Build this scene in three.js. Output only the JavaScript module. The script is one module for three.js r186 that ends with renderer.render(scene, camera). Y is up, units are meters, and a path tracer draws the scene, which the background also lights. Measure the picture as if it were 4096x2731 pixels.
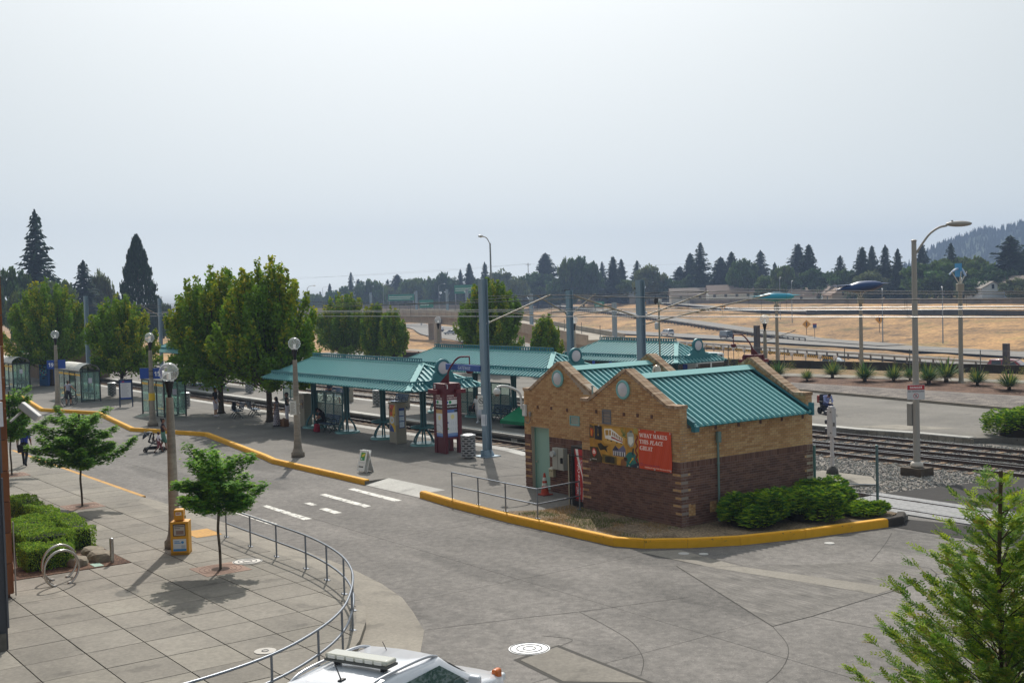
import * as THREE from 'three';
import { mergeGeometries, mergeVertices } from 'three/addons/utils/BufferGeometryUtils.js';
import { RoundedBoxGeometry } from 'three/addons/geometries/RoundedBoxGeometry.js';

const scene = new THREE.Scene();
const D2R = Math.PI / 180;
// ---- camera: first-floor height over a bus road, looking along the platforms, slightly rolled
const camera = new THREE.PerspectiveCamera(31.66, 1024 / 682, 0.1, 14000);
camera.position.set(0, 7.2, 0);
camera.rotation.order = 'YXZ';
camera.rotation.set(-2.32 * D2R, 53.85 * D2R, -1.55 * D2R);
// ---- renderer and exposure
const renderer = new THREE.WebGLRenderer({ antialias: true });
renderer.toneMapping = THREE.LinearToneMapping;
renderer.toneMappingExposure = 1.15;
renderer.shadowMap.enabled = true;
// ---- sun: ahead of the camera, 44 degrees up
const sunDir = new THREE.Vector3(-0.838 * Math.cos(44 * D2R), Math.sin(44 * D2R), -0.546 * Math.cos(44 * D2R)).normalize();
const sun = new THREE.DirectionalLight(new THREE.Color(1, 0.945, 0.86), 3.4);
sun.target.position.set(-45, 0, -30);
sun.position.copy(sun.target.position).addScaledVector(sunDir, 260);
sun.castShadow = true;
sun.shadow.mapSize.set(4096, 4096);
Object.assign(sun.shadow.camera, { left: -120, right: 120, top: 120, bottom: -120, near: 1, far: 600 });
scene.add(sun, sun.target);
// ---- hazy summer sky, brighter round the sun and at the horizon
{
  const W = 512, H = 256, d = new Float32Array(W * H * 4), v = new THREE.Vector3();
  for (let j = 0; j < H; j++) for (let i = 0; i < W; i++) {
    const el = ((j + 0.5) / H - 0.5) * Math.PI, az = ((i + 0.5) / W - 0.5) * 2 * Math.PI;
    v.set(Math.cos(el) * Math.cos(az), Math.sin(el), Math.cos(el) * Math.sin(az));
    const a = Math.acos(Math.min(1, v.dot(sunDir))) / D2R, e = Math.max(0, el / D2R);
    const glow = Math.exp(-((a / 34) ** 2)), core = Math.exp(-a / 12), hor = Math.exp(-e / 7);
    const o = (j * W + i) * 4;
    d[o] = 0.30 + 1.22 * glow + 0.45 * core + 0.36 * hor;
    d[o + 1] = 0.36 + 1.16 * glow + 0.45 * core + 0.36 * hor;
    d[o + 2] = 0.395 + 1.1 * glow + 0.44 * core + 0.33 * hor;
    d[o + 3] = 1;
    if (el < -0.02) { d[o] = 0.3; d[o + 1] = 0.3; d[o + 2] = 0.29; }
  }
  const sky = new THREE.DataTexture(d, W, H, THREE.RGBAFormat, THREE.FloatType);
  sky.mapping = THREE.EquirectangularReflectionMapping;
  sky.magFilter = sky.minFilter = THREE.LinearFilter;
  sky.needsUpdate = true;
  scene.background = sky; scene.environment = sky;
}
scene.fog = new THREE.FogExp2(0xbcd4fb, 0.00038);

// ================= helpers
let seedState = 7;
const seed = (n) => { seedState = n >>> 0; };
function rnd() { seedState = (seedState + 0x6D2B79F5) >>> 0; let t = seedState; t = Math.imul(t ^ (t >>> 15), t | 1); t ^= t + Math.imul(t ^ (t >>> 7), t | 61); return ((t ^ (t >>> 14)) >>> 0) / 4294967296; }
const rr = (a, b) => a + (b - a) * rnd();
const V = (x, y, z) => new THREE.Vector3(x, y, z);
const lerp = (a, b, t) => a + (b - a) * t;
const clamp = (x, a = 0, b = 1) => Math.min(b, Math.max(a, x));
const sstep = (a, b, x) => { const t = clamp((x - a) / (b - a)); return t * t * (3 - 2 * t); };
const ORD = (n) => { const a = ['', 'first', 'second', 'third', 'fourth', 'fifth', 'sixth', 'seventh', 'eighth', 'ninth', 'tenth', 'eleventh', 'twelfth', 'thirteenth', 'fourteenth', 'fifteenth', 'sixteenth', 'seventeenth', 'eighteenth', 'nineteenth'], t = { 2: 'twent', 3: 'thirt', 4: 'fort' }; return n < 20 ? a[n] : n % 10 ? t[n / 10 | 0] + 'y-' + a[n % 10] : t[n / 10 | 0] + 'ieth'; };
const usedNames = new Map();
function numbered(n) { const k = usedNames.get(n) || 0; usedNames.set(n, k + 1); return k ? n + '_' + String(k).padStart(3, '0') : n; }
// lattice noise with a period, for tiling textures
function hash2(ix, iy, s) { let h = Math.imul(ix, 374761393) + Math.imul(iy, 668265263) + Math.imul(s, 1442695041); h = Math.imul(h ^ (h >>> 13), 1274126177); return ((h ^ (h >>> 16)) >>> 0) / 4294967296; }
function vnoise(x, y, p, s) {
  const x0 = Math.floor(x), y0 = Math.floor(y), fx = x - x0, fy = y - y0, u = fx * fx * (3 - 2 * fx), w = fy * fy * (3 - 2 * fy);
  const m = (k) => ((k % p) + p) % p, a = m(x0), b = m(x0 + 1), c = m(y0), d = m(y0 + 1);
  return lerp(lerp(hash2(a, c, s), hash2(b, c, s), u), lerp(hash2(a, d, s), hash2(b, d, s), u), w);
}
function fbm(u, v, base, oct, s, gain = 0.5) { let a = 0, n = 0, g = 1, p = base; for (let k = 0; k < oct; k++) { a += g * vnoise(u * p, v * p, p, s + k); n += g; g *= gain; p *= 2; } return a / n; }
// fn(u,v) -> [r,g,b] as sRGB 0..255 ; metres = size of one tile
function tex(size, metres, fn, linear = false) {
  const d = new Uint8Array(size * size * 4);
  for (let j = 0; j < size; j++) for (let i = 0; i < size; i++) {
    const c = fn((i + 0.5) / size, (j + 0.5) / size), o = (j * size + i) * 4;
    d[o] = clamp(c[0], 0, 255); d[o + 1] = clamp(c[1], 0, 255); d[o + 2] = clamp(c[2], 0, 255); d[o + 3] = 255;
  }
  const t = new THREE.DataTexture(d, size, size, THREE.RGBAFormat);
  t.wrapS = t.wrapT = THREE.RepeatWrapping; t.magFilter = THREE.LinearFilter; t.minFilter = THREE.LinearMipmapLinearFilter; t.generateMipmaps = true;
  t.repeat.set(1 / metres, 1 / metres);
  if (!linear) t.colorSpace = THREE.SRGBColorSpace;
  t.needsUpdate = true; return t;
}
function canvasTex(w, h, draw) {
  const c = document.createElement('canvas'); c.width = w; c.height = h;
  draw(c.getContext('2d'), w, h);
  const t = new THREE.CanvasTexture(c); t.colorSpace = THREE.SRGBColorSpace; t.anisotropy = 8; return t;
}
const std = (color, roughness = 0.8, o = {}) => new THREE.MeshStandardMaterial({ color, roughness, ...o });
const phys = (color, roughness = 0.8, o = {}) => new THREE.MeshPhysicalMaterial({ color, roughness, ...o });
const lin = (r, g, b) => new THREE.Color().setRGB(r, g, b);

// box-projected uv in metres
function metreUV(g) {
  const p = g.attributes.position, n = g.attributes.normal, uv = new Float32Array(p.count * 2);
  for (let i = 0; i < p.count; i++) {
    const ax = Math.abs(n.getX(i)), ay = Math.abs(n.getY(i)), az = Math.abs(n.getZ(i));
    if (ay >= ax && ay >= az) { uv[2 * i] = p.getX(i); uv[2 * i + 1] = p.getZ(i); }
    else if (ax >= az) { uv[2 * i] = p.getZ(i); uv[2 * i + 1] = p.getY(i); }
    else { uv[2 * i] = p.getX(i); uv[2 * i + 1] = p.getY(i); }
  }
  g.setAttribute('uv', new THREE.BufferAttribute(uv, 2)); return g;
}
class MB {
  constructor(colored = false) { this.l = []; this.m = new THREE.Matrix4(); this.colored = colored; this.c = new THREE.Color(1, 1, 1); }
  at(x = 0, y = 0, z = 0, ry = 0, rx = 0, rz = 0) { this.m.makeRotationFromEuler(new THREE.Euler(rx, ry, rz, 'YXZ')).setPosition(x, y, z); return this; }
  col(c) { this.c = c instanceof THREE.Color ? c : new THREE.Color(c); return this; }
  add(g, m) {
    if (g.index) g = g.toNonIndexed();
    for (const k of Object.keys(g.attributes)) if (!['position', 'normal', 'uv'].includes(k)) g.deleteAttribute(k);
    if (!g.attributes.normal) g.computeVertexNormals();
    if (!g.attributes.uv) g.setAttribute('uv', new THREE.BufferAttribute(new Float32Array(g.attributes.position.count * 2), 2));
    if (m) g.applyMatrix4(m);
    g.applyMatrix4(this.m);
    if (this.colored) { const n = g.attributes.position.count, a = new Float32Array(n * 3); for (let i = 0; i < n; i++) { a[3 * i] = this.c.r; a[3 * i + 1] = this.c.g; a[3 * i + 2] = this.c.b; } g.setAttribute('color', new THREE.BufferAttribute(a, 3)); }
    this.l.push(g); return this;
  }
  box(x0, y0, z0, x1, y1, z1) { return this.add(new THREE.BoxGeometry(Math.abs(x1 - x0), Math.abs(y1 - y0), Math.abs(z1 - z0)).translate((x0 + x1) / 2, (y0 + y1) / 2, (z0 + z1) / 2)); }
  rbox(cx, cy, cz, w, h, d, r = 0.02, s = 2) { return this.add(new RoundedBoxGeometry(w, h, d, s, r).translate(cx, cy, cz)); }
  cyl(x, y0, y1, z, r0, r1 = r0, n = 16, open = false) { return this.add(new THREE.CylinderGeometry(r1, r0, y1 - y0, n, 1, open).translate(x, (y0 + y1) / 2, z)); }
  bar(a, b, r0, r1 = r0, n = 8) {
    a = a.isVector3 ? a : V(...a); b = b.isVector3 ? b : V(...b);
    const d = b.clone().sub(a), L = d.length(); if (L < 1e-5) return this;
    const q = new THREE.Quaternion().setFromUnitVectors(V(0, 1, 0), d.normalize());
    return this.add(new THREE.CylinderGeometry(r1, r0, L, n), new THREE.Matrix4().compose(a.add(b).multiplyScalar(0.5), q, V(1, 1, 1)));
  }
  beam(a, b, w, h) { // rectangular bar, h measured upwards
    a = V(...a); b = V(...b); const d = b.clone().sub(a), L = d.length();
    const m = new THREE.Matrix4().lookAt(a, b, V(0, 1, 0)).setPosition(a.clone().add(b).multiplyScalar(0.5));
    return this.add(new THREE.BoxGeometry(w, h, L), m);
  }
  tube(pts, r, n = 8, seg = 0, closed = false) {
    const c = new THREE.CatmullRomCurve3(pts.map((p) => (p.isVector3 ? p : V(...p))), closed, 'centripetal');
    return this.add(new THREE.TubeGeometry(c, seg || pts.length * 6, r, n, closed));
  }
  sphere(x, y, z, rx, ry = rx, rz = rx, n = 16) { return this.add(new THREE.SphereGeometry(1, n, Math.max(6, n * 0.7 | 0)).scale(rx, ry, rz).translate(x, y, z)); }
  lathe(pts, n = 24) { return this.add(new THREE.LatheGeometry(pts.map((p) => new THREE.Vector2(...p)), n)); }
  torus(x, y, z, R, r, axis = 'z', n = 32, arc = Math.PI * 2) { const g = new THREE.TorusGeometry(R, r, 8, n, arc); if (axis === 'x') g.rotateY(Math.PI / 2); if (axis === 'y') g.rotateX(Math.PI / 2); return this.add(g.translate(x, y, z)); }
  // prism: outline [[x,z]...] between y0 and y1
  prism(o, y0, y1) { const s = new THREE.Shape(o.map((p) => new THREE.Vector2(p[0], -p[1]))); return this.add(new THREE.ExtrudeGeometry(s, { depth: y1 - y0, bevelEnabled: false }).rotateX(-Math.PI / 2).translate(0, y0, 0)); }
  // upright plate: outline [[u,y]...] in the xy plane, thickness t along z
  plate(o, t, holes = [], bevel = 0) {
    const s = new THREE.Shape(o.map((p) => new THREE.Vector2(...p))); for (const h of holes) s.holes.push(h);
    return this.add(new THREE.ExtrudeGeometry(s, { depth: t, bevelEnabled: bevel > 0, bevelSize: bevel, bevelThickness: bevel, bevelSegments: 2, curveSegments: 10 }).translate(0, 0, -t / 2));
  }
  sheet(o, y) { const s = new THREE.Shape(o.map((p) => new THREE.Vector2(p[0], -p[1]))); return this.add(new THREE.ShapeGeometry(s).rotateX(-Math.PI / 2).translate(0, y, 0)); }
  geo(uv = true) { const g = this.l.length === 1 ? this.l[0] : mergeGeometries(this.l); if (uv) metreUV(g); return g; }
  build(name, mat, parent, uv = true) { return put(name, this.geo(uv), mat, parent); }
}
function put(name, g, mat, parent = scene) {
  const o = new THREE.Mesh(g, mat); o.name = parent === scene ? numbered(name) : name; o.castShadow = o.receiveShadow = true; parent.add(o); return o;
}
function tag(o, label, category, group, kind) { o.userData.label = label; if (category) o.userData.category = category; if (group) o.userData.group = group; if (kind) o.userData.kind = kind; return o; }
const struct = (o, label) => { o.userData.kind = 'structure'; if (label) o.userData.label = label; return o; };
function thing(name, label, category, pos = [0, 0, 0], turn = 0, group) {
  const o = new THREE.Group(); o.name = numbered(name); o.position.set(...pos); o.rotation.y = turn; scene.add(o); return tag(o, label, category, group);
}
function copy(src, pos, turn = 0, label, scale = 1) {
  const c = src.clone(); c.name = numbered(src.name.replace(/_\d{3}$/, '')); c.userData = { ...src.userData }; if (label) c.userData.label = label;
  c.position.set(...pos); c.rotation.y = turn; if (Array.isArray(scale)) c.scale.set(...scale); else c.scale.multiplyScalar(scale); scene.add(c); return c;
}
const hole = (x, y, rx, ry = rx) => { const p = new THREE.Path(); p.absellipse(x, y, rx, ry, 0, Math.PI * 2, true); return p; };
// flat print on a thin panel: a plane facing +z
function printed(name, w, h, t, parent, pos, ry = 0, rough = 0.6, rx = 0) {
  const g = new THREE.PlaneGeometry(w, h), m = put(name, g, new THREE.MeshStandardMaterial({ map: t, roughness: rough }), parent);
  m.position.set(...pos); m.rotation.order = 'YXZ'; m.rotation.y = ry; m.rotation.x = rx; return m;
}
// ================= materials of the ground
seed(11);
const roadTex = tex(1536, 24, (u, v) => {
  const big = fbm(u, v, 5, 4, 3) - 0.5, streak = fbm(u * 0.9999, v * 3.0001, 6, 3, 31) - 0.5, fine = fbm(u, v, 192, 3, 9) - 0.5;
  const wheel = sstep(0.60, 0.78, fbm(u, v * 6, 3, 3, 57));
  const h = hash2(u * 1536 | 0, v * 1536 | 0, 5), sp = h > 0.985 ? 38 : h < 0.03 ? -30 : (h - 0.5) * 16;
  const k = 113 + big * 40 + streak * 30 + fine * 34 + sp - wheel * 17;
  return [k * 1.015, k * 0.975, k * 0.935];
});
const concTex = (s, m) => tex(768, m, (u, v) => {
  const k = 226 + (fbm(u, v, 4, 4, s) - 0.5) * 66 + (fbm(u, v, 96, 3, s + 20) - 0.5) * 40 + (hash2(u * 768 | 0, v * 768 | 0, s) - 0.5) * 18 - sstep(0.66, 0.8, fbm(u, v, 7, 3, s + 40)) * 26;
  return [k * 1.01, k * 0.985, k * 0.94];
});
const concA = concTex(101, 5), concB = concTex(202, 7);
const dirtTex = (s, m, c, amp) => tex(512, m, (u, v) => { const a = (fbm(u, v, 6, 4, s) - 0.5) * amp, b = (fbm(u, v, 90, 2, s + 9) - 0.5) * amp * 1.5, h = (hash2(u * 512 | 0, v * 512 | 0, s) - 0.5) * amp * 0.5; return [c[0] + a + b + h, c[1] + (a + b + h) * 0.92, c[2] + (a + b + h) * 0.8]; });
const mRoad = std(0xffffff, 0.93, { map: roadTex, bumpMap: roadTex, bumpScale: 0.006 });
const mConc = [0x95928e, 0x918e8a, 0x989590, 0x8d8a86].map((c, i) => std(c, 0.9, { map: i % 2 ? concA : concB }));
const mPlat = std(0x7b7978, 0.92, { map: concB });
const mWhiteEdge = std(0xb9bbbd, 0.8, { map: concA });
const mJoint = std(0x4a4743, 1);
const mApron = std(0x97938d, 0.88, { map: concA });
const mMulch = std(0xffffff, 1, { map: dirtTex(301, 3, [96, 70, 54], 66), bumpMap: dirtTex(301, 3, [96, 70, 54], 66), bumpScale: 0.05 });
const mDirt = std(0xffffff, 1, { map: dirtTex(302, 4, [122, 104, 82], 60) });
const mBallast = std(0xffffff, 1, { map: dirtTex(303, 2, [128, 122, 116], 90), bumpMap: dirtTex(303, 2, [128, 122, 116], 90), bumpScale: 0.05 });
const mDryGrass = std(0xffffff, 1, { map: tex(1024, 60, (u, v) => { const a = fbm(u, v, 6, 5, 61) - 0.5, b = fbm(u, v * 1, 120, 3, 71) - 0.5, g = sstep(0.58, 0.74, fbm(u, v, 9, 4, 81)), d = sstep(0.55, 0.72, fbm(u, v * 2, 14, 4, 91)); const k = 1 + a * 0.6 + b * 0.6 - d * 0.26; return [158 * k - g * 14, 122 * k - g * 4, 78 * k - g * 8]; }) });
const mFarRoad = std(0x8d8b8a, 0.9, { map: concB });
const mAsphalt = std(0x6e6a68, 0.95, { map: roadTex });
// yellow kerb paint with chips that show the concrete
const mYellow = std(0xffffff, 0.75, { map: tex(512, 2, (u, v) => { const n = (fbm(u, v, 8, 4, 401) - 0.5) * 26, chip = sstep(0.745, 0.775, fbm(u, v, 7, 5, 421)), h = (hash2(u * 512 | 0, v * 512 | 0, 4) - 0.5) * 10; return [lerp(222 + n + h, 118, chip), lerp(163 + n * 0.8 + h, 106, chip), lerp(18 + n * 0.3, 70, chip)]; }) });
const mYellowPale = std(0xd2a04a, 0.8, { map: concA });
const mPaint = std(0xffffff, 0.8, { map: tex(512, 3, (u, v) => { const n = (fbm(u, v, 20, 4, 441) - 0.5) * 40, w = sstep(0.56, 0.7, fbm(u, v, 26, 4, 461)); const k = lerp(214 + n, 140 + n, w); return [k, k * 0.985, k * 0.95]; }) });

// ================= terrain: the station on its terrace, the motorway cutting, the dry bank beyond
function terrainY(x, z) {
  let y = z > -88.5 ? -0.35 : z > -90.5 ? lerp(-0.35, -2, (-88.5 - z) / 2) : z > -105 ? -2 : lerp(-2, -6, clamp((-105 - z) / 50));
  const w = 0.303 * x - 0.953 * z;
  if (w > 155) y = Math.max(y, -6 + Math.min(7, (w - 155) * 7 / 60));
  return y;
}
{
  const xs = [], zs = [120, 60, 0, -30, -60, -80, -86, -88.5, -89.5, -90.5, -97, -105];
  for (let x = -1350; x < -440; x += 70) xs.push(x); for (let x = -440; x <= 80; x += 8) xs.push(x); xs.push(160);
  for (let z = -112; z > -460; z -= 7) zs.push(z); for (let z = -480; z > -1500; z -= 80) zs.push(z);
  const P = [], I = [], nx = xs.length;
  for (const z of zs) for (const x of xs) { const r = z < -90 && z > -460 ? (vnoise(x / 9 + 500, z / 9 + 500, 4096, 5) - 0.5) * 0.5 : 0; P.push(x, terrainY(x, z) + (z < -112 && 0.303 * x - 0.953 * z < 216 ? r : 0), z); }
  for (let j = 0; j < zs.length - 1; j++) for (let i = 0; i < nx - 1; i++) { const a = j * nx + i, b = a + 1, c = a + nx, d = c + 1; I.push(a, b, c, b, d, c); }
  const g = new THREE.BufferGeometry(); g.setAttribute('position', new THREE.Float32BufferAttribute(P, 3)); g.setIndex(I); g.computeVertexNormals();
  struct(put('ground', metreUV(g), mDryGrass), 'dry grass ground falling to the motorway cutting');
}
// ================= bus road: concrete panels with open joints
{
  const road = new THREE.Group(); road.name = 'bus_road'; scene.add(road); struct(road, 'grey concrete bus road in front of the station');
  new MB().box(-140, -0.3, 14, 40, -0.03, -31.55).build('road_base', mJoint, road);
  const cx = [-140, -112, -98, -84, -70, -60, -52.5, -45, -38, -31, -24.2, -17.6, -10, -3, 40], cz = [14, -1, -7.4, -17.7, -22.9, -31.5];
  for (let i = 0; i < cx.length - 1; i++) for (let j = 0; j < cz.length - 1; j++) {
    const sk = (j === 2 ? 0.9 : 0), o = [[cx[i] + 0.007, cz[j] - 0.007], [cx[i + 1] - 0.007 , cz[j] - 0.007], [cx[i + 1] - 0.007 , cz[j + 1] + 0.007], [cx[i] + 0.007, cz[j + 1] + 0.007]];
    new MB().prism(o, -0.06, rr(-0.002, 0)).build('road_panel', mRoad, road);
  }
}
const flat = (name, o, y, m, parent, label) => { const r = new MB().sheet(o, y).build(name, m, parent || scene); if (!parent) struct(r, label); return r; };
// newer concrete infills and saw cuts in the turning area
{
  const inf = new THREE.Group(); inf.name = 'concrete_infill'; scene.add(inf); struct(inf, 'broom-finished concrete infill let into the road');
  const ribTex = tex(512, 2.2, (u, v) => { const k = 110 + (fbm(u, v * 1, 5, 3, 511) - 0.5) * 30 + (vnoise(u * 6, v * 90, 90, 521) - 0.5) * 34 + (fbm(u, v, 60, 3, 9) - 0.5) * 26; return [k * 1.01, k * 0.97, k * 0.925]; });
  const mRib = std(0xffffff, 0.95, { map: ribTex });
  const tear = [[-22.58, -21.6], [-21.4, -22.97], [-20.48, -24.04], [-19.51, -25.57], [-18.73, -26.06], [-18.06, -25.98], [-17.67, -25.66], [-17.5, -25.38], [-17.35, -23.9], [-17.28, -22.4], [-17.16, -20.4], [-17.2, -19.2]];
  flat('infill_border', tear.map(([x, z]) => [x + (x + 19.4) * 0.012, z + (z + 22.6) * 0.012]), 0.003, mJoint, inf);
  flat('infill_panel', tear, 0.007, mRib, inf);
  flat('infill_strip', [[-21.9, -22.1], [-21.35, -22.75], [-17.42, -23.75], [-17.38, -22.95]], 0.011, mConc[1], inf);
  flat('infill_strip', [[-24.5, -22.0], [-23.9, -23.0], [-21.45, -22.75], [-21.95, -22.12]], 0.008, mConc[1], inf);
  flat('infill_border', [[-19.14, -14.95], [-16.0, -14.78], [-17.1, -13.47], [-18.95, -13.66]], 0.003, mJoint, inf);
  flat('infill_panel', [[-19.05, -14.83], [-16.22, -14.7], [-17.27, -13.59], [-18.84, -13.76]], 0.007, mConc[3], inf);
  // sawn joints, cut slightly wandering
  for (const pts of [[[-21.9, -13.5], [-21.3, -15.5], [-20.83, -16.88], [-20.4, -18.5], [-20.1, -19.6]], [[-20.83, -16.88], [-19.6, -16.6], [-18.3, -16.2], [-17.3, -15.6], [-16.6, -14.9]], [[-17.2, -19.2], [-15.9, -18.2], [-14.9, -16.6], [-14.4, -14.4]], [[-19.9, -15.1], [-19.25, -15.4], [-19.05, -14.9]], [[-17.16, -20.4], [-14.2, -20.9], [-10, -21.6]], [[-19.5, -25.5], [-20.6, -27.6], [-21.4, -29.0]]])
    { const c = new THREE.CatmullRomCurve3(pts.map(([x, z]) => V(x, 0, z))).getPoints(24), L = [], R = []; c.forEach((p, i) => { const q = c[Math.min(i + 1, 24)], w = 0.006 + 0.004 * rnd(), a = c[Math.max(0, i - 1)], dx = q.x - a.x, dz = q.z - a.z, l = Math.hypot(dx, dz); L.push([p.x - dz / l * w, p.z + dx / l * w]); R.unshift([p.x + dz / l * w, p.z - dx / l * w]); }); flat('saw_cut', [...L, ...R], 0.0035, mJoint, inf); }
}
// ================= sidewalk plaza of separate slabs
const plazaEdge = [[-28.5, -14.15], [-26.5, -13.9], [-25.2, -13.6], [-24.1, -13.2], [-22.9, -12.55], [-21.7, -11.72], [-20.5, -10.65], [-19.5, -9.3], [-18.8, -7.6], [-18.4, -5], [-18.3, 8]];
{
  const plaza = new THREE.Group(); plaza.name = 'sidewalk_plaza'; scene.add(plaza); struct(plaza, 'pale concrete sidewalk laid in slabs');
  const outline = [[-140, -14.7], [-43.2, -14.7], [-42.2, -14.2], ...plazaEdge, [-140, 8]];
  new MB().prism(outline.map(([x, z]) => [x, z]), -0.2, 0.122).build('slab_bed', mJoint, plaza);
  const clipHalf = (poly, ax, v, keepLess) => { const out = []; for (let i = 0; i < poly.length; i++) { const a = poly[i], b = poly[(i + 1) % poly.length], ia = keepLess ? a[ax] <= v : a[ax] >= v, ib = keepLess ? b[ax] <= v : b[ax] >= v; if (ia) out.push(a); if (ia !== ib) { const t = (v - a[ax]) / (b[ax] - a[ax]); out.push([lerp(a[0], b[0], t), lerp(a[1], b[1], t)]); } } return out; };
  const xs = [], zs = [-14.9, -13.02, -11.82, -10.68, -9.53, -8.3, -7.1, -5.9, -4.6, -3.3, -2, 8];
  for (let x = -25.92 - 1.3 * 26; x < -17; x += 1.3) xs.push(x); xs.unshift(-80, -140);
  xs.sort((a, b) => a - b);
  const g0 = 0.013; let n = 0; const rest = new MB();
  for (let i = 0; i < xs.length - 1; i++) for (let j = 0; j < zs.length - 1; j++) {
    const x0 = xs[i] + g0, x1 = xs[i + 1] - g0, z1 = zs[j] + g0, z0 = zs[j + 1] - g0;
    if (x0 >= -46.9 && x1 <= -32.3 && z1 > -10.7 && z0 < -5.8) continue; // planting bed
    let p = outline; p = clipHalf(p, 0, x0, false); if (p.length > 2) p = clipHalf(p, 0, x1, true); if (p.length > 2) p = clipHalf(p, 1, z1, false); if (p.length > 2) p = clipHalf(p, 1, z0, true);
    if (p.length < 3) continue;
    let A = 0; p.forEach((a, k) => { const b = p[(k + 1) % p.length]; A += a[0] * b[1] - b[0] * a[1]; }); if (Math.abs(A) < 0.02) continue;
    const q = p.filter((a, k) => { const b = p[(k + 1) % p.length]; return Math.hypot(a[0] - b[0], a[1] - b[1]) > 1e-4; });
    const lift = rr(-0.002, 0.003);
    if (n < 298 && xs[i] > -70) { new MB().prism(q, 0.09, 0.15 + lift).build('slab', mConc[(i * 7 + j * 3 + (hash2(i, j, 3) * 4 | 0)) % 4], plaza); n++; } else rest.prism(q, 0.09, 0.15 + lift);
  }
  const rs = rest.build('slab_field', mConc[1], plaza); rs.userData.kind = 'stuff';
  // sloping concrete apron and the kerb that grows out of it
  const inn = [[-43.2, -14.7], [-42.2, -14.2], [-40.7, -14.16], [-36, -14.15], [-31, -14.15], ...plazaEdge.slice(0, 10)], out = [[-43.4, -14.78], [-42.4, -15.1], [-40.7, -15.19], [-36, -15.22], [-31, -15.2], [-28.3, -15.12], [-26.17, -14.87], [-24.6, -14.53], [-23.3, -14.04], [-21.85, -13.42], [-20.5, -12.48], [-19.2, -11.1], [-18.2, -9.4], [-17.6, -7.4], [-17.3, -5]];
  const ap = new THREE.Group(); ap.name = 'apron'; plaza.add(ap);
  for (let i = 0; i < inn.length - 1; i++) {
    const hi = (k) => lerp(0.147, 0.02, sstep(-26.2, -22.5, inn[k][0])), q = [[...inn[i], hi(i)], [...inn[i + 1], hi(i + 1)], [...out[i + 1], 0.006], [...out[i], 0.006]];
    const g = new THREE.BufferGeometry(), P = (k) => [q[k][0], q[k][2], q[k][1]];
    g.setAttribute('position', new THREE.Float32BufferAttribute([...P(0), ...P(1), ...P(2), ...P(0), ...P(2), ...P(3)], 3)); g.computeVertexNormals(); if (g.attributes.normal.getY(0) < 0) { g.attributes.position.array.set([...P(0), ...P(2), ...P(1), ...P(0), ...P(3), ...P(2)]); g.computeVertexNormals(); }
    put('apron_panel', metreUV(g), mApron, ap);
  }
  const kb = plazaEdge.slice(3, 10); const L = kb.map(([x, z]) => [x, z]), R = kb.map(([x, z]) => [x - 0.1, z + 0.14]).reverse();
  new MB().prism([...L.map(([x, z]) => [x + 0.02, z - 0.03]), ...R], 0, 0.156).build('kerb_stone', mApron, plaza);
  // painted edge line along the far sidewalk and a worn yellow ramp patch
  new MB().box(-62, 0, -14.86, -43.3, 0.153, -14.69).build('painted_edge', mYellowPale, plaza);
  flat('ramp_paint', [[-35.6, -14.1], [-34.4, -14.1], [-34.4, -13.3], [-35.6, -13.3]], 0.159, mYellowPale, plaza);
}
// ================= near platform and island with the brick building
const kerbLine = [[-125, -22.6], [-117.5, -24.3], [-103.5, -22.3], [-98.3, -24.2], [-84.95, -22.18], [-79.07, -24.13], [-67.13, -22.35], [-61.29, -24.36], [-50.34, -22.7], [-48.74, -22.39], [-40.4, -22.35]];
const kerbLine2 = [[-36.39, -22.35], [-33.88, -22.09], [-30.41, -21.93], [-27.89, -21.98], [-25.54, -22.01], [-24.74, -22.44], [-23.96, -23.35], [-23.21, -24.64], [-22.59, -26.65], [-21.99, -29.62]];
{
  const plat = new THREE.Group(); plat.name = 'platform'; scene.add(plat); struct(plat, 'grey concrete platform with white edge beside the track');
  const body = [[-140, -23], ...kerbLine, [-40.4, -23.4], [-36.39, -23.4], ...kerbLine2, [-22.25, -30.95], [-23.4, -31.2], [-41.5, -31.35], [-44, -31.95], [-140, -33.2]];
  new MB().prism(body, -0.4, 0.15).build('platform_slab', mPlat, plat);
  // joints sawn in the platform: thin dark strips
  const jn = (a, b) => { const dx = b[0] - a[0], dz = b[1] - a[1], l = Math.hypot(dx, dz), w = 0.008; flat('sawn_joint', [[a[0] - dz / l * w, a[1] + dx / l * w], [b[0] - dz / l * w, b[1] + dx / l * w], [b[0] + dz / l * w, b[1] - dx / l * w], [a[0] + dz / l * w, a[1] - dx / l * w]], 0.1535, mJoint, plat); };
  for (let x = -102; x < -31; x += 3.7) jn([x, -24.45], [x, -31.2]); jn([-120, -26.4], [-30.9, -26.0]); jn([-120, -29.2], [-36, -28.6]);
  // white tactile edge tiles
  for (let x = -112; x < -41; x += 1.6) { const z = (q) => (q > -44 ? lerp(-31.95, -31.4, (q + 44) / 2.5) : -31.95 + 0.0132 * (q + 44)); const a = x + 0.006, b = Math.min(x + 1.594, -41.6); new MB().prism([[a, z(a) + 0.62], [b, z(b) + 0.62], [b, z(b) + 0.03], [a, z(a) + 0.03]], 0.12, 0.156).build('edge_tile', mWhiteEdge, plat); }
  // dropped kerb with pale tactile ramp
  const g = new THREE.BufferGeometry(); g.setAttribute('position', new THREE.Float32BufferAttribute([-40.4, 0.012, -22.33, -36.4, 0.012, -22.33, -36.4, 0.155, -23.42, -40.4, 0.012, -22.33, -36.4, 0.155, -23.42, -40.4, 0.155, -23.42], 3)); g.computeVertexNormals(); put('tactile_ramp', metreUV(g), mWhiteEdge, plat);
}
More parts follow.
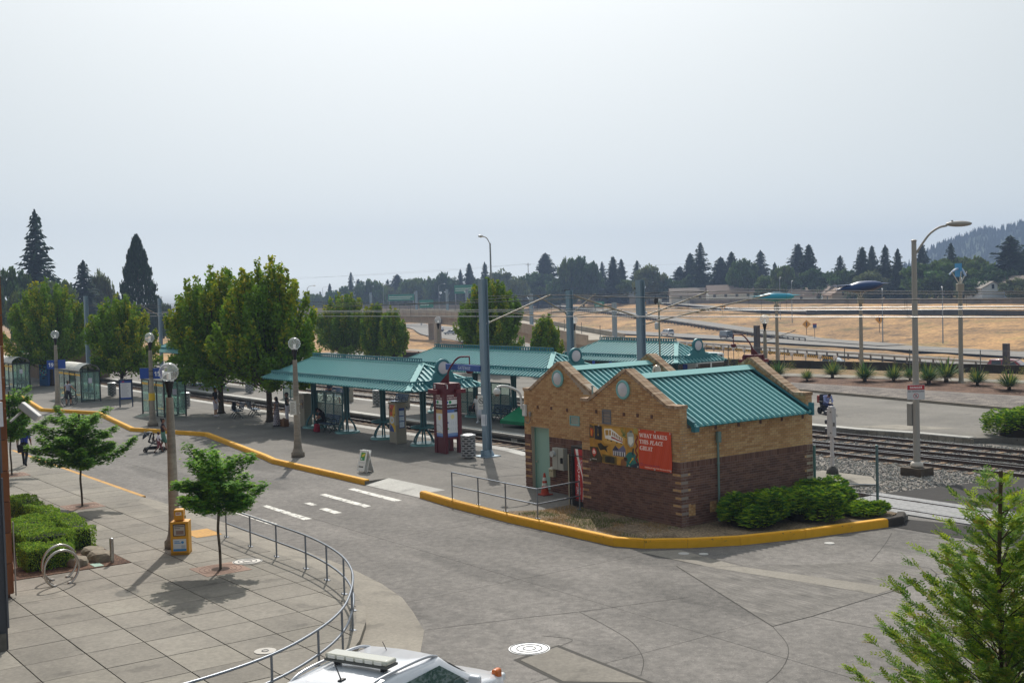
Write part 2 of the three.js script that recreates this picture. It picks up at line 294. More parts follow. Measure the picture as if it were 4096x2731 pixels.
function kerbRun(name, pts, h, w, m, label, y0 = -0.05) {
  const run = new THREE.Group(); run.name = numbered(name); scene.add(run); struct(run, label);
  // offset the line inward (away from the road, to smaller z) and cut it into stones
  const nrm = pts.map((p, i) => { const a = pts[Math.max(0, i - 1)], b = pts[Math.min(pts.length - 1, i + 1)], dx = b[0] - a[0], dz = b[1] - a[1], l = Math.hypot(dx, dz); return [dz / l, -dx / l]; });
  for (let i = 0; i < pts.length - 1; i++) {
    const a = pts[i], b = pts[i + 1], L = Math.hypot(b[0] - a[0], b[1] - a[1]), n = Math.max(1, Math.round(L / 2.9));
    for (let k = 0; k < n; k++) {
      const t0 = k / n + 0.004 / L, t1 = (k + 1) / n - 0.004 / L, P = (t, o) => { const nx = lerp(nrm[i][0], nrm[i + 1][0], t), nz = lerp(nrm[i][1], nrm[i + 1][1], t); return [lerp(a[0], b[0], t) + nx * o, lerp(a[1], b[1], t) + nz * o]; };
      const s = new MB(), f = [P(t0, -0.02), P(t1, -0.02), P(t1, w), P(t0, w)], c = [P(t0, 0.025), P(t1, 0.025), P(t1, w), P(t0, w)];
      s.prism(f, y0, h - 0.04); s.prism([P(t0, 0.0), P(t1, 0.0), P(t1, w), P(t0, w)], h - 0.041, h - 0.012); s.prism(c, h - 0.013, h); s.build('kerb_stone', m, run);
    }
  }
  return run;
}
kerbRun('yellow_kerb', kerbLine, 0.2, 0.2, mYellow, 'yellow zigzag kerb of the bus bays');
kerbRun('yellow_kerb', kerbLine2, 0.24, 0.2, mYellow, 'yellow kerb curving round the brick building');
kerbRun('kerb', [[-21.99, -29.62], [-21.95, -30.3], [-22.35, -30.95]], 0.24, 0.22, std(0x4a4542, 0.95, { map: concA }), 'black scuffed kerb end by the rail crossing');
struct(new MB().prism([[-31.3, -22.35], [-27.9, -22.22], [-25.65, -22.25], [-24.95, -22.65], [-24.17, -23.5], [-23.42, -24.75], [-22.8, -26.7], [-22.22, -29.65], [-22.55, -30.85], [-25.5, -30.9], [-25.5, -24.6], [-29.9, -24.6]], 0.1, 0.185).build('planting_soil', mDirt), 'bare dry soil bed round the brick building');
struct(new MB().box(-46.85, 0.1, -10.66, -32.44, 0.165, -6).build('planting_bed', mMulch), 'brown mulch bed by the corner building');
struct(new MB().box(-31.2, 0.1, -5.9, -25.95, 0.165, -3).build('planting_bed', mMulch), 'brown mulch strip below the dark wall');
// zebra bars, worn
{
  const zb = new THREE.Group(); zb.name = 'crosswalk'; scene.add(zb); struct(zb, 'worn white crosswalk bars on the road');
  for (const o of [[[-40, -21.4], [-40, -21.68], [-36.4, -21.6], [-36.35, -21.28]], [[-39.64, -20.02], [-39.69, -20.3], [-36.18, -20.24], [-36.09, -19.94]], [[-38.4, -18.77], [-38.38, -19.02], [-37.7, -18.98], [-37.72, -18.77]], [[-36.97, -18.65], [-36.95, -18.92], [-35.76, -18.89], [-35.76, -18.6]], [[-39.0, -17.45], [-39.03, -17.66], [-35.44, -17.64], [-35.5, -17.33]], [[-38.9, -16.2], [-38.9, -16.42], [-35.4, -16.4], [-35.45, -16.15]]]) flat('crosswalk_bar', o, 0.006, mPaint, zb);
}
// ================= railway tracks
const mRail = std(0x4f3f38, 0.7), mRailTop = std(0xc8c6c4, 0.22, { metalness: 0.9 });
const mSleeper = [std(0x8d7765, 0.95, { map: concA }), std(0x78675a, 0.95, { map: concB }), std(0x9d8570, 0.95, { map: concA })];
struct(new MB().prism([[-140, -33], [-41, -31.4], [-25.75, -31.3], [-25.9, -34.0], [-25.0, -40.3], [-22, -40.3], [-22, -48.6], [-30.5, -49.2], [-36, -48.5], [-140, -50]], -0.35, -0.13).build('ballast_bed', mBallast), 'grey ballast bed under the tracks');
function railTrack(label, za, zb, slope, x0, x1, s0, s1, step = 0.75) {
  const t = new THREE.Group(); t.name = numbered('railway_track'); scene.add(t); struct(t, label);
  const zz = (z, x) => z + slope * (x + 22);
  for (const z of [za, zb]) {
    const r = new MB(), A = (y, dz) => [[x0, y, zz(z, x0) + dz], [x1, y, zz(z, x1) + dz]];
    r.beam(...A(-0.03, 0), 0.02, 0.09); r.beam(...A(-0.088, 0), 0.13, 0.025); r.beam(...A(0.01, 0), 0.068, 0.03);
    const rail = r.build('rail', mRail, t);
    new MB().beam(...A(0.0275, 0), 0.05, 0.006).build('rail_head', mRailTop, rail);
  }
  for (let x = s0, k = 0; x < s1; x += step, k++) { const zc = zz((za + zb) / 2, x), s = put('sleeper', new THREE.BoxGeometry(0.24, 0.14, 2.55), mSleeper[k * 7 % 3], t); s.position.set(x + rr(-0.02, 0.02), -0.165, zc + rr(-0.03, 0.03)); s.rotation.y = rr(-0.012, 0.012); metreUV(s.geometry); }
  return t;
}
seed(31);
railTrack('near railway track beside the platform and road crossing', -32.2, -33.67, 0.012, -140, 30, -112, -26.2);
railTrack('middle railway track beyond the ballast', -41.05, -42.52, 0.004, -140, 30, -100, -23);
railTrack('far railway track below the far platform wall', -45.27, -46.76, 0.0, -140, 30, -100, -23);
{ const t = new THREE.Group(); t.name = numbered('railway_track'); scene.add(t); struct(t, 'switch rails crossing between the tracks'); for (const [a, b] of [[[-60, -41.9], [-24, -44.4]], [[-48, -42.6], [-22, -43.1]]]) { const r = new MB(); for (const [y, w, h] of [[-0.03, 0.02, 0.09], [-0.088, 0.13, 0.025], [0.01, 0.066, 0.03]]) r.beam([a[0], y, a[1]], [b[0], y, b[1]], w, h); const q = r.build('rail', mRail, t); new MB().beam([a[0], 0.0275, a[1]], [b[0], 0.0275, b[1]], 0.05, 0.006).build('rail_head', mRailTop, q); } }
// loose ballast stones
{
  const g = new THREE.IcosahedronGeometry(1, 0), p = g.attributes.position; for (let i = 0; i < p.count; i++) { const k = 0.75 + 0.5 * hash2(Math.round(p.getX(i) * 50), Math.round(p.getY(i) * 50 + p.getZ(i) * 31), 3); p.setXYZ(i, p.getX(i) * k, p.getY(i) * k * 0.7, p.getZ(i) * k); } g.computeVertexNormals();
  const N = 17000, im = new THREE.InstancedMesh(g, std(0xffffff, 1), N), m = new THREE.Matrix4(), c = new THREE.Color(); let n = 0;
  while (n < N) { const near = rnd() < 0.72; const x = near ? rr(-37, -23.5) : rr(-75, -36), z = near ? rr(-48.2, -34.1) : rr(-47, -41); if (x > -25.9 + (-34 - z) * 0.14 && z > -40.3) continue; const s = rr(0.022, 0.05);
    m.makeRotationFromEuler(new THREE.Euler(rnd() * 6, rnd() * 6, rnd() * 6)).scale(V(s, s, s)).setPosition(x, -0.125 + s * 0.25, z); im.setMatrixAt(n, m); const k = rr(0.12, 0.36); im.setColorAt(n, c.setRGB(k * rr(0.98, 1.08), k, k * rr(0.88, 0.98))); n++; }
  im.name = 'ballast_gravel'; tag(im, 'loose grey ballast stones between the tracks', 'gravel', null, 'stuff'); im.castShadow = im.receiveShadow = true; scene.add(im);
}
// road crossing over the near track
{
  const dots = tex(256, 0.5, (u, v) => { const a = (u * 8) % 1 - 0.5, b = (v * 8) % 1 - 0.5, d = a * a + b * b < 0.06 ? 1 : 0, k = 116 + d * 40 + (fbm(u, v, 5, 3, 77) - 0.5) * 40; return [k, k * 1.0, k * 1.01]; });
  const mCross = std(0xffffff, 0.6, { map: dots, bumpMap: dots, bumpScale: 0.012, metalness: 0.1 });
  const c = new THREE.Group(); c.name = 'rail_crossing'; scene.add(c); struct(c, 'pale studded crossing panels between the rails');
  for (let x = -25.6; x < 26; x += 2.44) for (const [z0, z1, dx] of [[-31.62, -32.12, 1.6], [-32.3, -33.56, 0], [-33.77, -34.2, -0.2]]) { if (x + dx > 26) continue; const s = (q) => 0.012 * (q + 22), a = x + dx + 0.005, b = a + 2.43; new MB().prism([[a, z0 + s(a)], [b, z0 + s(b)], [b, z1 + s(b)], [a, z1 + s(a)]], -0.1, 0.012).build('crossing_panel', mCross, c); }
  struct(new MB().prism([[-25.65, -34.25], [26, -33.6], [26, -40.45], [-24.3, -40.45]], -0.2, 0.0).build('asphalt_strip', mAsphalt), 'dark asphalt between the track crossings');
  struct(new MB().prism([[-22.0, -29.7], [26, -29.7], [26, -31.0], [-20.2, -31.55], [-22.3, -31.0]], -0.1, 0.004).build('asphalt_strip', mAsphalt), 'dark asphalt lip before the rail crossing');
  struct(new MB().prism([[-22.6, -40.48], [26, -40.48], [26, -48.3], [-21.6, -48.3]], -0.2, -0.002).build('crossing_slab', mApron), 'concrete crossing slab at the far tracks');
  struct(new MB().prism([[-27.66, -35.04], [-27.2, -36.1], [-28.4, -37.3], [-30.7, -37.3], [-30.7, -35.04]], -0.2, -0.06).build('equipment_pad', mApron), 'small concrete pad at the signal mast');
}
// island platform
{
  const isl = new THREE.Group(); isl.name = 'island_platform'; scene.add(isl); struct(isl, 'island platform between the tracks with white edges');
  const e1 = (x) => -34.72 + 0.012 * (x + 42), e2 = (x) => -40.15 + 0.006 * (x + 42);
  new MB().prism([[-140, e1(-140)], [-39, e1(-39)], [-39, e2(-39)], [-140, e2(-140)]], 0.02, 0.2).build('platform_slab', mPlat, isl);
  const mFace = std(0x4b4642, 0.95, { map: concA });
  for (let x = -112; x < -39.5; x += 0.62) for (const [e, s] of [[e1, 1], [e2, -1]]) { if (s < 0 && x < -80) continue; const a = x + 0.012, b = x + 0.608; new MB().prism([[a, e(a) - s * 0.04], [b, e(b) - s * 0.04], [b, e(b) - s * 0.2], [a, e(a) - s * 0.2]], -0.3, 0.12).build('face_block', mFace, isl); }
  for (let x = -112; x < -40; x += 1.6) for (const [e, s] of [[e1, 1], [e2, -1]]) { const a = x + 0.006, b = x + 1.594; new MB().prism([[a, e(a) + s * 0.02], [b, e(b) + s * 0.02], [b, e(b) - s * 0.6], [a, e(a) - s * 0.6]], 0.12, 0.207).build('edge_tile', mWhiteEdge, isl); }
  const warn = (t) => canvasTex(512, 96, (c, w, h) => { c.fillStyle = '#8f8c86'; c.fillRect(0, 0, w, h); c.fillStyle = '#2f2d2b'; c.font = 'bold 58px sans-serif'; c.textAlign = 'center'; c.textBaseline = 'middle'; c.fillText(t, w / 2, h / 2 + 4); });
  const tw = warn('DO NOT CROSS TRACKWAY'), tt = canvasTex(160, 96, (c, w, h) => { c.fillStyle = '#b9b6ae'; c.fillRect(0, 0, w, h); c.fillStyle = '#3a3733'; c.font = 'bold 40px sans-serif'; c.textAlign = 'left'; c.textBaseline = 'middle'; c.fillText('TRACK', 6, h / 2); c.fillRect(142, 20, 8, 56); });
  for (const x of [-52.3, -73]) printed('track_warning', 2.3, 0.2, tw, isl, [x, -0.02, e1(x) - 0.03]);
  for (const x of [-47.7, -60.6, -79.5]) printed('track_warning', 0.5, 0.24, tt, isl, [x, -0.02, e1(x) - 0.03]);
}
// far platform and the bus lane behind it
{
  const fp = new THREE.Group(); fp.name = 'bus_platform'; scene.add(fp); struct(fp, 'far concrete platform and bus lane beyond the tracks');
  const far = (x) => -60.9 + 0.165 * (x + 43), mLane = std(0x7f7d7b, 0.92, { map: concB });
  new MB().prism([[-140, -49.0], [-39, -47.75], [-37.2, -47.7], [-36.4, -47.9], [-34.4, -48.28], [-31.4, -48.3], [-30.2, -49.6], [-24, -51.0], [-2, -50.8], [-2, far(-2)], [-140, far(-140)]], -0.3, 0.12).build('platform_slab', mLane, fp);
  flat('lane_patch', [[-38.2, -48.5], [-35.5, -48.9], [-33.6, -51.2], [-37.0, -50.6]], 0.125, std(0x9b9791, 0.9, { map: concA }), fp);
  for (let x = -112; x < -38; x += 1.6) { const e = (q) => -47.75 + 0.0125 * (q + 39); new MB().prism([[x, e(x) + 0.01], [x + 1.59, e(x + 1.59) + 0.01], [x + 1.59, e(x) - 0.6], [x, e(x) - 0.6]], 0.08, 0.13).build('edge_tile', mWhiteEdge, fp); }
  const pl = [[-37.2, -47.66], [-36.4, -47.84], [-34.4, -48.2], [-31.4, -48.24]];
  new MB().prism([...pl, ...pl.map(([x, z]) => [x, z - 0.5]).reverse()], 0.09, 0.14).build('white_edge', mWhiteEdge, fp);
  const mBlk = [std(0x8b8680, 0.9, { map: concA }), std(0x7a756f, 0.9, { map: concB }), std(0x99938b, 0.9, { map: concA })];
  for (let x = -37; x < -31.5; x += 0.44) { const e = (q) => (q < -34.4 ? lerp(-47.66, -48.18, (q + 37.2) / 2.8) : lerp(-48.18, -48.24, (q + 34.4) / 3)); const a = x + 0.012, b = x + 0.43; new MB().prism([[a, e(a) - 0.02], [b, e(b) - 0.02], [b, e(b) - 0.22], [a, e(a) - 0.22]], -0.35, 0.085).build('face_block', mBlk[(x * 7 | 0) % 3 + 2] || mBlk[Math.abs((x * 7) | 0) % 3], fp); }
  kerbRun('kerb', [[-130, far(-130)], [-90, far(-90)], [-60, far(-60)], [-43, far(-43)], [-20, far(-20)], [-2, far(-2)]], 0.27, 0.2, std(0x8f8880, 0.9, { map: concA }), 'grey kerb along the far bus lane');
  // planted mulch strip, path and rough ground up to the low wall
  const wallZ = (x) => -81.8 - 0.19 * (x + 59);
  const strip = (a, b, y0, y1, m, name, label) => { const P = [], I = []; let n = 0; for (let x = -130; x <= 26; x += 4) for (let k = 0; k <= 5; k++) { const t = k / 5, z = lerp(a(x), b(x), t); P.push(x, lerp(y0, y1, t) + 0.12 * Math.sin(Math.PI * t) + (hash2(x, k, 3) - 0.5) * 0.05 * Math.sin(Math.PI * t), z); } const nx = Math.floor(P.length / 18); for (let i = 0; i < nx - 1; i++) for (let k = 0; k < 5; k++) { const q = i * 6 + k; I.push(q, q + 6, q + 1, q + 1, q + 6, q + 7); } const g = new THREE.BufferGeometry(); g.setAttribute('position', new THREE.Float32BufferAttribute(P, 3)); g.setIndex(I); g.computeVertexNormals(); struct(put(name, metreUV(g), m), label); };
  const wSide = (x) => Math.min(far(x) - 3, -72.2 - 0.2 * (x + 52));
  const mStripe = std(0xffffff, 1, { map: dirtTex(311, 3, [112, 104, 98], 66) });
  strip((x) => far(x) - 0.2, (x) => lerp(far(x) - 0.2, wSide(x), 0.42), 0.24, 0.26, mStripe, 'gravel_strip', 'grey bark strip behind the far kerb');
  strip((x) => lerp(far(x) - 0.2, wSide(x), 0.42), wSide, 0.26, 0.3, mMulch, 'mulch_strip', 'brown bark mulch under the yuccas');
  strip(wSide, (x) => wSide(x) - 1.7, 0.34, 0.34, mApron, 'footpath', 'pale footpath behind the yuccas');
  strip((x) => wSide(x) - 1.7, (x) => Math.min(wallZ(x), wSide(x) - 2.2), 0.3, 0.1, std(0xd8cdbb, 1, { map: dirtTex(312, 4, [150, 128, 92], 60) }), 'rough_verge', 'dry weedy verge before the dark wall');
  const mWall = std(0x3d3935, 0.95, { map: concA });
  const w = thing('retaining_wall', 'low dark stained concrete wall along the motorway edge', 'wall');
  for (let x = -124; x < 26; x += 3) new MB().prism([[x + 0.01, wallZ(x)], [x + 2.99, wallZ(x + 3)], [x + 2.99, wallZ(x + 3) - 0.25], [x + 0.01, wallZ(x) - 0.25]], -0.5, 0.76 + rr(-0.015, 0.015)).build('wall_panel', mWall, w);
}
// ================= the brick building with two gables
seed(41);
const brickTex = tex(256, 0.6, (u, v) => { const k = 226 + (fbm(u, v, 10, 4, 601) - 0.5) * 60 + (hash2(u * 256 | 0, v * 256 | 0, 6) - 0.5) * 22; return [k, k, k]; });
const tanCols = [0xd0a473, 0xc49765, 0xd6ad7b, 0xc99b69, 0xbb8c5c, 0xd2a978], darkCols = [0x7e5a4b, 0x704e42, 0x876353, 0x79574b, 0x694a40, 0x826054];
const mTan = tanCols.map((c) => std(c, 0.9, { map: brickTex })), mDark = darkCols.map((c) => std(c, 0.85, { map: brickTex }));
const mMortar = std(0xb3a392, 1), mMortarDark = std(0x8f8279, 1);
const mBrickMix = std(0xffffff, 0.9, { map: brickTex, vertexColors: true });
const mTeal = std(0x317980, 0.42, { metalness: 0.1 }), mTealRibGlint = std(0x8cc0c0, 0.35), mTealPale = std(0x80b5b4, 0.75), mTealDark = std(0x32707a, 0.55), mSteelGreen = std(0x3d6a70, 0.5);  // seams share the sheet teal; the paler rib tone paints in sun glint
const mLens = phys(0xc9c6cc, 0.28, { clearcoat: 0.5 });
const house = thing('brick_building', 'tan and brown brick equipment building with twin gables and teal roofs', 'building');
{
  const BR = 0.2032, CH = 0.0762, y0 = 0.15;
  let singles = 0; const tally = [];
  // wall panel: local u to the right (seen from outside), outward normal n; ext(y) gives the [u0,u1] spans
  function brickwork(wallPart, O, U, N, ext, zone, opts = {}) {
    const yTop = opts.top, mixed = new MB(true), u3 = V(...U), n3 = V(...N);
    const place = (u0, u1, ya, yb, kind, rec = 0) => {
      const L = u1 - u0 - 0.011, h = yb - ya - 0.011; if (L < 0.02) return;
      const c = V(...O).addScaledVector(u3, (u0 + u1) / 2).addScaledVector(n3, 0.0 - rec).setY((ya + yb) / 2);
      const full = Math.abs(u1 - u0 - BR) < 1e-3 && Math.abs(yb - ya - CH) < 1e-3 && rec === 0;
      const ci = (hash2(Math.round(u0 * 100), Math.round(ya * 100), opts.s || 1) * 6) | 0;
      if (full && opts.single && opts.single(u0, ya) && singles < 292) {
        const b = put('brick', opts.geo, (kind ? mDark : mTan)[ci], wallPart); b.position.copy(c); b.rotation.y = Math.atan2(N[0], N[2]); singles++; return;
      }
      mixed.col((kind ? darkCols : tanCols)[ci]);
      const m = new THREE.Matrix4().makeRotationY(Math.atan2(N[0], N[2])).setPosition(c); mixed.add(metreUV(new THREE.BoxGeometry(L, h, 0.026)), m);
    };
    let row = 0;
    for (let y = y0; y < yTop; row++) {
      const z = zone(y), h = z === 2 ? 0.19 : CH;
      for (const [a, b] of ext(y + h / 2, y, y + h)) {
        if (z === 2) { for (let u = a; u < b - 0.01; u += CH) place(u, Math.min(u + CH, b), y, y + h, 1); continue; }
        const off = row % 2 ? BR / 2 : 0; let k = Math.floor((a - off) / BR);
        for (; k * BR + off < b; k++) {
          const s = Math.max(a, k * BR + off), e = Math.min(b, (k + 1) * BR + off); if (e - s < 0.03) continue;
          let kind = z, rec = 0;
          if (z === 1 && opts.quoin && (row % 3) === 2 && y > 0.35) for (const q of opts.quoin) if (Math.abs((s + e) / 2 - q) < 0.33) { kind = 0; rec = 0.01; }
          place(s, e, y, y + h, kind, rec);
        }
      }
      y += h;
    }
    const g = mixed.geo(false), r = put('brick_field', g, mBrickMix, wallPart); r.userData.kind = 'stuff'; return r;
  }
  const brickGeo = metreUV(new RoundedBoxGeometry(BR - 0.011, CH - 0.011, 0.028, 1, 0.003));
  const zone = (y) => (y < 1.86 ? 1 : y < 1.99 ? 2 : 0);
  // gable outline: half spans at a height
  const gable = (x0, x1, ax, sh, top, pl, pr) => (y) => { if (y < sh) return [x0, x1]; const t = (y - sh) / (top - sh); if (t >= 1) return null; return [lerp(x0 + pl, ax, t), lerp(x1 - pr, ax, t)]; };
  const core = (name, outline, z0, z1, mat) => { const s = new THREE.Shape(outline.map((p) => new THREE.Vector2(...p))); const g = new THREE.ExtrudeGeometry(s, { depth: Math.abs(z1 - z0), bevelEnabled: false }).translate(0, 0, Math.min(z0, z1)); return put(name, metreUV(g), mat, house); };
  const cut = (spans, holes, ya, yb) => { for (const [h0, h1, a, b] of holes) if (yb > a + 0.01 && ya < b - 0.01) spans = spans.flatMap(([s, e]) => (h1 <= s || h0 >= e ? [[s, e]] : [[s, h0], [h1, e]].filter(([p, q]) => q - p > 0.02))); return spans; };
  const A = { x0: -29.97, x1: -25.45, ax: -27.8, zf: -24.58, zb: -30.45 }, B = { x0: -34.86, x1: -30.4, ax: -32.78, zf: -25.92, zb: -30.45 };
  const SH = 3.66, TOP = 4.68;
  const out = (g) => [[g.x0, 0.1], [g.x1, 0.1], [g.x1, SH], [g.x1 - 0.52, SH], [g.ax, TOP], [g.x0 + 0.4, SH], [g.x0, SH]];
  const TH = 0.3;
  // near gable
  const w1 = core('front_wall', out(A), A.zf - TH, A.zf - 0.012, mMortarDark);
  const eA = gable(A.x0, A.x1, A.ax, SH, TOP, 0.4, 0.52), hA = [[-28.92, -28.5, 3.0, 3.42]];
  brickwork(w1, [0, 0, A.zf - 0.012], [1, 0, 0], [0, 0, 1], (y, ya, yb) => { const e = eA(y); return e ? cut([e], hA, ya, yb) : []; }, zone, { top: TOP, quoin: [A.x0, A.x1], single: (u, y) => u > A.x1 - 2.35 && y < 3.0, geo: brickGeo, s: 1 });
  // its long side
  const w2 = new MB().box(A.x1 - 0.28, 0.1, A.zf - TH - 0.002, A.x1 - 0.012, 3.2, A.zb + TH + 0.002).build('side_wall', mMortarDark, house);
  const zL = A.zf - A.zb;
  brickwork(w2, [A.x1 - 0.012, 0, A.zf], [0, 0, -1], [1, 0, 0], (y) => (y < 3.12 ? [[0, zL]] : y < SH ? [[0, TH], [zL - TH, zL]] : []), zone, { top: SH, quoin: [0, zL], single: (u, y) => u < 1.9 && y < 2.9, geo: brickGeo, s: 2 });
  // set-back gable with the door
  const w3 = core('back_wall', [[B.x0, 0.1], [-34.46, 0.1], [-34.46, 2.37], [-33.42, 2.37], [-33.42, 0.1], [-29.9, 0.1], [-29.9, SH], [B.x1 - 0.45, SH + 0.1], [B.ax, TOP], [B.x0 + 0.4, SH], [B.x0, SH]], B.zf - TH, B.zf - 0.012, mMortar);
  const eB = gable(B.x0, -29.98, B.ax, SH, TOP, 0.4, 1.4), hB = [[-34.46, -33.42, 0, 2.37], [-32.22, -31.7, 2.6, 2.92]];
  brickwork(w3, [0, 0, B.zf - 0.012], [1, 0, 0], [0, 0, 1], (y, ya, yb) => { const e = eB(y); return e ? cut([e], hB, ya, yb) : []; }, zone, { top: TOP, quoin: [B.x0], s: 3 });
  // rear parapets, outer walls not in view kept plain
  const back = [];
  for (const [g, s] of [[A, 4], [B, 5]]) {
    const w = core('rear_wall', [[g.x0, 0.1], [g.x1, 0.1], [g.x1, SH], [g.x1 - 0.52, SH], [g.ax, TOP + 0.06], [g.x0 + 0.4, SH], [g.x0, SH]], g.zb, g.zb + TH - 0.012, mMortar);
    const e = gable(g.x0, g.x1, g.ax, SH, TOP + 0.06, 0.4, 0.52);
    brickwork(w, [0, 0, g.zb + TH - 0.012], [1, 0, 0], [0, 0, 1], (y) => (y > 3.1 && e(y) ? [e(y)] : []), () => 0, { top: TOP + 0.05, s });
  }
  new MB().box(A.x0 + 0.003, 0.1, A.zf - TH - 0.002, A.x0 + 0.25, 3.2, A.zb + TH).box(B.x0 + 0.003, 0.1, B.zf - TH - 0.002, B.x0 + 0.25, 3.2, B.zb + TH).build('outer_wall', mMortarDark, house);
  // brick-on-edge copings
  const coping = (pts, z0, z1, s) => {
    const cg = new THREE.Group(); cg.name = 'coping'; house.add(cg);
    for (let i = 0; i < pts.length - 1; i++) {
      const a = V(pts[i][0], pts[i][1], 0), b = V(pts[i + 1][0], pts[i + 1][1], 0), L = a.distanceTo(b), ang = Math.atan2(b.y - a.y, b.x - a.x), n = Math.max(1, Math.round(L / 0.082));
      for (const [za, zb2] of [[z0 + 0.02, lerp(z0, z1, 0.42)], [lerp(z0, z1, 0.42) - 0.008, z1 - 0.02]]) {
        const m = new MB(true); for (let k = 0; k < n; k++) { m.col(hash2(k, i + s, 9) > 0.25 ? [0xbfa287, 0xb4977a, 0xc6ab90, 0xab8c6e][(hash2(k, i, s) * 4) | 0] : 0x9c7d60); const t = (k + 0.5) / n, p = a.clone().lerp(b, t); m.add(metreUV(new THREE.BoxGeometry(L / n - 0.009, 0.1, Math.abs(zb2 - za) - 0.006)), new THREE.Matrix4().makeRotationZ(ang).setPosition(p.x - Math.sin(ang) * 0.05, p.y + Math.cos(ang) * 0.05, (za + zb2) / 2)); }
        const q = put('coping_course', m.geo(false), mBrickMix, cg); q.userData.kind = 'stuff';
      }
    }
  };
  const prof = (g, d = 0) => [[g.x0 - 0.01, SH], [g.x0 + 0.4, SH], [g.ax, TOP + d], [g.x1 - 0.52, SH], [g.x1 + 0.01, SH]];
  coping(prof(A), A.zf + 0.02, A.zf - TH - 0.03, 1); coping([[B.x0 - 0.01, SH], [B.x0 + 0.4, SH], [B.ax, TOP], [-31.0, SH + 0.02]], B.zf + 0.02, B.zf - TH - 0.03, 2);
  coping(prof(A, 0.06), A.zb + TH + 0.02, A.zb - 0.03, 3); coping(prof(B, 0.06), B.zb + TH + 0.02, B.zb - 0.03, 4);
  // teal standing-seam roofs
  const roofSide = (name, ax, ex, yA, yE, z0, z1, n) => {
    const dx = ex - ax, L = Math.hypot(dx, yE - yA), ang = Math.atan2(yE - yA, dx), r = new THREE.Group(); r.name = name; house.add(r);
    const M = (t, lift, z) => new THREE.Matrix4().makeRotationZ(dx > 0 ? ang : ang + Math.PI).setPosition(lerp(ax, ex, t) - Math.sin(ang) * lift * Math.sign(dx), lerp(yA, yE, t) + Math.abs(Math.cos(ang)) * lift, z);
    const sh = put('roof_sheet', metreUV(new THREE.BoxGeometry(L, 0.035, Math.abs(z1 - z0))), mTeal, r); sh.applyMatrix4(M(0.5, 0, (z0 + z1) / 2));
    const rib = new THREE.BoxGeometry(L - 0.08, 0.075, 0.05);
    for (let i = 0; i <= n; i++) { const b = put('roof_seam', rib, mTealRibGlint, r); b.applyMatrix4(M(0.515, 0.055, lerp(z0 - 0.09, z1 + 0.09, i / n))); }
    return r;
  };
  const zr0 = A.zf - TH, zr1 = A.zb + TH;
  roofSide('roof', A.ax, -25.2, 4.42, 3.12, zr0, zr1, 21); roofSide('roof', A.ax, -30.15, 4.42, 3.1, zr0, zr1, 21);
  roofSide('roof', B.ax, -30.12, 4.42, 3.1, B.zf - TH, zr1, 16); roofSide('roof', B.ax, -35.1, 4.42, 3.12, B.zf - TH, zr1, 16);
  for (const [x, z0] of [[A.ax, zr0], [B.ax, B.zf - TH]]) { const m = new MB(); for (const s of [-1, 1]) m.add(new THREE.BoxGeometry(0.3, 0.02, z0 - zr1), new THREE.Matrix4().makeRotationZ(-s * 0.47).setPosition(x + s * 0.13, 4.51, (z0 + zr1) / 2)); m.build('ridge_cap', mTealPale, house); }
  // side flashings and eave end pieces
  const fl = new MB(); for (const z of [zr0 - 0.06, zr1 + 0.06]) fl.beam([A.ax, 4.5, z], [-25.22, 3.22, z], 0.11, 0.1); fl.box(-25.3, 2.98, A.zf - TH - 0.02, -25.14, 3.14, A.zf - TH - 0.2); fl.box(-25.3, 3.06, zr1 + 0.05, -25.12, 3.46, zr1 - 0.02); fl.build('flashing', mTealDark, house);
  // round medallions
  for (const [x, y, z] of [[-27.87, 4.12, A.zf], [-32.8, 4.17, B.zf]]) {
    const md = new THREE.Group(); md.name = 'medallion'; house.add(md); md.position.set(x, y, z + 0.01);
    new MB().torus(0, 0, 0.03, 0.26, 0.045, 'z', 40).build('medallion_ring', mTealPale, md); new MB().sphere(0, 0, 0.015, 0.245, 0.245, 0.09, 32).build('medallion_lens', mLens, md);
  }
  // louvred vents
  for (const [x0, x1, ya, yb, z, m] of [[-28.92, -28.5, 3.0, 3.42, A.zf, std(0x6d7076, 0.6)], [-32.22, -31.7, 2.6, 2.92, B.zf, mTealPale]]) {
    const v = new THREE.Group(); v.name = 'vent'; house.add(v); new MB().box(x0, ya, z - 0.15, x1, yb, z - 0.13).build('vent_back', std(0x14181a, 1), v);
    const f = new MB(); f.box(x0, ya, z - 0.1, x0 + 0.03, yb, z + 0.015).box(x1 - 0.03, ya, z - 0.1, x1, yb, z + 0.015).box(x0 + 0.03, yb - 0.03, z - 0.1, x1 - 0.03, yb, z + 0.015).box(x0 + 0.03, ya, z - 0.1, x1 - 0.03, ya + 0.03, z + 0.015); f.build('vent_frame', m, v);
    for (let k = 0; k < 4; k++) { const s = put('louvre', new THREE.BoxGeometry(x1 - x0 - 0.06, 0.012, 0.1), m, v); s.position.set((x0 + x1) / 2, lerp(ya + 0.06, yb - 0.06, k / 3), z - 0.04); s.rotation.x = 0.7; }
  }
  // small dark scupper blocks
  for (const [x, y, z] of [[-29.21, 3.36, A.zf], [-27.89, 3.36, A.zf], [-27.26, 3.37, A.zf], [-26.63, 3.37, A.zf], [-34.03, 3.11, B.zf], [-33.24, 3.11, B.zf], [-32.36, 3.1, B.zf]]) new MB().box(x - 0.045, y - 0.055, z - 0.01, x + 0.045, y + 0.055, z + 0.018).build('scupper', mDark[1], house);
  for (let k = 0; k < 6; k++) new MB().box(A.x1 - 0.01, 2.95, A.zf - 0.55 - k * 0.98, A.x1 + 0.016, 3.06, A.zf - 0.46 - k * 0.98).build('scupper', mDark[4], house);
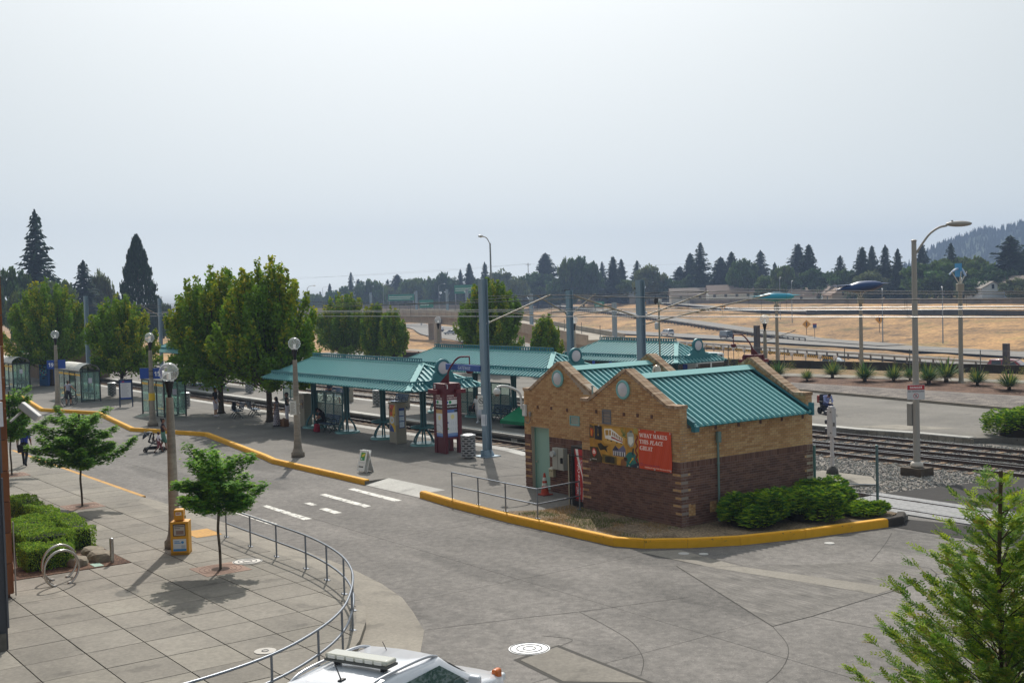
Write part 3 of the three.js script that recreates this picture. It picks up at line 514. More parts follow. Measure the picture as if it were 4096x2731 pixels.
  // tan brick squares low on the side
  for (const z0 of [-24.88, -25.76]) for (let i = 0; i < 3; i++) for (let j = 0; j < 4; j++) new MB().box(A.x1 - 0.01, 0.48 + j * 0.083, z0 - i * 0.092, A.x1 + 0.0075, 0.556 + j * 0.083, z0 - i * 0.092 - 0.084).build('ornament_brick', mTan[(i + j) % 6], house);
  // door in its reveal
  const door = new THREE.Group(); door.name = 'door'; house.add(door);
  new MB().rbox(-33.94, 1.26, B.zf - 0.2, 0.98, 2.2, 0.045, 0.005).build('door_leaf', std(0x8fb3a6, 0.5), door);
  new MB().box(-34.46, 0.15, B.zf - 0.26, -34.42, 2.37, B.zf - 0.14).box(-33.46, 0.15, B.zf - 0.26, -33.42, 2.37, B.zf - 0.14).box(-34.42, 2.33, B.zf - 0.26, -33.46, 2.37, B.zf - 0.14).build('door_frame', std(0x7da093, 0.5), door);
  new MB().sphere(-34.34, 1.12, B.zf - 0.13, 0.035).cyl(0, 0, 0, 0, 0.001).build('door_knob', std(0xb9b5ab, 0.3, { metalness: 0.8 }), door);
  // side conduit with junction box
  const mPipe = std(0x6f8580, 0.55, { metalness: 0.3 });
  new MB().bar([-25.38, 0.1, -26.08], [-25.38, 2.62, -26.08], 0.035).bar([-25.38, 0.2, -26.08], [-25.38, 0.3, -26.08], 0.05).bar([-25.38, 1.9, -26.08], [-25.38, 1.96, -26.08], 0.045).rbox(-25.36, 2.72, -26.09, 0.12, 0.34, 0.15, 0.03).build('conduit', mPipe, house);
  new MB().bar([-25.36, -0.05, -30.42], [-25.36, 2.05, -30.42], 0.045).build('downpipe', std(0x4f706b, 0.5), house);
  new MB().bar([-30.9, 3.5, -25.85], [-30.9, 4.02, -25.85], 0.03).bar([-30.9, 3.98, -25.85], [-30.9, 4.03, -25.85], 0.05).build('vent_pipe', std(0x9aa3a3, 0.4, { metalness: 0.6 }), house);
  // roof exhaust with shiny hood
  const ex = new THREE.Group(); ex.name = 'roof_exhaust'; house.add(ex);
  new MB().cyl(-31.55, 3.8, 4.18, -29.4, 0.1, 0.1, 14).build('exhaust_pipe', mTealDark, ex);
  new MB().lathe([[0.17, 0], [0.2, 0.02], [0.17, 0.1], [0.15, 0.24], [0.08, 0.33], [0.0, 0.35]], 18).geo(); const hood = new MB().at(-31.55, 4.16, -29.4).lathe([[0.0, 0], [0.21, 0.0], [0.17, 0.05], [0.15, 0.2], [0.09, 0.3], [0.0, 0.33]], 18).build('exhaust_hood', std(0xb9ac9c, 0.25, { metalness: 0.85 }), ex);
}
// banner on the near gable
{
  const t = canvasTex(2048, 652, (c, w, h) => {
    const s = w / 3.76, Y = (y) => y * h; c.fillStyle = '#b8862c'; c.fillRect(0, 0, w, h);
    const blob = (col, pts) => { c.fillStyle = col; c.beginPath(); pts.forEach(([x, y], i) => (i ? c.lineTo(x, y) : c.moveTo(x, y))); c.closePath(); c.fill(); };
    const rrct = (x, y, ww, hh, r, col) => { c.fillStyle = col; c.beginPath(); c.moveTo(x + r, y); c.arcTo(x + ww, y, x + ww, y + hh, r); c.arcTo(x + ww, y + hh, x, y + hh, r); c.arcTo(x, y + hh, x, y, r); c.arcTo(x, y, x + ww, y, r); c.fill(); };
    // warm collage ground
    for (let i = 0; i < 260; i++) { c.fillStyle = ['rgba(150,100,25,.14)', 'rgba(215,165,60,.14)', 'rgba(110,75,20,.10)'][i % 3]; c.beginPath(); c.ellipse(hash2(i, 1, 2) * 1240, hash2(i, 2, 2) * h, 20 + 70 * hash2(i, 3, 2), 10 + 40 * hash2(i, 4, 2), hash2(i, 5, 2) * 3, 0, 7); c.fill(); }
    blob('#1f1d26', [[130, 20], [330, 20], [325, 270], [140, 255]]); c.strokeStyle = '#b08a30'; c.lineWidth = 9; c.beginPath(); c.moveTo(232, 70); c.lineTo(232, 180); c.stroke(); blob('#b08a30', [[212, 165], [252, 165], [232, 205]]);
    blob('#5a4a2c', [[0, 10], [120, 30], [125, 240], [0, 250]]); blob('#c8501c', [[25, 90], [50, 60], [75, 100], [95, 70], [110, 130], [80, 220], [40, 210]]); blob('#e8a02c', [[50, 95], [70, 120], [62, 200], [45, 190]]);
    // tram on a tan card
    rrct(345, 20, 590, 300, 60, '#c39238'); rrct(362, 32, 560, 276, 55, '#cfa04a');
    blob('#efece6', [[400, 60], [590, 50], [860, 190], [850, 280], [590, 240], [410, 225]]); blob('#bb8c3e', [[425, 80], [500, 75], [505, 165], [428, 172]]); blob('#bb8c3e', [[515, 75], [575, 72], [580, 160], [520, 165]]); blob('#a62c1c', [[585, 175], [855, 245], [855, 262], [585, 205]]);
    for (let k = 0; k < 6; k++) blob('#94651f', [[610 + k * 42, 95 + k * 17], [635 + k * 42, 105 + k * 17], [635 + k * 42, 165 + k * 14], [610 + k * 42, 155 + k * 14]]);
    c.fillStyle = '#241c10'; for (const x of [460, 560, 700, 800]) c.fillRect(x, 235 + (x - 460) * 0.12, 40, 18);
    for (let i = 0; i < 26; i++) { c.strokeStyle = i % 2 ? '#47702a' : '#2f561c'; c.lineWidth = 6; c.beginPath(); c.moveTo(900, 150); c.lineTo(900 + 80 * Math.cos(i), 90 + 85 * Math.sin(i * 1.3)); c.stroke(); }
    // bird, mill house, jar, fields
    blob('#2c2410', [[215, 330], [300, 310], [380, 360], [500, 345], [430, 390], [470, 470], [380, 420], [290, 440], [240, 400]]);
    rrct(560, 290, 400, 240, 50, '#c1923c'); blob('#6d6a86', [[600, 400], [690, 320], [760, 380], [880, 300], [925, 370], [925, 500], [610, 500]]); blob('#37384c', [[600, 400], [690, 320], [760, 395], [610, 415]]); c.fillStyle = '#d8d6da'; for (let k = 0; k < 7; k++) c.fillRect(625 + k * 44, 420, 22, 70); c.fillStyle = '#23222c'; for (let k = 0; k < 6; k++) c.fillRect(650 + k * 44, 432, 20, 62);
    blob('#a9aca4', [[985, 90], [1040, 60], [1100, 60], [1150, 100], [1165, 210], [1130, 300], [1060, 320], [990, 280]]); blob('#e4e3da', [[1010, 150], [1130, 140], [1140, 230], [1080, 290], [1010, 260]]); c.fillStyle = '#6d6f68'; c.fillRect(1040, 40, 70, 40);
    c.fillStyle = '#1e6f68'; c.beginPath(); c.ellipse(1080, 560, 170, 160, 0, 0, 7); c.fill(); blob('#13303a', [[1090, 430], [1120, 330], [1150, 330], [1130, 470]]); c.strokeStyle = '#e0b62c'; c.lineWidth = 14; c.beginPath(); c.moveTo(1030, 590); c.lineTo(1090, 520); c.stroke(); blob('#e0b62c', [[1075, 500], [1125, 490], [1110, 545]]);
    blob('#43341a', [[0, 400], [220, 390], [330, 560], [320, 652], [0, 652]]); blob('#6f5a1c', [[330, 500], [700, 520], [700, 652], [330, 640]]); rrct(400, 530, 250, 105, 20, '#241f10'); blob('#8a5a34', [[820, 560], [900, 520], [960, 600], [940, 652], [800, 652]]); blob('#3d2616', [[880, 510], [960, 500], [985, 560], [900, 570]]);
    c.strokeStyle = '#7c1f12'; c.lineWidth = 34; c.beginPath(); for (let k = 0; k <= 30; k++) { const y = 110 + k * 16; k ? c.lineTo(1212 + 20 * Math.sin(k * 0.7), y) : c.moveTo(1212, y); } c.stroke(); blob('#1c2c3c', [[1060, 620], [1260, 560], [1262, 652], [1060, 652]]); c.fillStyle = '#a89a50'; c.fillRect(1150, 0, 90, 80);
    // red roundel mark and small web line
    c.fillStyle = '#c33a24'; c.beginPath(); c.ellipse(112, 480, 66, 66, 0, 0, 7); c.fill(); c.beginPath(); c.moveTo(70, 525); c.lineTo(155, 525); c.lineTo(112, 575); c.fill(); c.strokeStyle = '#fbeee6'; c.lineWidth = 11; for (let k = 0; k < 3; k++) { c.beginPath(); c.arc(112 + 17 * Math.cos(k * 2.094 - 1.57), 480 + 17 * Math.sin(k * 2.094 - 1.57), 22, 0, 7); c.stroke(); } c.fillStyle = '#fff'; c.font = 'bold 24px sans-serif'; c.fillText('trimet.org', 50, 612);
    // red half with the words
    c.fillStyle = '#cf4620'; c.fillRect(1262, 0, w - 1262, h); for (let k = 0; k < 26; k++) { c.fillStyle = k % 2 ? 'rgba(255,140,90,.05)' : 'rgba(90,10,0,.05)'; c.beginPath(); const x = 1500 + k * 20; c.moveTo(x, h); c.lineTo(x + 160, 0); c.lineTo(x + 185, 0); c.lineTo(x + 18, h); c.fill(); }
    c.fillStyle = '#fbf1ea'; c.font = 'bold 92px serif'; c.fillText('WHAT MAKES', 1284, 130); c.font = 'bold 92px serif'; c.fillText('THIS', 1284, 236); c.font = 'italic bold 92px serif'; c.fillText('PLACE', 1530, 236); c.font = 'bold 92px serif'; c.fillText('GREAT', 1284, 342);
    c.fillStyle = '#6d2c66'; c.font = 'bold 62px serif'; c.fillText('25', 1290, 596); c.fillRect(1378, 556, 4, 60); c.font = 'bold 28px sans-serif'; c.fillText('The Line That Started It All', 1396, 590); c.fillStyle = '#f6dccf'; c.font = 'bold 28px sans-serif'; c.fillText('Celebrating 25 years of MAX Blue Line to Gresham', 1396, 628, 640);
  });
  const b = thing('banner', 'long vinyl banner with a collage and the words WHAT MAKES THIS PLACE GREAT', 'banner', [-27.65, 2.36, -24.545]);
  const g = new THREE.PlaneGeometry(3.76, 1.2, 60, 16), p = g.attributes.position; for (let i = 0; i < p.count; i++) { const x = p.getX(i), y = p.getY(i); p.setZ(i, 0.012 * Math.sin(x * 7 + y * 4) * Math.cos(y * 3) + 0.008 * Math.sin(x * 19 - y * 6)); } g.computeVertexNormals();
  const sh = put('banner_sheet', g, std(0xffffff, 0.62, { map: t, side: THREE.DoubleSide }), b);
  for (const [x, y] of [[-1.4, 0.57], [0.5, 0.57], [1.2, 0.57], [1.84, 0.56], [0.4, -0.56], [1.15, -0.57], [1.84, -0.55], [0.0, -0.57], [-1.84, -0.55]]) new MB().at(x, y, 0.018).torus(0, 0, 0, 0.022, 0.007, 'z', 12).build('grommet', std(0xd8d4cc, 0.3, { metalness: 0.7 }), b);
}
// meter cabinet, small box, vending machine, cone, gooseneck camera
{
  const m = thing('electric_meter_cabinet', 'grey electric meter cabinet on the brick wall beside the door', 'meter box', [-32.68, 0, -25.9]), mg = std(0xa7a79d, 0.55);
  new MB().rbox(0, 1.39, 0.1, 0.62, 0.76, 0.2, 0.015).build('cabinet', mg, m); new MB().box(-0.006, 1.03, 0.2, 0.006, 1.75, 0.206).build('door_gap', std(0x55564f, 0.8), m);
  new MB().add(new THREE.CylinderGeometry(0.1, 0.1, 0.12, 20).rotateX(Math.PI / 2).translate(-0.2, 1.56, 0.26)).build('meter', std(0xb9bcbb, 0.25), m); new MB().rbox(0.24, 1.36, 0.23, 0.1, 0.2, 0.06, 0.02).build('latch', std(0x1b1b1b, 0.6), m);
  const s = thing('outlet_box', 'small beige outlet box with sloping lid on the brick wall', 'box', [-33.16, 0, -25.9]); new MB().plate([[-0.0, 0.72], [0.14, 0.72], [0.14, 0.95], [0.0, 1.03]].map(([a, b]) => [a, b]), 0.25).geo();
  new MB().rbox(0, 0.86, 0.07, 0.24, 0.3, 0.14, 0.01).build('box_body', std(0xb8ad8b, 0.6), s); new MB().at(0, 1.02, 0.08, 0, 0.35).rbox(0, 0, 0, 0.26, 0.02, 0.18, 0.008).build('box_lid', std(0xc9c5b6, 0.5), s); new MB().box(-0.07, 0.9, 0.14, -0.035, 0.94, 0.144).box(0.035, 0.9, 0.14, 0.07, 0.94, 0.144).build('socket', std(0x2b2824, 0.8), s);
  const v = thing('vending_machine', 'red drinks vending machine in a black cage beside the brick gable', 'vending machine', [-30.34, 0.15, -25.1]);
  new MB().rbox(0, 1.0, -0.02, 0.72, 1.98, 0.84, 0.02).build('cabinet', std(0x1a1718, 0.5), v);
  const t = canvasTex(256, 768, (c, w, h) => { c.fillStyle = '#b3121d'; c.fillRect(0, 0, w, h); c.fillStyle = '#e9e4e2'; c.beginPath(); c.moveTo(20, 0); c.lineTo(90, 0); c.bezierCurveTo(110, 200, 210, 330, 215, 480); c.bezierCurveTo(218, 600, 200, 700, 190, 768); c.lineTo(176, 768); c.bezierCurveTo(195, 640, 205, 560, 196, 470); c.bezierCurveTo(180, 330, 60, 200, 20, 0); c.fill(); c.fillStyle = 'rgba(200,205,210,.8)'; for (let i = 0; i < 160; i++) { c.beginPath(); c.ellipse(90 + 150 * hash2(i, 1, 7), 150 + 120 * hash2(i, 2, 7), 4, 6, 0, 0, 7); c.fill(); c.beginPath(); c.ellipse(20 + 120 * hash2(i, 3, 7), 560 + 110 * hash2(i, 4, 7), 4, 6, 0, 0, 7); c.fill(); } c.save(); c.translate(120, 560); c.rotate(-Math.PI / 2); c.fillStyle = '#fff'; c.font = 'italic bold 74px serif'; c.fillText('Coca-Cola', 0, 0); c.restore(); });
  printed('machine_front', 0.5, 1.7, t, v, [0.1, 1.05, 0.412], 0, 0.35);
  const cg = new MB(); for (const x of [-0.36, -0.2, 0.36]) cg.bar([x, 0.02, 0.46], [x, 1.72, 0.46], 0.018); for (const y of [0.25, 1.68]) cg.bar([-0.36, y, 0.46], [0.36, y, 0.46], 0.018); for (let k = 0; k < 8; k++) cg.bar([-0.36 + k * 0.022, 0.25, 0.46], [-0.36 + k * 0.022, 1.68, 0.46], 0.004, 0.004, 5); cg.build('cage', std(0x201d1c, 0.5), v); new MB().bar([-0.37, 0.0, 0.5], [-0.37, 1.7, 0.5], 0.022).build('cage_post', std(0xb5ab94, 0.4, { metalness: 0.5 }), v);
  const c = thing('traffic_cone', 'orange traffic cone with white bands beside the green door', 'cone', [-33.0, 0.15, -25.35]);
  new MB().rbox(0, 0.02, 0, 0.42, 0.04, 0.42, 0.015).build('cone_base', std(0x8f2d16, 0.8), c); new MB().lathe([[0.15, 0.04], [0.14, 0.06], [0.035, 0.74], [0.03, 0.76], [0, 0.76]], 20).build('cone_body', std(0xb23a18, 0.6), c);
  for (const [ya, yb] of [[0.32, 0.42], [0.5, 0.62]]) { const r = (y) => lerp(0.14, 0.035, (y - 0.06) / 0.68) + 0.004; new MB().cyl(0, ya, yb, 0, r(ya), r(yb), 20, true).build('cone_band', std(0xcfcac0, 0.5, { side: THREE.DoubleSide }), c); }
  const cam = thing('security_camera', 'white dome security camera on a gooseneck arm at the brick corner', 'camera', [-34.86, 0, -25.9]), mw = std(0xd6d5d3, 0.4);
  new MB().rbox(0.1, 2.95, 0.03, 0.2, 0.42, 0.08, 0.01).build('mount_plate', mw, cam); new MB().tube([[0.02, 3.0, 0.1], [0.02, 3.4, 0.12], [0.0, 3.62, 0.2], [-0.12, 3.82, 0.55], [-0.2, 3.86, 0.85], [-0.22, 3.82, 1.0]], 0.045, 10, 30).build('arm', mw, cam);
  new MB().at(-0.22, 3.6, 1.0).lathe([[0, 0.2], [0.05, 0.2], [0.11, 0.16], [0.13, 0.08], [0.13, 0], [0.1, -0.02], [0, -0.02]], 20).build('camera_housing', mw, cam); new MB().sphere(-0.22, 3.58, 1.0, 0.085, 0.085, 0.085).build('camera_dome', phys(0x5d4030, 0.1, { clearcoat: 1 }), cam); new MB().rbox(0.42, 2.83, 0.03, 0.1, 0.16, 0.07, 0.02).tube([[0.1, 2.75, 0.04], [0.14, 2.55, 0.04], [0.32, 2.5, 0.04], [0.42, 2.62, 0.04], [0.42, 2.75, 0.04]], 0.014, 6, 24).build('cable_box', std(0x8e8882, 0.6), cam);
}
// ================= platform canopies
seed(51);
const mGlassEtch = phys(0xe4f0ec, 0.12, { transmission: 0.82, thickness: 0, ior: 1.45, specularIntensity: 0.6 });
const mGlassDots = phys(0xe9efec, 0.5, { transmission: 0.45, thickness: 0, map: tex(256, 0.5, (u, v) => { const k = vnoise(u * 26, v * 26, 26, 71) > 0.62 ? 90 : 232; return [k, k + 4, k]; }) });
const mIron = std(0x22332f, 0.5), mSlat = std(0x3d5673, 0.45, { metalness: 0.3 });
const RY = 3.95, SL = 0.5, DF = 1.68, DE = 2.1;
function medallionPlate(parent, x, dirSign) {
  const g = new THREE.Group(); g.name = 'end_medallion'; parent.add(g); g.position.set(x, 0, 0); g.rotation.y = dirSign * Math.PI / 2;
  const s = []; const P = (u, y) => s.push([u, y]); P(-0.95, 3.06); P(0.95, 3.06); P(0.95, 3.3); P(0.78, 3.31); P(0.62, 3.36); P(0.54, 3.46); P(0.52, 3.6); for (let k = 0; k <= 18; k++) { const a = -0.35 + (Math.PI + 0.7) * k / 18; P(0.4 * Math.cos(a), 3.86 + 0.4 * Math.sin(a)); } P(-0.52, 3.6); P(-0.54, 3.46); P(-0.62, 3.36); P(-0.78, 3.31); P(-0.95, 3.3);
  new MB().plate(s, 0.1, [], 0.012).build('bracket_plate', mTeal, g);
  new MB().torus(0, 3.86, 0.06, 0.33, 0.05, 'z', 36).build('medallion_ring', mTealDark, g); new MB().sphere(0, 3.86, 0.05, 0.31, 0.31, 0.07, 28).build('medallion_lens', mLens, g);
}
const seamGeo = new THREE.BoxGeometry(1, 0.075, 0.06);
function canopy(label, x0, x1, zc, base, cols, rings = [], seamsFar = true) {
  const cx = (x0 + x1) / 2, h = (x1 - x0) / 2, dy = base - 0.15;
  const c = thing('platform_canopy', label, 'canopy', [cx, dy, zc], 0, null);
  const yAt = (d) => RY - SL * d, roof = new THREE.Group(); roof.name = 'roof'; c.add(roof);
  // sheets of the hipped roof
  const P = [], T = (...v) => P.push(...v.flat()), q = (d, sx, sz, e = 0) => [sx * (h + d), yAt(d), sz * d];
  const r0 = [-h, RY, 0], r1 = [h, RY, 0], a = (sx, sz) => q(DE, sx, sz);
  T(r0, a(-1, 1), a(1, 1), r0, a(1, 1), r1); T(r1, a(1, -1), a(-1, -1), r1, a(-1, -1), r0); T(r1, a(1, 1), a(1, -1)); T(r0, a(-1, -1), a(-1, 1));
  const n = P.length / 3; const P2 = []; for (let i = 0; i < n; i++) P2.push(P[3 * i], P[3 * i + 1] - 0.04, P[3 * i + 2]); const all = P.slice(); for (let i = 0; i < n; i += 3) for (const k of [0, 2, 1]) all.push(P2[3 * (i + k)], P2[3 * (i + k) + 1], P2[3 * (i + k) + 2]);
  const g = new THREE.BufferGeometry(); g.setAttribute('position', new THREE.Float32BufferAttribute(all, 3)); g.computeVertexNormals(); put('roof_sheet', metreUV(g), mTeal, roof);
  const ang = Math.atan(SL), seam = (x, d0, d1, side) => { // side: 0 front(+z) 1 back 2 right(+x) 3 left
    const L = (d1 - d0) / Math.cos(ang), dm = (d0 + d1) / 2, s = put('roof_seam', seamGeo, mTealRibGlint, roof); s.scale.x = L; s.rotation.order = 'YXZ'; s.rotation.y = [-Math.PI / 2, Math.PI / 2, 0, Math.PI][side]; s.rotation.z = -ang;
    const y = yAt(dm) + 0.03; if (side === 0) s.position.set(x, y, dm); else if (side === 1) s.position.set(x, y, -dm); else if (side === 2) s.position.set(h + dm, y, x); else s.position.set(-h - dm, y, x);
  };
  const nL = Math.round((2 * h + 2 * DE) / 0.275), nS = Math.round(2 * DE / 0.275); let seams = 0;
  for (let i = 1; i < nL; i++) { const x = lerp(-h - DE, h + DE, i / nL), d0 = Math.max(0.03, Math.abs(x) - h); for (const sd of [0, 1]) if (DE - d0 > 0.08 && seams++ < 290) seam(x, d0, DE + 0.03, sd); }
  for (let i = 1; i < nS; i++) { const z = lerp(-DE, DE, i / nS); for (const sd of [2, 3]) if (DE - Math.abs(z) > 0.08 && seams++ < 296) seam(z, Math.abs(z), DE + 0.03, sd); }
  for (const sx of [-1, 1]) for (const sz of [-1, 1]) new MB().beam([sx * h, RY + 0.05, 0], [sx * (h + DE), yAt(DE) + 0.05, sz * DE], 0.26, 0.035).build('hip_cap', mTealPale, roof);
  new MB().box(-h, RY - 0.02, -0.14, h, RY + 0.06, 0.14).build('ridge_cap', mTealPale, roof);
  // perforated cresting and gutter fascias
  const holes = []; const nh = Math.round(2 * h / 0.22); for (let i = 0; i < nh; i++) holes.push(hole(lerp(-h, h, (i + 0.5) / nh), RY + 0.17, 0.06, 0.075));
  new MB().plate([[-h, RY + 0.04], [h, RY + 0.04], [h, RY + 0.29], [-h, RY + 0.29]], 0.03, holes).build('ridge_cresting', mTealDark, c);
  for (const s of [1, -1]) { const hs = [], W = h + DF, k = Math.round(2 * W / 0.23); for (let i = 0; i < k; i++) hs.push(hole(lerp(-W, W, (i + 0.5) / k), 3.2, 0.055)); new MB().at(0, 0, s * DF).plate([[-W, 3.06], [W, 3.06], [W, 3.32], [-W, 3.32]], 0.04, hs).build('gutter_fascia', mTeal, c); }
  for (const s of [1, -1]) { const hs = []; for (let i = 0; i < 5; i++) for (const t of [-1, 1]) hs.push(hole(t * (1.06 + i * 0.135), 3.2, 0.05)); new MB().at(s * (h + DF), 0, 0, s * Math.PI / 2).plate([[-DF - 0.02, 3.06], [DF + 0.02, 3.06], [DF + 0.02, 3.32], [-DF - 0.02, 3.32]], 0.04, hs).build('gutter_fascia', mTeal, c); if (s > 0) medallionPlate(c, s * (h + DF + 0.08), s); }
  // ceiling beam and clustered columns
  new MB().box(-h - 0.3, 3.35, -0.09, h + 0.3, 3.5, 0.09).build('ridge_beam', mSteelGreen, c);
  for (const xw of cols) {
    const col = new THREE.Group(); col.name = 'column'; c.add(col); col.position.set(xw - cx, 0, 0);
    const m = new MB(); for (let k = 0; k < 6; k++) { const t = k * Math.PI / 3 + 0.4, R = (r, y) => [r * Math.cos(t), y, r * Math.sin(t)]; m.tube([R(0.5, 0.25), R(0.47, 0.42), R(0.34, 0.66), R(0.18, 0.86), R(0.13, 1.1), R(0.13, 2.45), R(0.15, 2.65), R(0.3, 2.9), R(0.6, 3.1), R(0.95, 3.28)], 0.038, 7, 44); } m.build('post_cluster', mSteelGreen, col);
    new MB().box(-0.06, 0.9, -0.06, 0.06, 3.4, 0.06).build('core_post', mSteelGreen, col);
    new MB().at(0, 0.15, 0).lathe([[0, 0.12], [0.6, 0.12], [0.66, 0.06], [0.66, 0.0]], 28).build('base_disc', std(0x6f9a98, 0.3, { metalness: 0.25 }), col);
    if (rings.includes(xw)) { const r = new MB().torus(0, 1.02, 0, 0.58, 0.045, 'y', 36); for (let k = 0; k < 4; k++) r.bar([0.14 * Math.cos(k * 1.571), 1.02, 0.14 * Math.sin(k * 1.571)], [0.56 * Math.cos(k * 1.571), 1.02, 0.56 * Math.sin(k * 1.571)], 0.02); r.build('lean_ring', std(0x41777c, 0.45), col); }
  }
  return c;
}
canopy('nearest teal hipped platform canopy beside the maroon kiosk', -59.23, -48.01, -29.82, 0.15, [-59.3, -55.57, -51.82, -48.06], [-51.82, -48.06]);
canopy('middle teal canopy on the island platform behind the blue name sign', -60.68, -49.18, -38.6, 0.2, [-60.5, -56.5, -52.8, -49.2]);
canopy('farthest teal canopy over the parked white bus beyond the twin gables', -59.2, -52.15, -50.25, 0.12, [-59.0, -55.7, -52.3]);
// two more canopies down the platforms, seen between the trees
canopy('teal canopy far down the island platform behind the street trees', -101, -91, -38.2, 0.2, [-101, -97, -93]);

// ---- glass windscreens with benches
function windscreen(label, x, z, nx, w, base, paper) {
  const s = thing('glass_windscreen', label, 'windscreen', [x, base, z]); const pw = w / nx, H = 1.95;
  const f = new MB(); for (let i = 0; i <= nx; i++) f.box(-w / 2 + i * pw - 0.03, 0.0, -0.035, -w / 2 + i * pw + 0.03, H, 0.035); f.box(-w / 2, H, -0.04, w / 2, H + 0.07, 0.04); for (let j = 0; j < 3; j++) f.box(-w / 2 + 0.03, 0.1 + j * 0.62, -0.025, w / 2 - 0.03, 0.14 + j * 0.62, 0.025); f.build('frame', mSteelGreen, s);
  for (let i = 0; i < nx; i++) for (let j = 0; j < 3; j++) new MB().box(-w / 2 + i * pw + 0.03, 0.14 + j * 0.62, -0.004, -w / 2 + (i + 1) * pw - 0.03, 0.72 + j * 0.62, 0.004).build('glass_pane', j < 2 ? mGlassDots : mGlassEtch, s);
  if (paper) new MB().box(w / 2 - 0.35, 1.45, 0.008, w / 2 - 0.22, 1.78, 0.012).build('notice', std(0xb9a08c, 0.8), s);
  return s;
}
windscreen('green framed glass windscreen behind the seated person in black', -58.0, -30.1, 3, 2.9, 0.15, true);
windscreen('green framed glass windscreen on the island behind the walking lady in white', -54.75, -38.78, 3, 2.7, 0.2);
windscreen('glass windscreen on the island platform seen between two tree trunks', -76.9, -36.9, 2, 2.2, 0.2);
windscreen('glass windscreen left of the green tent on the island', -57.6, -38.78, 2, 1.8, 0.2);
function bench(label, x, z, turn, base = 0.15) {
  const b = thing('bench', label, 'bench', [x, base, z], turn, null), W = 1.5;
  for (let k = 0; k < 5; k++) new MB().rbox(0, 0.45, 0.02 + k * 0.095, W, 0.025, 0.08, 0.008).build('seat_slat', mSlat, b);
  for (let k = 0; k < 4; k++) new MB().at(0, 0.55 + k * 0.1, -0.06 - k * 0.03, 0, -0.25).rbox(0, 0, 0, W, 0.08, 0.025, 0.008).build('back_slat', mSlat, b);
  for (const x0 of [-0.72, 0.0, 0.72]) new MB().tube([[x0, 0.0, 0.48], [x0, 0.16, 0.38], [x0, 0.32, 0.22], [x0, 0.16, 0.06], [x0, 0.0, -0.04]], 0.022, 6, 20).tube([[x0, 0.32, 0.22], [x0, 0.44, 0.24]], 0.022, 6).tube([[x0, 0.42, -0.04], [x0, 0.6, -0.09], [x0, 0.88, -0.18]], 0.02, 6, 12).torus(x0, 0.58, 0.2, 0.16, 0.018, 'x', 20).bar([x0, 0.43, -0.05], [x0, 0.43, 0.46], 0.02).build('side_frame', mIron, b);
  return b;
}
bench('blue slatted bench with the black bag on it, nearer the road', -67.95, -29.25, -0.25);
bench('blue slatted bench back to back behind the bag bench', -68.1, -30.0, Math.PI - 0.25);
bench('blue slatted bench in front of the nearest glass windscreen', -56.75, -29.5, 0);
bench('blue slatted bench before the island windscreen beside the walking lady', -53.4, -38.1, 0, 0.2);
bench('blue bench on the island platform under the nearest canopy edge', -71.5, -38.0, 0.1, 0.2);
bench('blue bench beside the tan ticket box on the island', -64.5, -38.4, 0, 0.2);
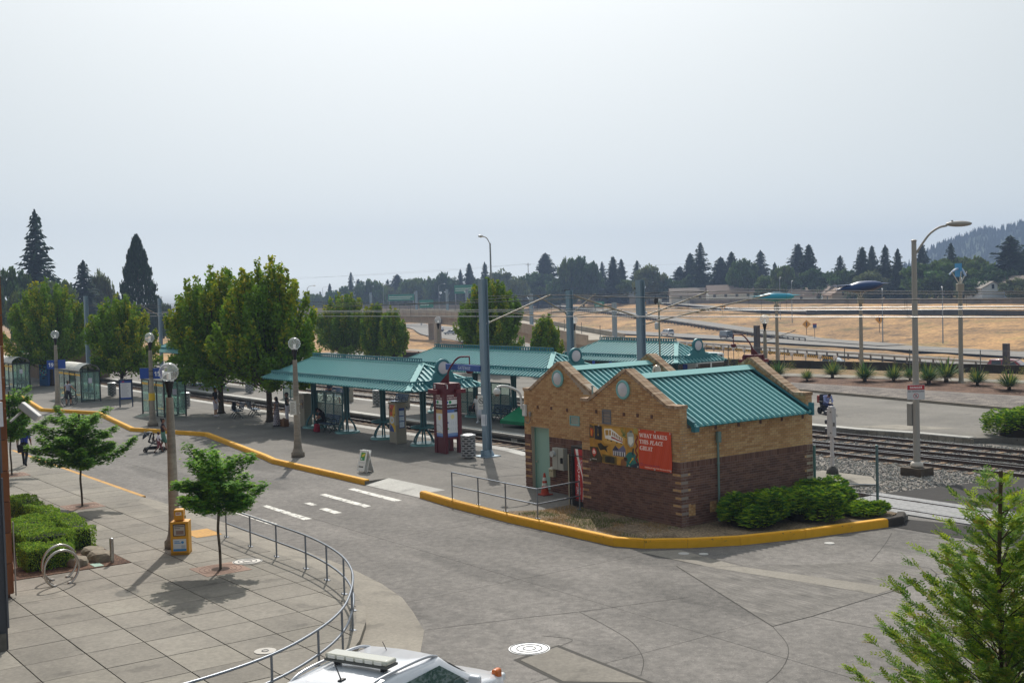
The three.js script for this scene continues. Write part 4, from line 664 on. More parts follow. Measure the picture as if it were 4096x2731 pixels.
// ---- maroon information kiosk
{
  const mMar = std(0x5e1620, 0.5), k = thing('information_kiosk', 'maroon station kiosk with route maps and a lamp arm', 'kiosk', [-45.02, 0.15, -29.2]);
  new MB().box(-0.46, 0, 0.29, -0.26, 3.04, 0.43).box(0.26, 0, 0.29, 0.46, 3.04, 0.43).box(0.3, 0, -0.46, 0.46, 3.04, -0.26).box(-0.46, 0, -0.46, -0.26, 3.04, -0.26).build('corner_post', mMar, k);
  new MB().box(-0.4, 0.0, 0.3, 0.4, 0.62, 0.4).build('plinth_panel', mMar, k); new MB().box(-0.42, 0.62, -0.42, 0.42, 2.98, 0.415).build('map_case', mMar, k);
  new MB().rbox(0, 2.9, 0, 0.86, 0.42, 0.86, 0.01).build('crown', mMar, k); new MB().box(-0.62, 2.66, 0.1, 0.1, 2.84, 0.6).box(-0.1, 2.66, -0.62, 0.62, 2.84, -0.12).build('crown_fin', std(0x6d1c25, 0.5), k);
  const head = (sub, dim) => canvasTex(512, 420, (c, w, h) => { c.fillStyle = dim ? '#561820' : '#6a1a22'; c.fillRect(0, 0, w, h); c.fillStyle = '#efe6e2'; c.font = 'bold 70px sans-serif'; c.fillText('Gateway', 20, 74); c.fillText('NE 99th Ave', 20, 146); c.lineWidth = 4; c.strokeStyle = '#efe6e2'; c.beginPath(); c.arc(458, 124, 22, 0, 7); c.stroke(); c.fillStyle = '#efeeec'; c.fillRect(0, 172, w, 130); c.fillStyle = '#2f58ae'; c.beginPath(); c.arc(76, 236, 46, 0, 7); c.fill(); c.fillStyle = '#1f9d5a'; c.beginPath(); c.arc(186, 236, 46, 0, 7); c.fill(); c.fillStyle = '#1b1a19'; c.fillRect(0, 302, w, 118); c.fillStyle = '#f0efec'; c.font = 'bold 72px sans-serif'; c.fillText('Westbound', 20, 386); });
  printed('station_header', 0.8, 0.66, head(), k, [0, 2.32, 0.418], 0, 0.5); printed('station_header', 0.8, 0.66, head(), k, [0.423, 2.32, 0], Math.PI / 2, 0.5);
  const map = (s) => canvasTex(384, 640, (c, w, h) => { c.fillStyle = '#e6e7ea'; c.fillRect(0, 0, w, h); c.fillStyle = '#3557a0'; c.fillRect(0, h - 60, w, 60); c.fillStyle = '#7f9acb'; c.beginPath(); c.ellipse(w / 2, h - 60, w * 0.6, 34, 0, 0, 7); c.fill(); if (s) { c.fillStyle = '#c9a06a'; c.fillRect(0, 0, w, 90); c.fillStyle = '#f3e3a4'; c.beginPath(); c.arc(w / 2, 190, 60, 0, 7); c.fill(); c.strokeStyle = '#8b8f96'; c.lineWidth = 9; c.beginPath(); c.moveTo(20, 380); c.bezierCurveTo(160, 320, 250, 360, 340, 520); c.stroke(); c.strokeStyle = '#cf9f2f'; c.beginPath(); c.moveTo(30, 510); c.lineTo(350, 540); c.stroke(); } else { c.fillStyle = '#5d83c2'; c.fillRect(0, 0, w, 70); c.fillStyle = '#31363c'; c.fillRect(250, 14, 110, 46); c.fillStyle = '#f1e3a0'; c.beginPath(); c.arc(w / 2, 170, 56, 0, 7); c.fill(); c.fillStyle = '#3557a0'; c.beginPath(); c.arc(40, 300, 20, 0, 7); c.fill(); c.fillStyle = '#3f9d55'; c.beginPath(); c.arc(44, 440, 20, 0, 7); c.fill(); c.strokeStyle = '#9ba2ad'; c.lineWidth = 5; for (let i = 0; i < 5; i++) { c.beginPath(); c.moveTo(100 + i * 60, 280); c.lineTo(100 + i * 60, 360); c.moveTo(100 + i * 60, 420); c.lineTo(100 + i * 60, 490); c.stroke(); } } });
  printed('route_map', 0.64, 1.22, map(1), k, [0, 1.34, 0.418], 0, 0.3); printed('route_map', 0.64, 1.22, map(0), k, [0.423, 1.34, 0], Math.PI / 2, 0.3);
  const ic = canvasTex(64, 80, (c, w, h) => { c.fillStyle = '#f2f0ee'; c.fillRect(0, 0, w, h); c.fillStyle = '#1c1b1a'; c.fillRect(14, 12, 36, 52); c.fillStyle = '#f2f0ee'; c.fillRect(20, 20, 24, 20); c.fillRect(20, 48, 7, 7); c.fillRect(37, 48, 7, 7); });
  printed('tram_symbol', 0.13, 0.17, ic, k, [-0.3, 2.97, 0.435], 0); printed('tram_symbol', 0.13, 0.17, ic, k, [0.435, 2.97, 0.28], Math.PI / 2);
  new MB().plate([[-0.2, 3.1], [0.05, 3.1], [0.05, 3.5]], 0.06).geo(); new MB().at(0.05, 0, 0, 0.5).plate([[-0.36, 3.11], [0.1, 3.11], [0.1, 3.5], [0.02, 3.5]], 0.06).build('lamp_bracket', mMar, k);
  new MB().tube([[0.1, 3.3, -0.03], [0.12, 3.6, -0.04], [0.3, 3.95, -0.16], [0.55, 4.24, -0.32], [0.85, 4.28, -0.52], [1.0, 4.28, -0.6]], 0.04, 8, 30).bar([1.0, 4.28, -0.6], [1.0, 3.72, -0.6], 0.03).build('lamp_arm', mMar, k); new MB().at(1.0, 3.6, -0.6).lathe([[0, 0.16], [0.05, 0.16], [0.15, 0.12], [0.17, 0], [0.12, -0.06], [0, -0.07]], 20).build('lamp_head', mMar, k);
  const k2 = copy(k, [-48.2, 0.12, -52.6], Math.PI, 'maroon kiosk top with lamp arm rising behind the near gable roof');
}
// ---- ticket machines
{
  const mBeige = std(0x9d9484, 0.6), t = thing('ticket_machine', 'beige ticket machine with orange and yellow panel under the near canopy', 'ticket machine', [-49.8, 0.15, -29.45]);
  new MB().rbox(0, 0.95, 0, 0.78, 1.9, 0.5, 0.015).build('cabinet', mBeige, t); new MB().rbox(0.0, 1.92, 0.0, 0.84, 0.07, 0.56, 0.01).build('cap', std(0xa89a82, 0.6), t);
  const tx = canvasTex(384, 960, (c, w, h) => { c.fillStyle = '#e0b62e'; c.fillRect(0, 0, w, h); c.fillStyle = '#d2532a'; c.beginPath(); c.moveTo(0, 0); c.lineTo(w * 0.9, 0); c.quadraticCurveTo(w * 0.45, h * 0.2, w * 0.5, h * 0.42); c.lineTo(0, h * 0.42); c.fill(); c.fillStyle = '#d7dbe0'; c.beginPath(); c.ellipse(w * 0.35, h * 0.57, w * 0.42, h * 0.14, 0, 0, 7); c.fill(); c.fillStyle = '#e2bd3c'; c.beginPath(); c.ellipse(w * 0.4, h * 0.58, 46, 50, 0, 0, 7); c.fill(); c.fillStyle = '#25468f'; c.beginPath(); c.moveTo(0, h * 0.72); c.quadraticCurveTo(w * 0.5, h * 0.76, w * 0.75, h); c.lineTo(0, h); c.fill(); c.fillStyle = '#7d5a2a'; c.fillRect(60, 150, 100, 110); c.fillStyle = '#222'; c.fillRect(300, 320, 44, 60); c.fillRect(210, 325, 26, 44); c.fillStyle = '#ddd'; c.fillRect(310, 590, 34, 80); c.fillStyle = '#fff'; c.font = 'bold 60px sans-serif'; c.fillText('1', 56, 100); c.fillText('3', 40, 780); c.fillStyle = '#333'; c.fillText('2', 270, 230); });
  printed('fare_panel', 0.52, 1.28, tx, t, [-0.04, 1.2, 0.253], 0, 0.4);
  const tp = canvasTex(160, 480, (c, w, h) => { c.fillStyle = '#2c4c9a'; c.fillRect(0, 0, w, h); c.fillStyle = '#dfe7ee'; c.fillRect(12, 60, w - 24, 120); c.fillRect(12, 200, w - 24, 110); c.fillRect(12, 330, w - 24, 130); c.fillStyle = '#7ca0c8'; for (let i = 0; i < 9; i++) c.fillRect(22, 75 + i * 42, w - 60, 10); });
  printed('fare_poster', 0.3, 0.95, tp, t, [0.393, 1.22, 0], Math.PI / 2, 0.5);
  new MB().box(0.42, 0, 0.3, 0.5, 1.3, 0.38).build('validator_post', mBeige, t); new MB().rbox(0.46, 1.12, 0.34, 0.2, 0.42, 0.16, 0.015).build('validator', std(0xa79f90, 0.5), t);
  const t2 = thing('ticket_machine', 'tall beige ticket cabinet with dark screen behind the lamp post', 'ticket machine', [-60.15, 0.15, -29.75]);
  new MB().rbox(0, 0.9, 0, 0.6, 1.8, 0.5, 0.015).build('cabinet', mBeige, t2); new MB().box(-0.14, 1.0, 0.25, 0.2, 1.5, 0.262).build('screen', phys(0x15181f, 0.15, { clearcoat: 1 }), t2); new MB().box(-0.42, 0.4, 0.1, -0.34, 1.35, 0.2).build('yellow_panel', std(0xd3a52a, 0.5), t2);
  copy(t2, [-71.7, 0.2, -38.6], 0.1, 'tan ticket cabinet on the island platform behind the tree trunk'); copy(t2, [-64.9, 0.2, -38.9], 0, 'tan ticket cabinet on the island platform beside a bench');
}
// ---- slatted litter bins
const binProto = (() => {
  const b = thing('litter_bin', 'silver slatted litter bin beside the maroon kiosk', 'litter bin', [-42.75, 0.15, -28.75]), ms = std(0x9a9b9d, 0.45, { metalness: 0.35 });
  new MB().cyl(0, 0.06, 0.95, 0, 0.27, 0.27, 20).build('liner', std(0x1d1d1f, 0.8), b);
  for (let k = 0; k < 9; k++) { const m = new MB(); m.cyl(0, 0.07 + k * 0.102, 0.125 + k * 0.102, 0, 0.315, 0.315, 24, true); m.build('band', std(0x9a9b9d, 0.45, { metalness: 0.35, side: THREE.DoubleSide }), b); }
  const st = new MB(); for (let k = 0; k < 9; k++) for (let i = 0; i < 7; i++) { const a = (i + (k % 2) * 0.5) * Math.PI * 2 / 7; st.at(Math.cos(a) * 0.312, 0.15 + k * 0.102, Math.sin(a) * 0.312, -a).box(-0.004, -0.035, -0.045, 0.006, 0.035, 0.045); } st.build('slat', ms, b);
  new MB().lathe([[0.0, 1.06], [0.2, 1.05], [0.33, 1.01], [0.34, 0.97], [0.3, 0.97]], 24).build('lid', std(0xb5b6b8, 0.35, { metalness: 0.4 }), b); new MB().cyl(0, 0, 0.07, 0, 0.1).build('foot', ms, b); return b;
})();
copy(binProto, [-92.0, 0.15, -29.3], 0.4, 'silver slatted litter bin beside the blue timetable board'); copy(binProto, [-77.2, 0.15, -29.4], 1, 'silver slatted litter bin behind the glass shelter by the lamp'); copy(binProto, [-67.2, 0.2, -38.3], 0.7, 'silver slatted litter bin on the island under the near canopy edge'); copy(binProto, [-84.5, 0.2, -37.2], 0.2, 'silver slatted litter bin on the island behind the tree trunk');
// ---- globe lamps
const mConcPole = std(0xaaa49d, 0.9, { map: concA }), mBlack = std(0x15151a, 0.5), mGlobe = phys(0xf6f8fa, 0.1, { transmission: 0.82, thickness: 0, ior: 1.45 });
const lampProto = (() => {
  const l = thing('globe_lamp', 'globe street lamp on concrete pole behind the yellow newspaper box', 'street lamp', [-33.5, 0.15, -12.3], 0, null);
  new MB().at(0, 0, 0, 0.39).lathe([[0, 0], [0.3, 0], [0.3, 0.2], [0.24, 0.26], [0.19, 0.42], [0.165, 0.7], [0.15, 1.2], [0.1, 4.33], [0, 4.33]], 8).build('pole', mConcPole, l);
  new MB().lathe([[0, 4.3], [0.06, 4.32], [0.06, 4.44], [0.085, 4.5], [0.085, 4.56], [0.11, 4.62], [0.11, 4.7], [0.14, 4.74], [0.14, 4.8], [0, 4.8]], 20).build('fitter', mBlack, l);
  new MB().sphere(0, 5.05, 0, 0.275, 0.275, 0.275, 32).build('globe', mGlobe, l); new MB().cyl(0, 4.84, 5.02, 0, 0.06, 0.055, 16).build('bulb', phys(0xf6f4ee, 0.4), l);
  return l;
})();
const lampAt = (p, label) => copy(lampProto, p, 0.1, label);
lampAt([-48.85, 0.15, -23.7], 'globe lamp at the yellow kerb before the nearest canopy');
lampAt([-67.5, 0.15, -23.75], 'globe lamp with the bay 15 sign and yellow band');
lampAt([-84.5, 0.15, -23.2], 'globe lamp with the bay 19 sign beside the cyclist');
lampAt([-81.6, 0.12, -52.3], 'far globe lamp before the motorway bridge piers'); lampAt([-65.4, 0.12, -53.2], 'far globe lamp beside the second catenary pole'); lampAt([-50.0, 0.12, -55.6], 'far globe lamp behind the near gable roof'); lampAt([-118, 0.12, -29], 'globe lamp showing above the leftmost street tree');
const bay = (n) => canvasTex(192, 192, (c, w, h) => { c.fillStyle = '#1d4a9e'; c.fillRect(0, 0, w, h); if (n) { c.fillStyle = '#f2f4f8'; c.font = 'bold 118px sans-serif'; c.textAlign = 'center'; c.textBaseline = 'middle'; c.fillText(n, w / 2, h / 2 + 6); } });
for (const [n, x, z, side] of [['19', -84.5, -23.2, -1], ['15', -67.5, -23.75, 1]]) {
  const s = thing('bay_sign', n === '19' ? 'blue plates reading 19 on the lamp beside the cyclist' : 'blue plates reading 15 on the lamp with the yellow band', 'sign', [x, 0, z], 0.93);
  for (const sd of [-1, 1]) { const y = 3.15 + (sd === side ? 0 : 0.02), pl = new MB().at(sd * 0.36, y, 0).rbox(0, 0, 0, 0.56, 0.6, 0.03, 0.008).build('sign_plate', std(0x1d4a9e, 0.5), s); printed('sign_face', 0.54, 0.58, bay(sd === side ? n : ''), s, [sd * 0.36, y, 0.017], 0, 0.5); }
  new MB().torus(0, 3.3, 0, 0.14, 0.02, 'y', 20).torus(0, 3.0, 0, 0.145, 0.02, 'y', 20).build('clamp', std(0x3b3a38, 0.6), s);
}
new MB().at(-67.5, 1.62, -23.75).cyl(0, 0, 0.42, 0, 0.178, 0.172, 16, true).build('pole_wrap', std(0xd9b21e, 0.6, { side: THREE.DoubleSide }), scene).userData = { label: 'yellow band wrapped round the bay 15 lamp pole', category: 'wrap' };
{ const s = thing('notice_plate', 'white notice plate strapped to the lamp before the nearest canopy', 'notice', [-48.85, 0, -23.7], 0.93); new MB().rbox(-0.12, 2.35, 0.17, 0.3, 0.62, 0.02, 0.006).build('plate', std(0xcfcfc9, 0.6), s); new MB().torus(0, 2.5, 0, 0.15, 0.012, 'y', 20).torus(0, 2.1, 0, 0.155, 0.012, 'y', 20).build('strap', std(0x9d9a94, 0.4, { metalness: 0.5 }), s); const t = canvasTex(128, 256, (c, w, h) => { c.fillStyle = '#d9d9d4'; c.fillRect(0, 0, w, h); c.fillStyle = '#7b7b78'; for (let i = 0; i < 9; i++) c.fillRect(18, 30 + i * 24, 60 + 34 * hash2(i, 1, 1), 8); }); printed('notice_print', 0.28, 0.6, t, s, [-0.12, 2.35, 0.182]); }
// ================= bus shelters with barrel roofs
seed(61);
const mShelFrame = std(0x1c2528, 0.5), mShelGlass = phys(0xdbece8, 0.06, { transmission: 0.9, thickness: 0, ior: 1.45 }), mShelRoof = phys(0xcfcabd, 0.45, { transmission: 0.35, thickness: 0 });
function shelter(label, xr, z, len, bays) {
  const s = thing('bus_shelter', label, 'bus shelter', [xr, 0.15, z], 0, null), D = 1.35, H = 2.15;
  const f = new MB(); for (const zz of [0, -D]) for (let i = 0; i <= bays; i++) { const x = -len * i / bays; f.box(x - 0.04, 0, zz - 0.04, x + 0.04, H, zz + 0.04); } for (const zz of [0, -D]) f.box(-len, H, zz - 0.05, 0.04, H + 0.1, zz + 0.05); for (const x of [0, -len]) f.box(x - 0.05, H + 0.001, -D - 0.04, x + 0.05, H + 0.1, 0.04).box(x - 0.03, 0.1, -D + 0.04, x + 0.03, 0.15, -0.04); f.build('frame', mShelFrame, s);
  for (let i = 0; i < bays; i++) { const x0 = -len * i / bays - 0.04, x1 = -len * (i + 1) / bays + 0.04; new MB().box(x1, 0.15, -D - 0.004, x0, H, -D + 0.004).build('glass_pane', mShelGlass, s); if (i !== 1) new MB().box(x1, 0.15, -0.004, x0, H, 0.004).build('glass_pane', mShelGlass, s); }
  for (const x of [0, -len]) new MB().box(x - 0.004, 0.15, -D + 0.04, x + 0.004, H, -0.04).build('glass_pane', mShelGlass, s);
  const arc = (x0, x1, t) => { const pts = [], n = 14; for (let k = 0; k <= n; k++) { const a = Math.PI * k / n; pts.push([Math.cos(a) * (D / 2 + 0.08), Math.sin(a) * 0.5]); } for (let k = n; k >= 0; k--) { const a = Math.PI * k / n; pts.push([Math.cos(a) * (D / 2 + 0.08 - t), Math.sin(a) * (0.5 - t)]); } const g = new THREE.ExtrudeGeometry(new THREE.Shape(pts.map((p) => new THREE.Vector2(...p))), { depth: x1 - x0, bevelEnabled: false }).rotateY(Math.PI / 2).translate(x0, H + 0.1, -D / 2); return g; };
  for (let i = 0; i < bays; i++) new MB().add(arc(-len * (i + 1) / bays + 0.012, -len * i / bays - 0.012, 0.02)).build('roof_panel', mShelRoof, s);
  const ribs = new MB(); for (let i = 0; i <= bays; i++) ribs.add(arc(-len * i / bays - 0.02, -len * i / bays + 0.02, 0.05)); ribs.build('roof_rib', mShelFrame, s);
  new MB().box(-0.001, 1.35, -D / 2 - 0.12, 0.012, 1.72, -D / 2 + 0.14).build('notice', std(0xcfcbd8, 0.7), s);
  const st = new MB().box(-len + 0.3, 0.5, -D + 0.1, -0.4, 0.54, -D + 0.5); for (let x = -len + 0.5; x < -0.4; x += 0.9) st.bar([x, 0, -D + 0.3], [x, 0.5, -D + 0.3], 0.02).tube([[x, 0.52, -D + 0.12], [x, 0.75, -D + 0.15], [x, 0.75, -D + 0.45], [x, 0.52, -D + 0.48]], 0.015, 6, 14); st.build('seat', mShelFrame, s);
  new MB().box(-len, H - 0.26, 0.006, 0, H - 0.12, 0.01).build('yellow_stripe', std(0xd6a93a, 0.6), s);
  return s;
}
shelter('glass bus shelter with barrel roof behind the cyclist', -88.08, -25.85, 5.5, 4);
shelter('glass bus shelter with barrel roof beside the blue vending machine', -106.4, -25.65, 5.5, 4);
shelter('glass bus shelter with barrel roof beside the bay 15 lamp', -71.75, -26.0, 3.9, 3);
{ // timetable board, drinks machine
  const b = thing('timetable_board', 'blue framed timetable board on two posts beside the litter bin', 'notice board', [-81.4, 0.15, -26.86], 1.2), mb = std(0x1e3350, 0.5);
  new MB().box(-0.45, 0, -0.04, -0.37, 1.9, 0.04).box(0.37, 0, -0.04, 0.45, 1.9, 0.04).box(-0.45, 1.82, -0.05, 0.45, 1.9, 0.05).box(-0.37, 0.5, -0.03, 0.37, 1.82, 0.03).build('frame', mb, b);
  printed('timetable', 0.68, 1.24, canvasTex(256, 480, (c, w, h) => { c.fillStyle = '#dcdce2'; c.fillRect(0, 0, w, h); c.fillStyle = '#2a4c9c'; c.fillRect(0, 0, w, 56); c.fillRect(0, h - 40, w, 40); c.fillStyle = '#c33'; c.fillRect(36, 12, 60, 22); c.fillStyle = '#9a9aa6'; for (let i = 0; i < 14; i++) c.fillRect(20, 80 + i * 25, 120 + 90 * hash2(i, 2, 3), 7); }), b, [0, 1.17, 0.033], 0, 0.4);
  const v = thing('vending_machine', 'blue drinks vending machine under the awning behind the leftmost shelter', 'vending machine', [-109.4, 0.15, -29.2], 0.5); new MB().rbox(0, 0.95, 0, 1.0, 1.9, 0.8, 0.03).build('cabinet', std(0x174e8f, 0.45), v);
  printed('machine_front', 0.9, 1.75, canvasTex(256, 512, (c, w, h) => { c.fillStyle = '#17589c'; c.fillRect(0, 0, w, h); for (let i = 0; i < 5; i++) for (let j = 0; j < 6; j++) { c.fillStyle = ['#7cc1c9', '#cfe0e6', '#c23b35', '#3f86c9', '#98c7a0'][(i * 3 + j) % 5]; c.fillRect(20 + j * 37, 40 + i * 48, 28, 30); } c.fillStyle = '#0b1014'; c.fillRect(90, 320, 80, 40); }), v, [0, 0.97, 0.405], 0, 0.3);
  const h = thing('station_building', 'grey brown station hut with gabled roof and green awning', 'building', [-121, 0, -34]); const mW = std(0x7d6a5a, 0.9, { map: concA });
  new MB().plate([[-5, 0], [6, 0], [6, 3.2], [3.4, 4.9], [0.8, 3.2], [0.5, 4.3], [-2.2, 5.6], [-5, 4.3]], 5).build('wall', mW, h); new MB().beam([-5.3, 4.4, 0], [-2.2, 5.75, 0], 5.6, 0.12).build('roof_slope', std(0x9a9089, 0.8), h); new MB().beam([-2.2, 5.75, 0], [0.7, 4.3, 0], 5.6, 0.12).build('roof_slope', std(0x8a817a, 0.8), h); new MB().beam([0.6, 3.25, 0], [3.4, 5.05, 0], 5.4, 0.12).build('roof_slope', std(0x8a817a, 0.8), h); new MB().beam([3.4, 5.05, 0], [6.3, 3.2, 0], 5.4, 0.12).build('roof_slope', std(0x8a817a, 0.8), h);
  new MB().at(0, 0, 2.5).box(1.5, 2.55, 0, 8, 2.75, 2.4).build('awning', std(0x4b4744, 0.8), h); new MB().at(-2.8, 2.75, 3.1, 0, 0.5).box(-1.4, -0.04, -0.8, 1.4, 0.04, 0.8).build('green_awning', std(0x1c9b6c, 0.6), h); new MB().box(-1.2, 3.0, 2.5, 0.2, 3.6, 2.56).build('sign_panel', std(0xd7d7de, 0.6), h);
}
// ================= the corner building at the frame's edge
{
  const b = thing('corner_building', 'dark grey and brown panelled building at the sidewalk corner', 'building'), mPan = [std(0x8a4f22, 0.6), std(0x7d471f, 0.6), std(0x965a2a, 0.6)], mDk = std(0x3a3b41, 0.6);
  new MB().box(-48, 0.1, 8, -30.62, 17, -7.1).build('wall', std(0x5a3a1e, 0.8), b);
  for (let k = 0; k < 22; k++) { for (let i = 0; i < 3; i++) new MB().box(-30.618, 0.25 + k * 0.75, -7.16 + i * 1.1, -30.55, 0.985 + k * 0.75, -6.08 + i * 1.1 ).build('clay_panel', mPan[(k * 2 + i) % 3], b); new MB().box(-30.62, 0.25 + k * 0.75, -7.19, -33.6, 0.985 + k * 0.75, -7.105).build('clay_panel', mPan[k % 3], b); }
  new MB().box(-48, 0.1, 9, -26.0, 17, -5.95).build('dark_wall', mDk, b); new MB().box(-25.995, 0.05, 4, -25.93, 0.5, -5.9).build('plinth', std(0x6d6a66, 0.9, { map: concA }), b);
  for (let k = 0; k < 5; k++) new MB().box(-25.998, 0.6 + k * 3.2, -5.975, -25.96, 3.7 + k * 3.2, -5.94).build('corner_trim', std(0x55565c, 0.5), b);
  new MB().box(-30.54, 0.2, -7.22, -30.5, 2.0, -7.195).build('corner_trim', std(0xb5aaa0, 0.5), b);
  for (const [y0, y1] of [[4.75, 5.25], [5.3, 6.4]]) new MB().box(-26.2, y0, -6.03, -25.95, y1, -5.9).build('white_box', std(0xcfcdd2, 0.5), b);
  const l = thing('wall_light', 'white floodlight fixed to the corner building wall', 'light', [-30.3, 4.75, -7.55], 0.9); new MB().at(0, 0, 0, 0, 0, -0.7).rbox(0.15, 0, 0, 0.55, 0.17, 0.2, 0.03).build('housing', std(0xdcd9d6, 0.4), l); new MB().bar([-0.1, -0.1, 0], [-0.2, -0.3, 0.4], 0.03).build('bracket', std(0xa9a6a2, 0.5), l);
}
// ================= railings
const mGalv = std(0x7d838c, 0.38, { metalness: 0.6 });
function railing(label, posts, y0, top, mid, smooth) {
  const r = thing('pipe_railing', label, 'railing'); const C = (y) => { const c = smooth ? new THREE.CatmullRomCurve3(posts.map(([x, z]) => V(x, y, z)), false, 'centripetal') : null; return c; };
  for (const [y, n] of [[top, 'top_rail'], [mid, 'mid_rail']]) { const m = new MB(); if (smooth) m.add(new THREE.TubeGeometry(C(y), 120, 0.026, 8)); else for (let i = 0; i < posts.length - 1; i++) m.bar([posts[i][0], y, posts[i][1]], [posts[i + 1][0], y, posts[i + 1][1]], 0.024); m.build(n, mGalv, r); }
  for (const [x, z] of posts) { const p = new MB().bar([x, y0 - 0.01, z], [x, top, z], 0.024).build('post', mGalv, r); const f = new MB().box(x - 0.09, y0, z - 0.05, x + 0.09, y0 + 0.014, z + 0.05); for (const s of [-1, 1]) f.bar([x + s * 0.065, y0, z + 0.03], [x + s * 0.065, y0 + 0.045, z + 0.03], 0.012, 0.012, 6); f.build('base_plate', mGalv, p); }
  return r;
}
railing('curved grey pipe railing along the sidewalk corner', [[-33.9, -14.02], [-32.1, -13.99], [-30.31, -13.96], [-28.42, -13.91], [-26.9, -13.73], [-25.35, -13.38], [-23.89, -12.82], [-22.47, -12.03], [-21.11, -11.07], [-20.13, -10.05], [-19.25, -8.7], [-18.75, -7.1], [-18.6, -5.2]], 0.15, 1.03, 0.57, true);
railing('straight grey pipe railing at the yellow kerb by the brick building', [[-34.45, -22.45], [-32.8, -22.4], [-31.18, -22.35], [-29.49, -22.35], [-29.75, -24.25]], 0.2, 1.11, 0.64, false);
{ // chain-link fence by the crossing
  const f = thing('chain_link_fence', 'low chain link fence with tall post by the rail crossing', 'fence');
  new MB().cyl(-24.18, -0.1, 1.95, -32.05, 0.045, 0.045, 12).sphere(-24.18, 1.97, -32.05, 0.06, 0.05, 0.06).build('post', std(0x5d7173, 0.45, { metalness: 0.4 }), f); new MB().bar([-25.4, 0.72, -31.2], [-24.18, 0.72, -32.05], 0.022).build('top_rail', mGalv, f);
  new MB().bar([-29.0, 0.7, -33.9], [-24.2, 0.72, -34.5], 0.02).bar([-29.0, -0.1, -33.9], [-29.0, 0.72, -33.9], 0.03).geo();
  const w = new MB(); for (let k = 0; k < 15; k++) { const t = k / 14, p = [lerp(-25.4, -24.18, t), 0, lerp(-31.2, -32.05, t)]; w.bar([p[0], 0.0, p[2]], [p[0], 0.72, p[2]], 0.003, 0.003, 4); } for (let k = 0; k < 9; k++) w.bar([-25.4, 0.05 + k * 0.08, -31.2], [-24.18, 0.05 + k * 0.08, -32.05], 0.003, 0.003, 4); w.build('mesh_wire', mGalv, f);
}
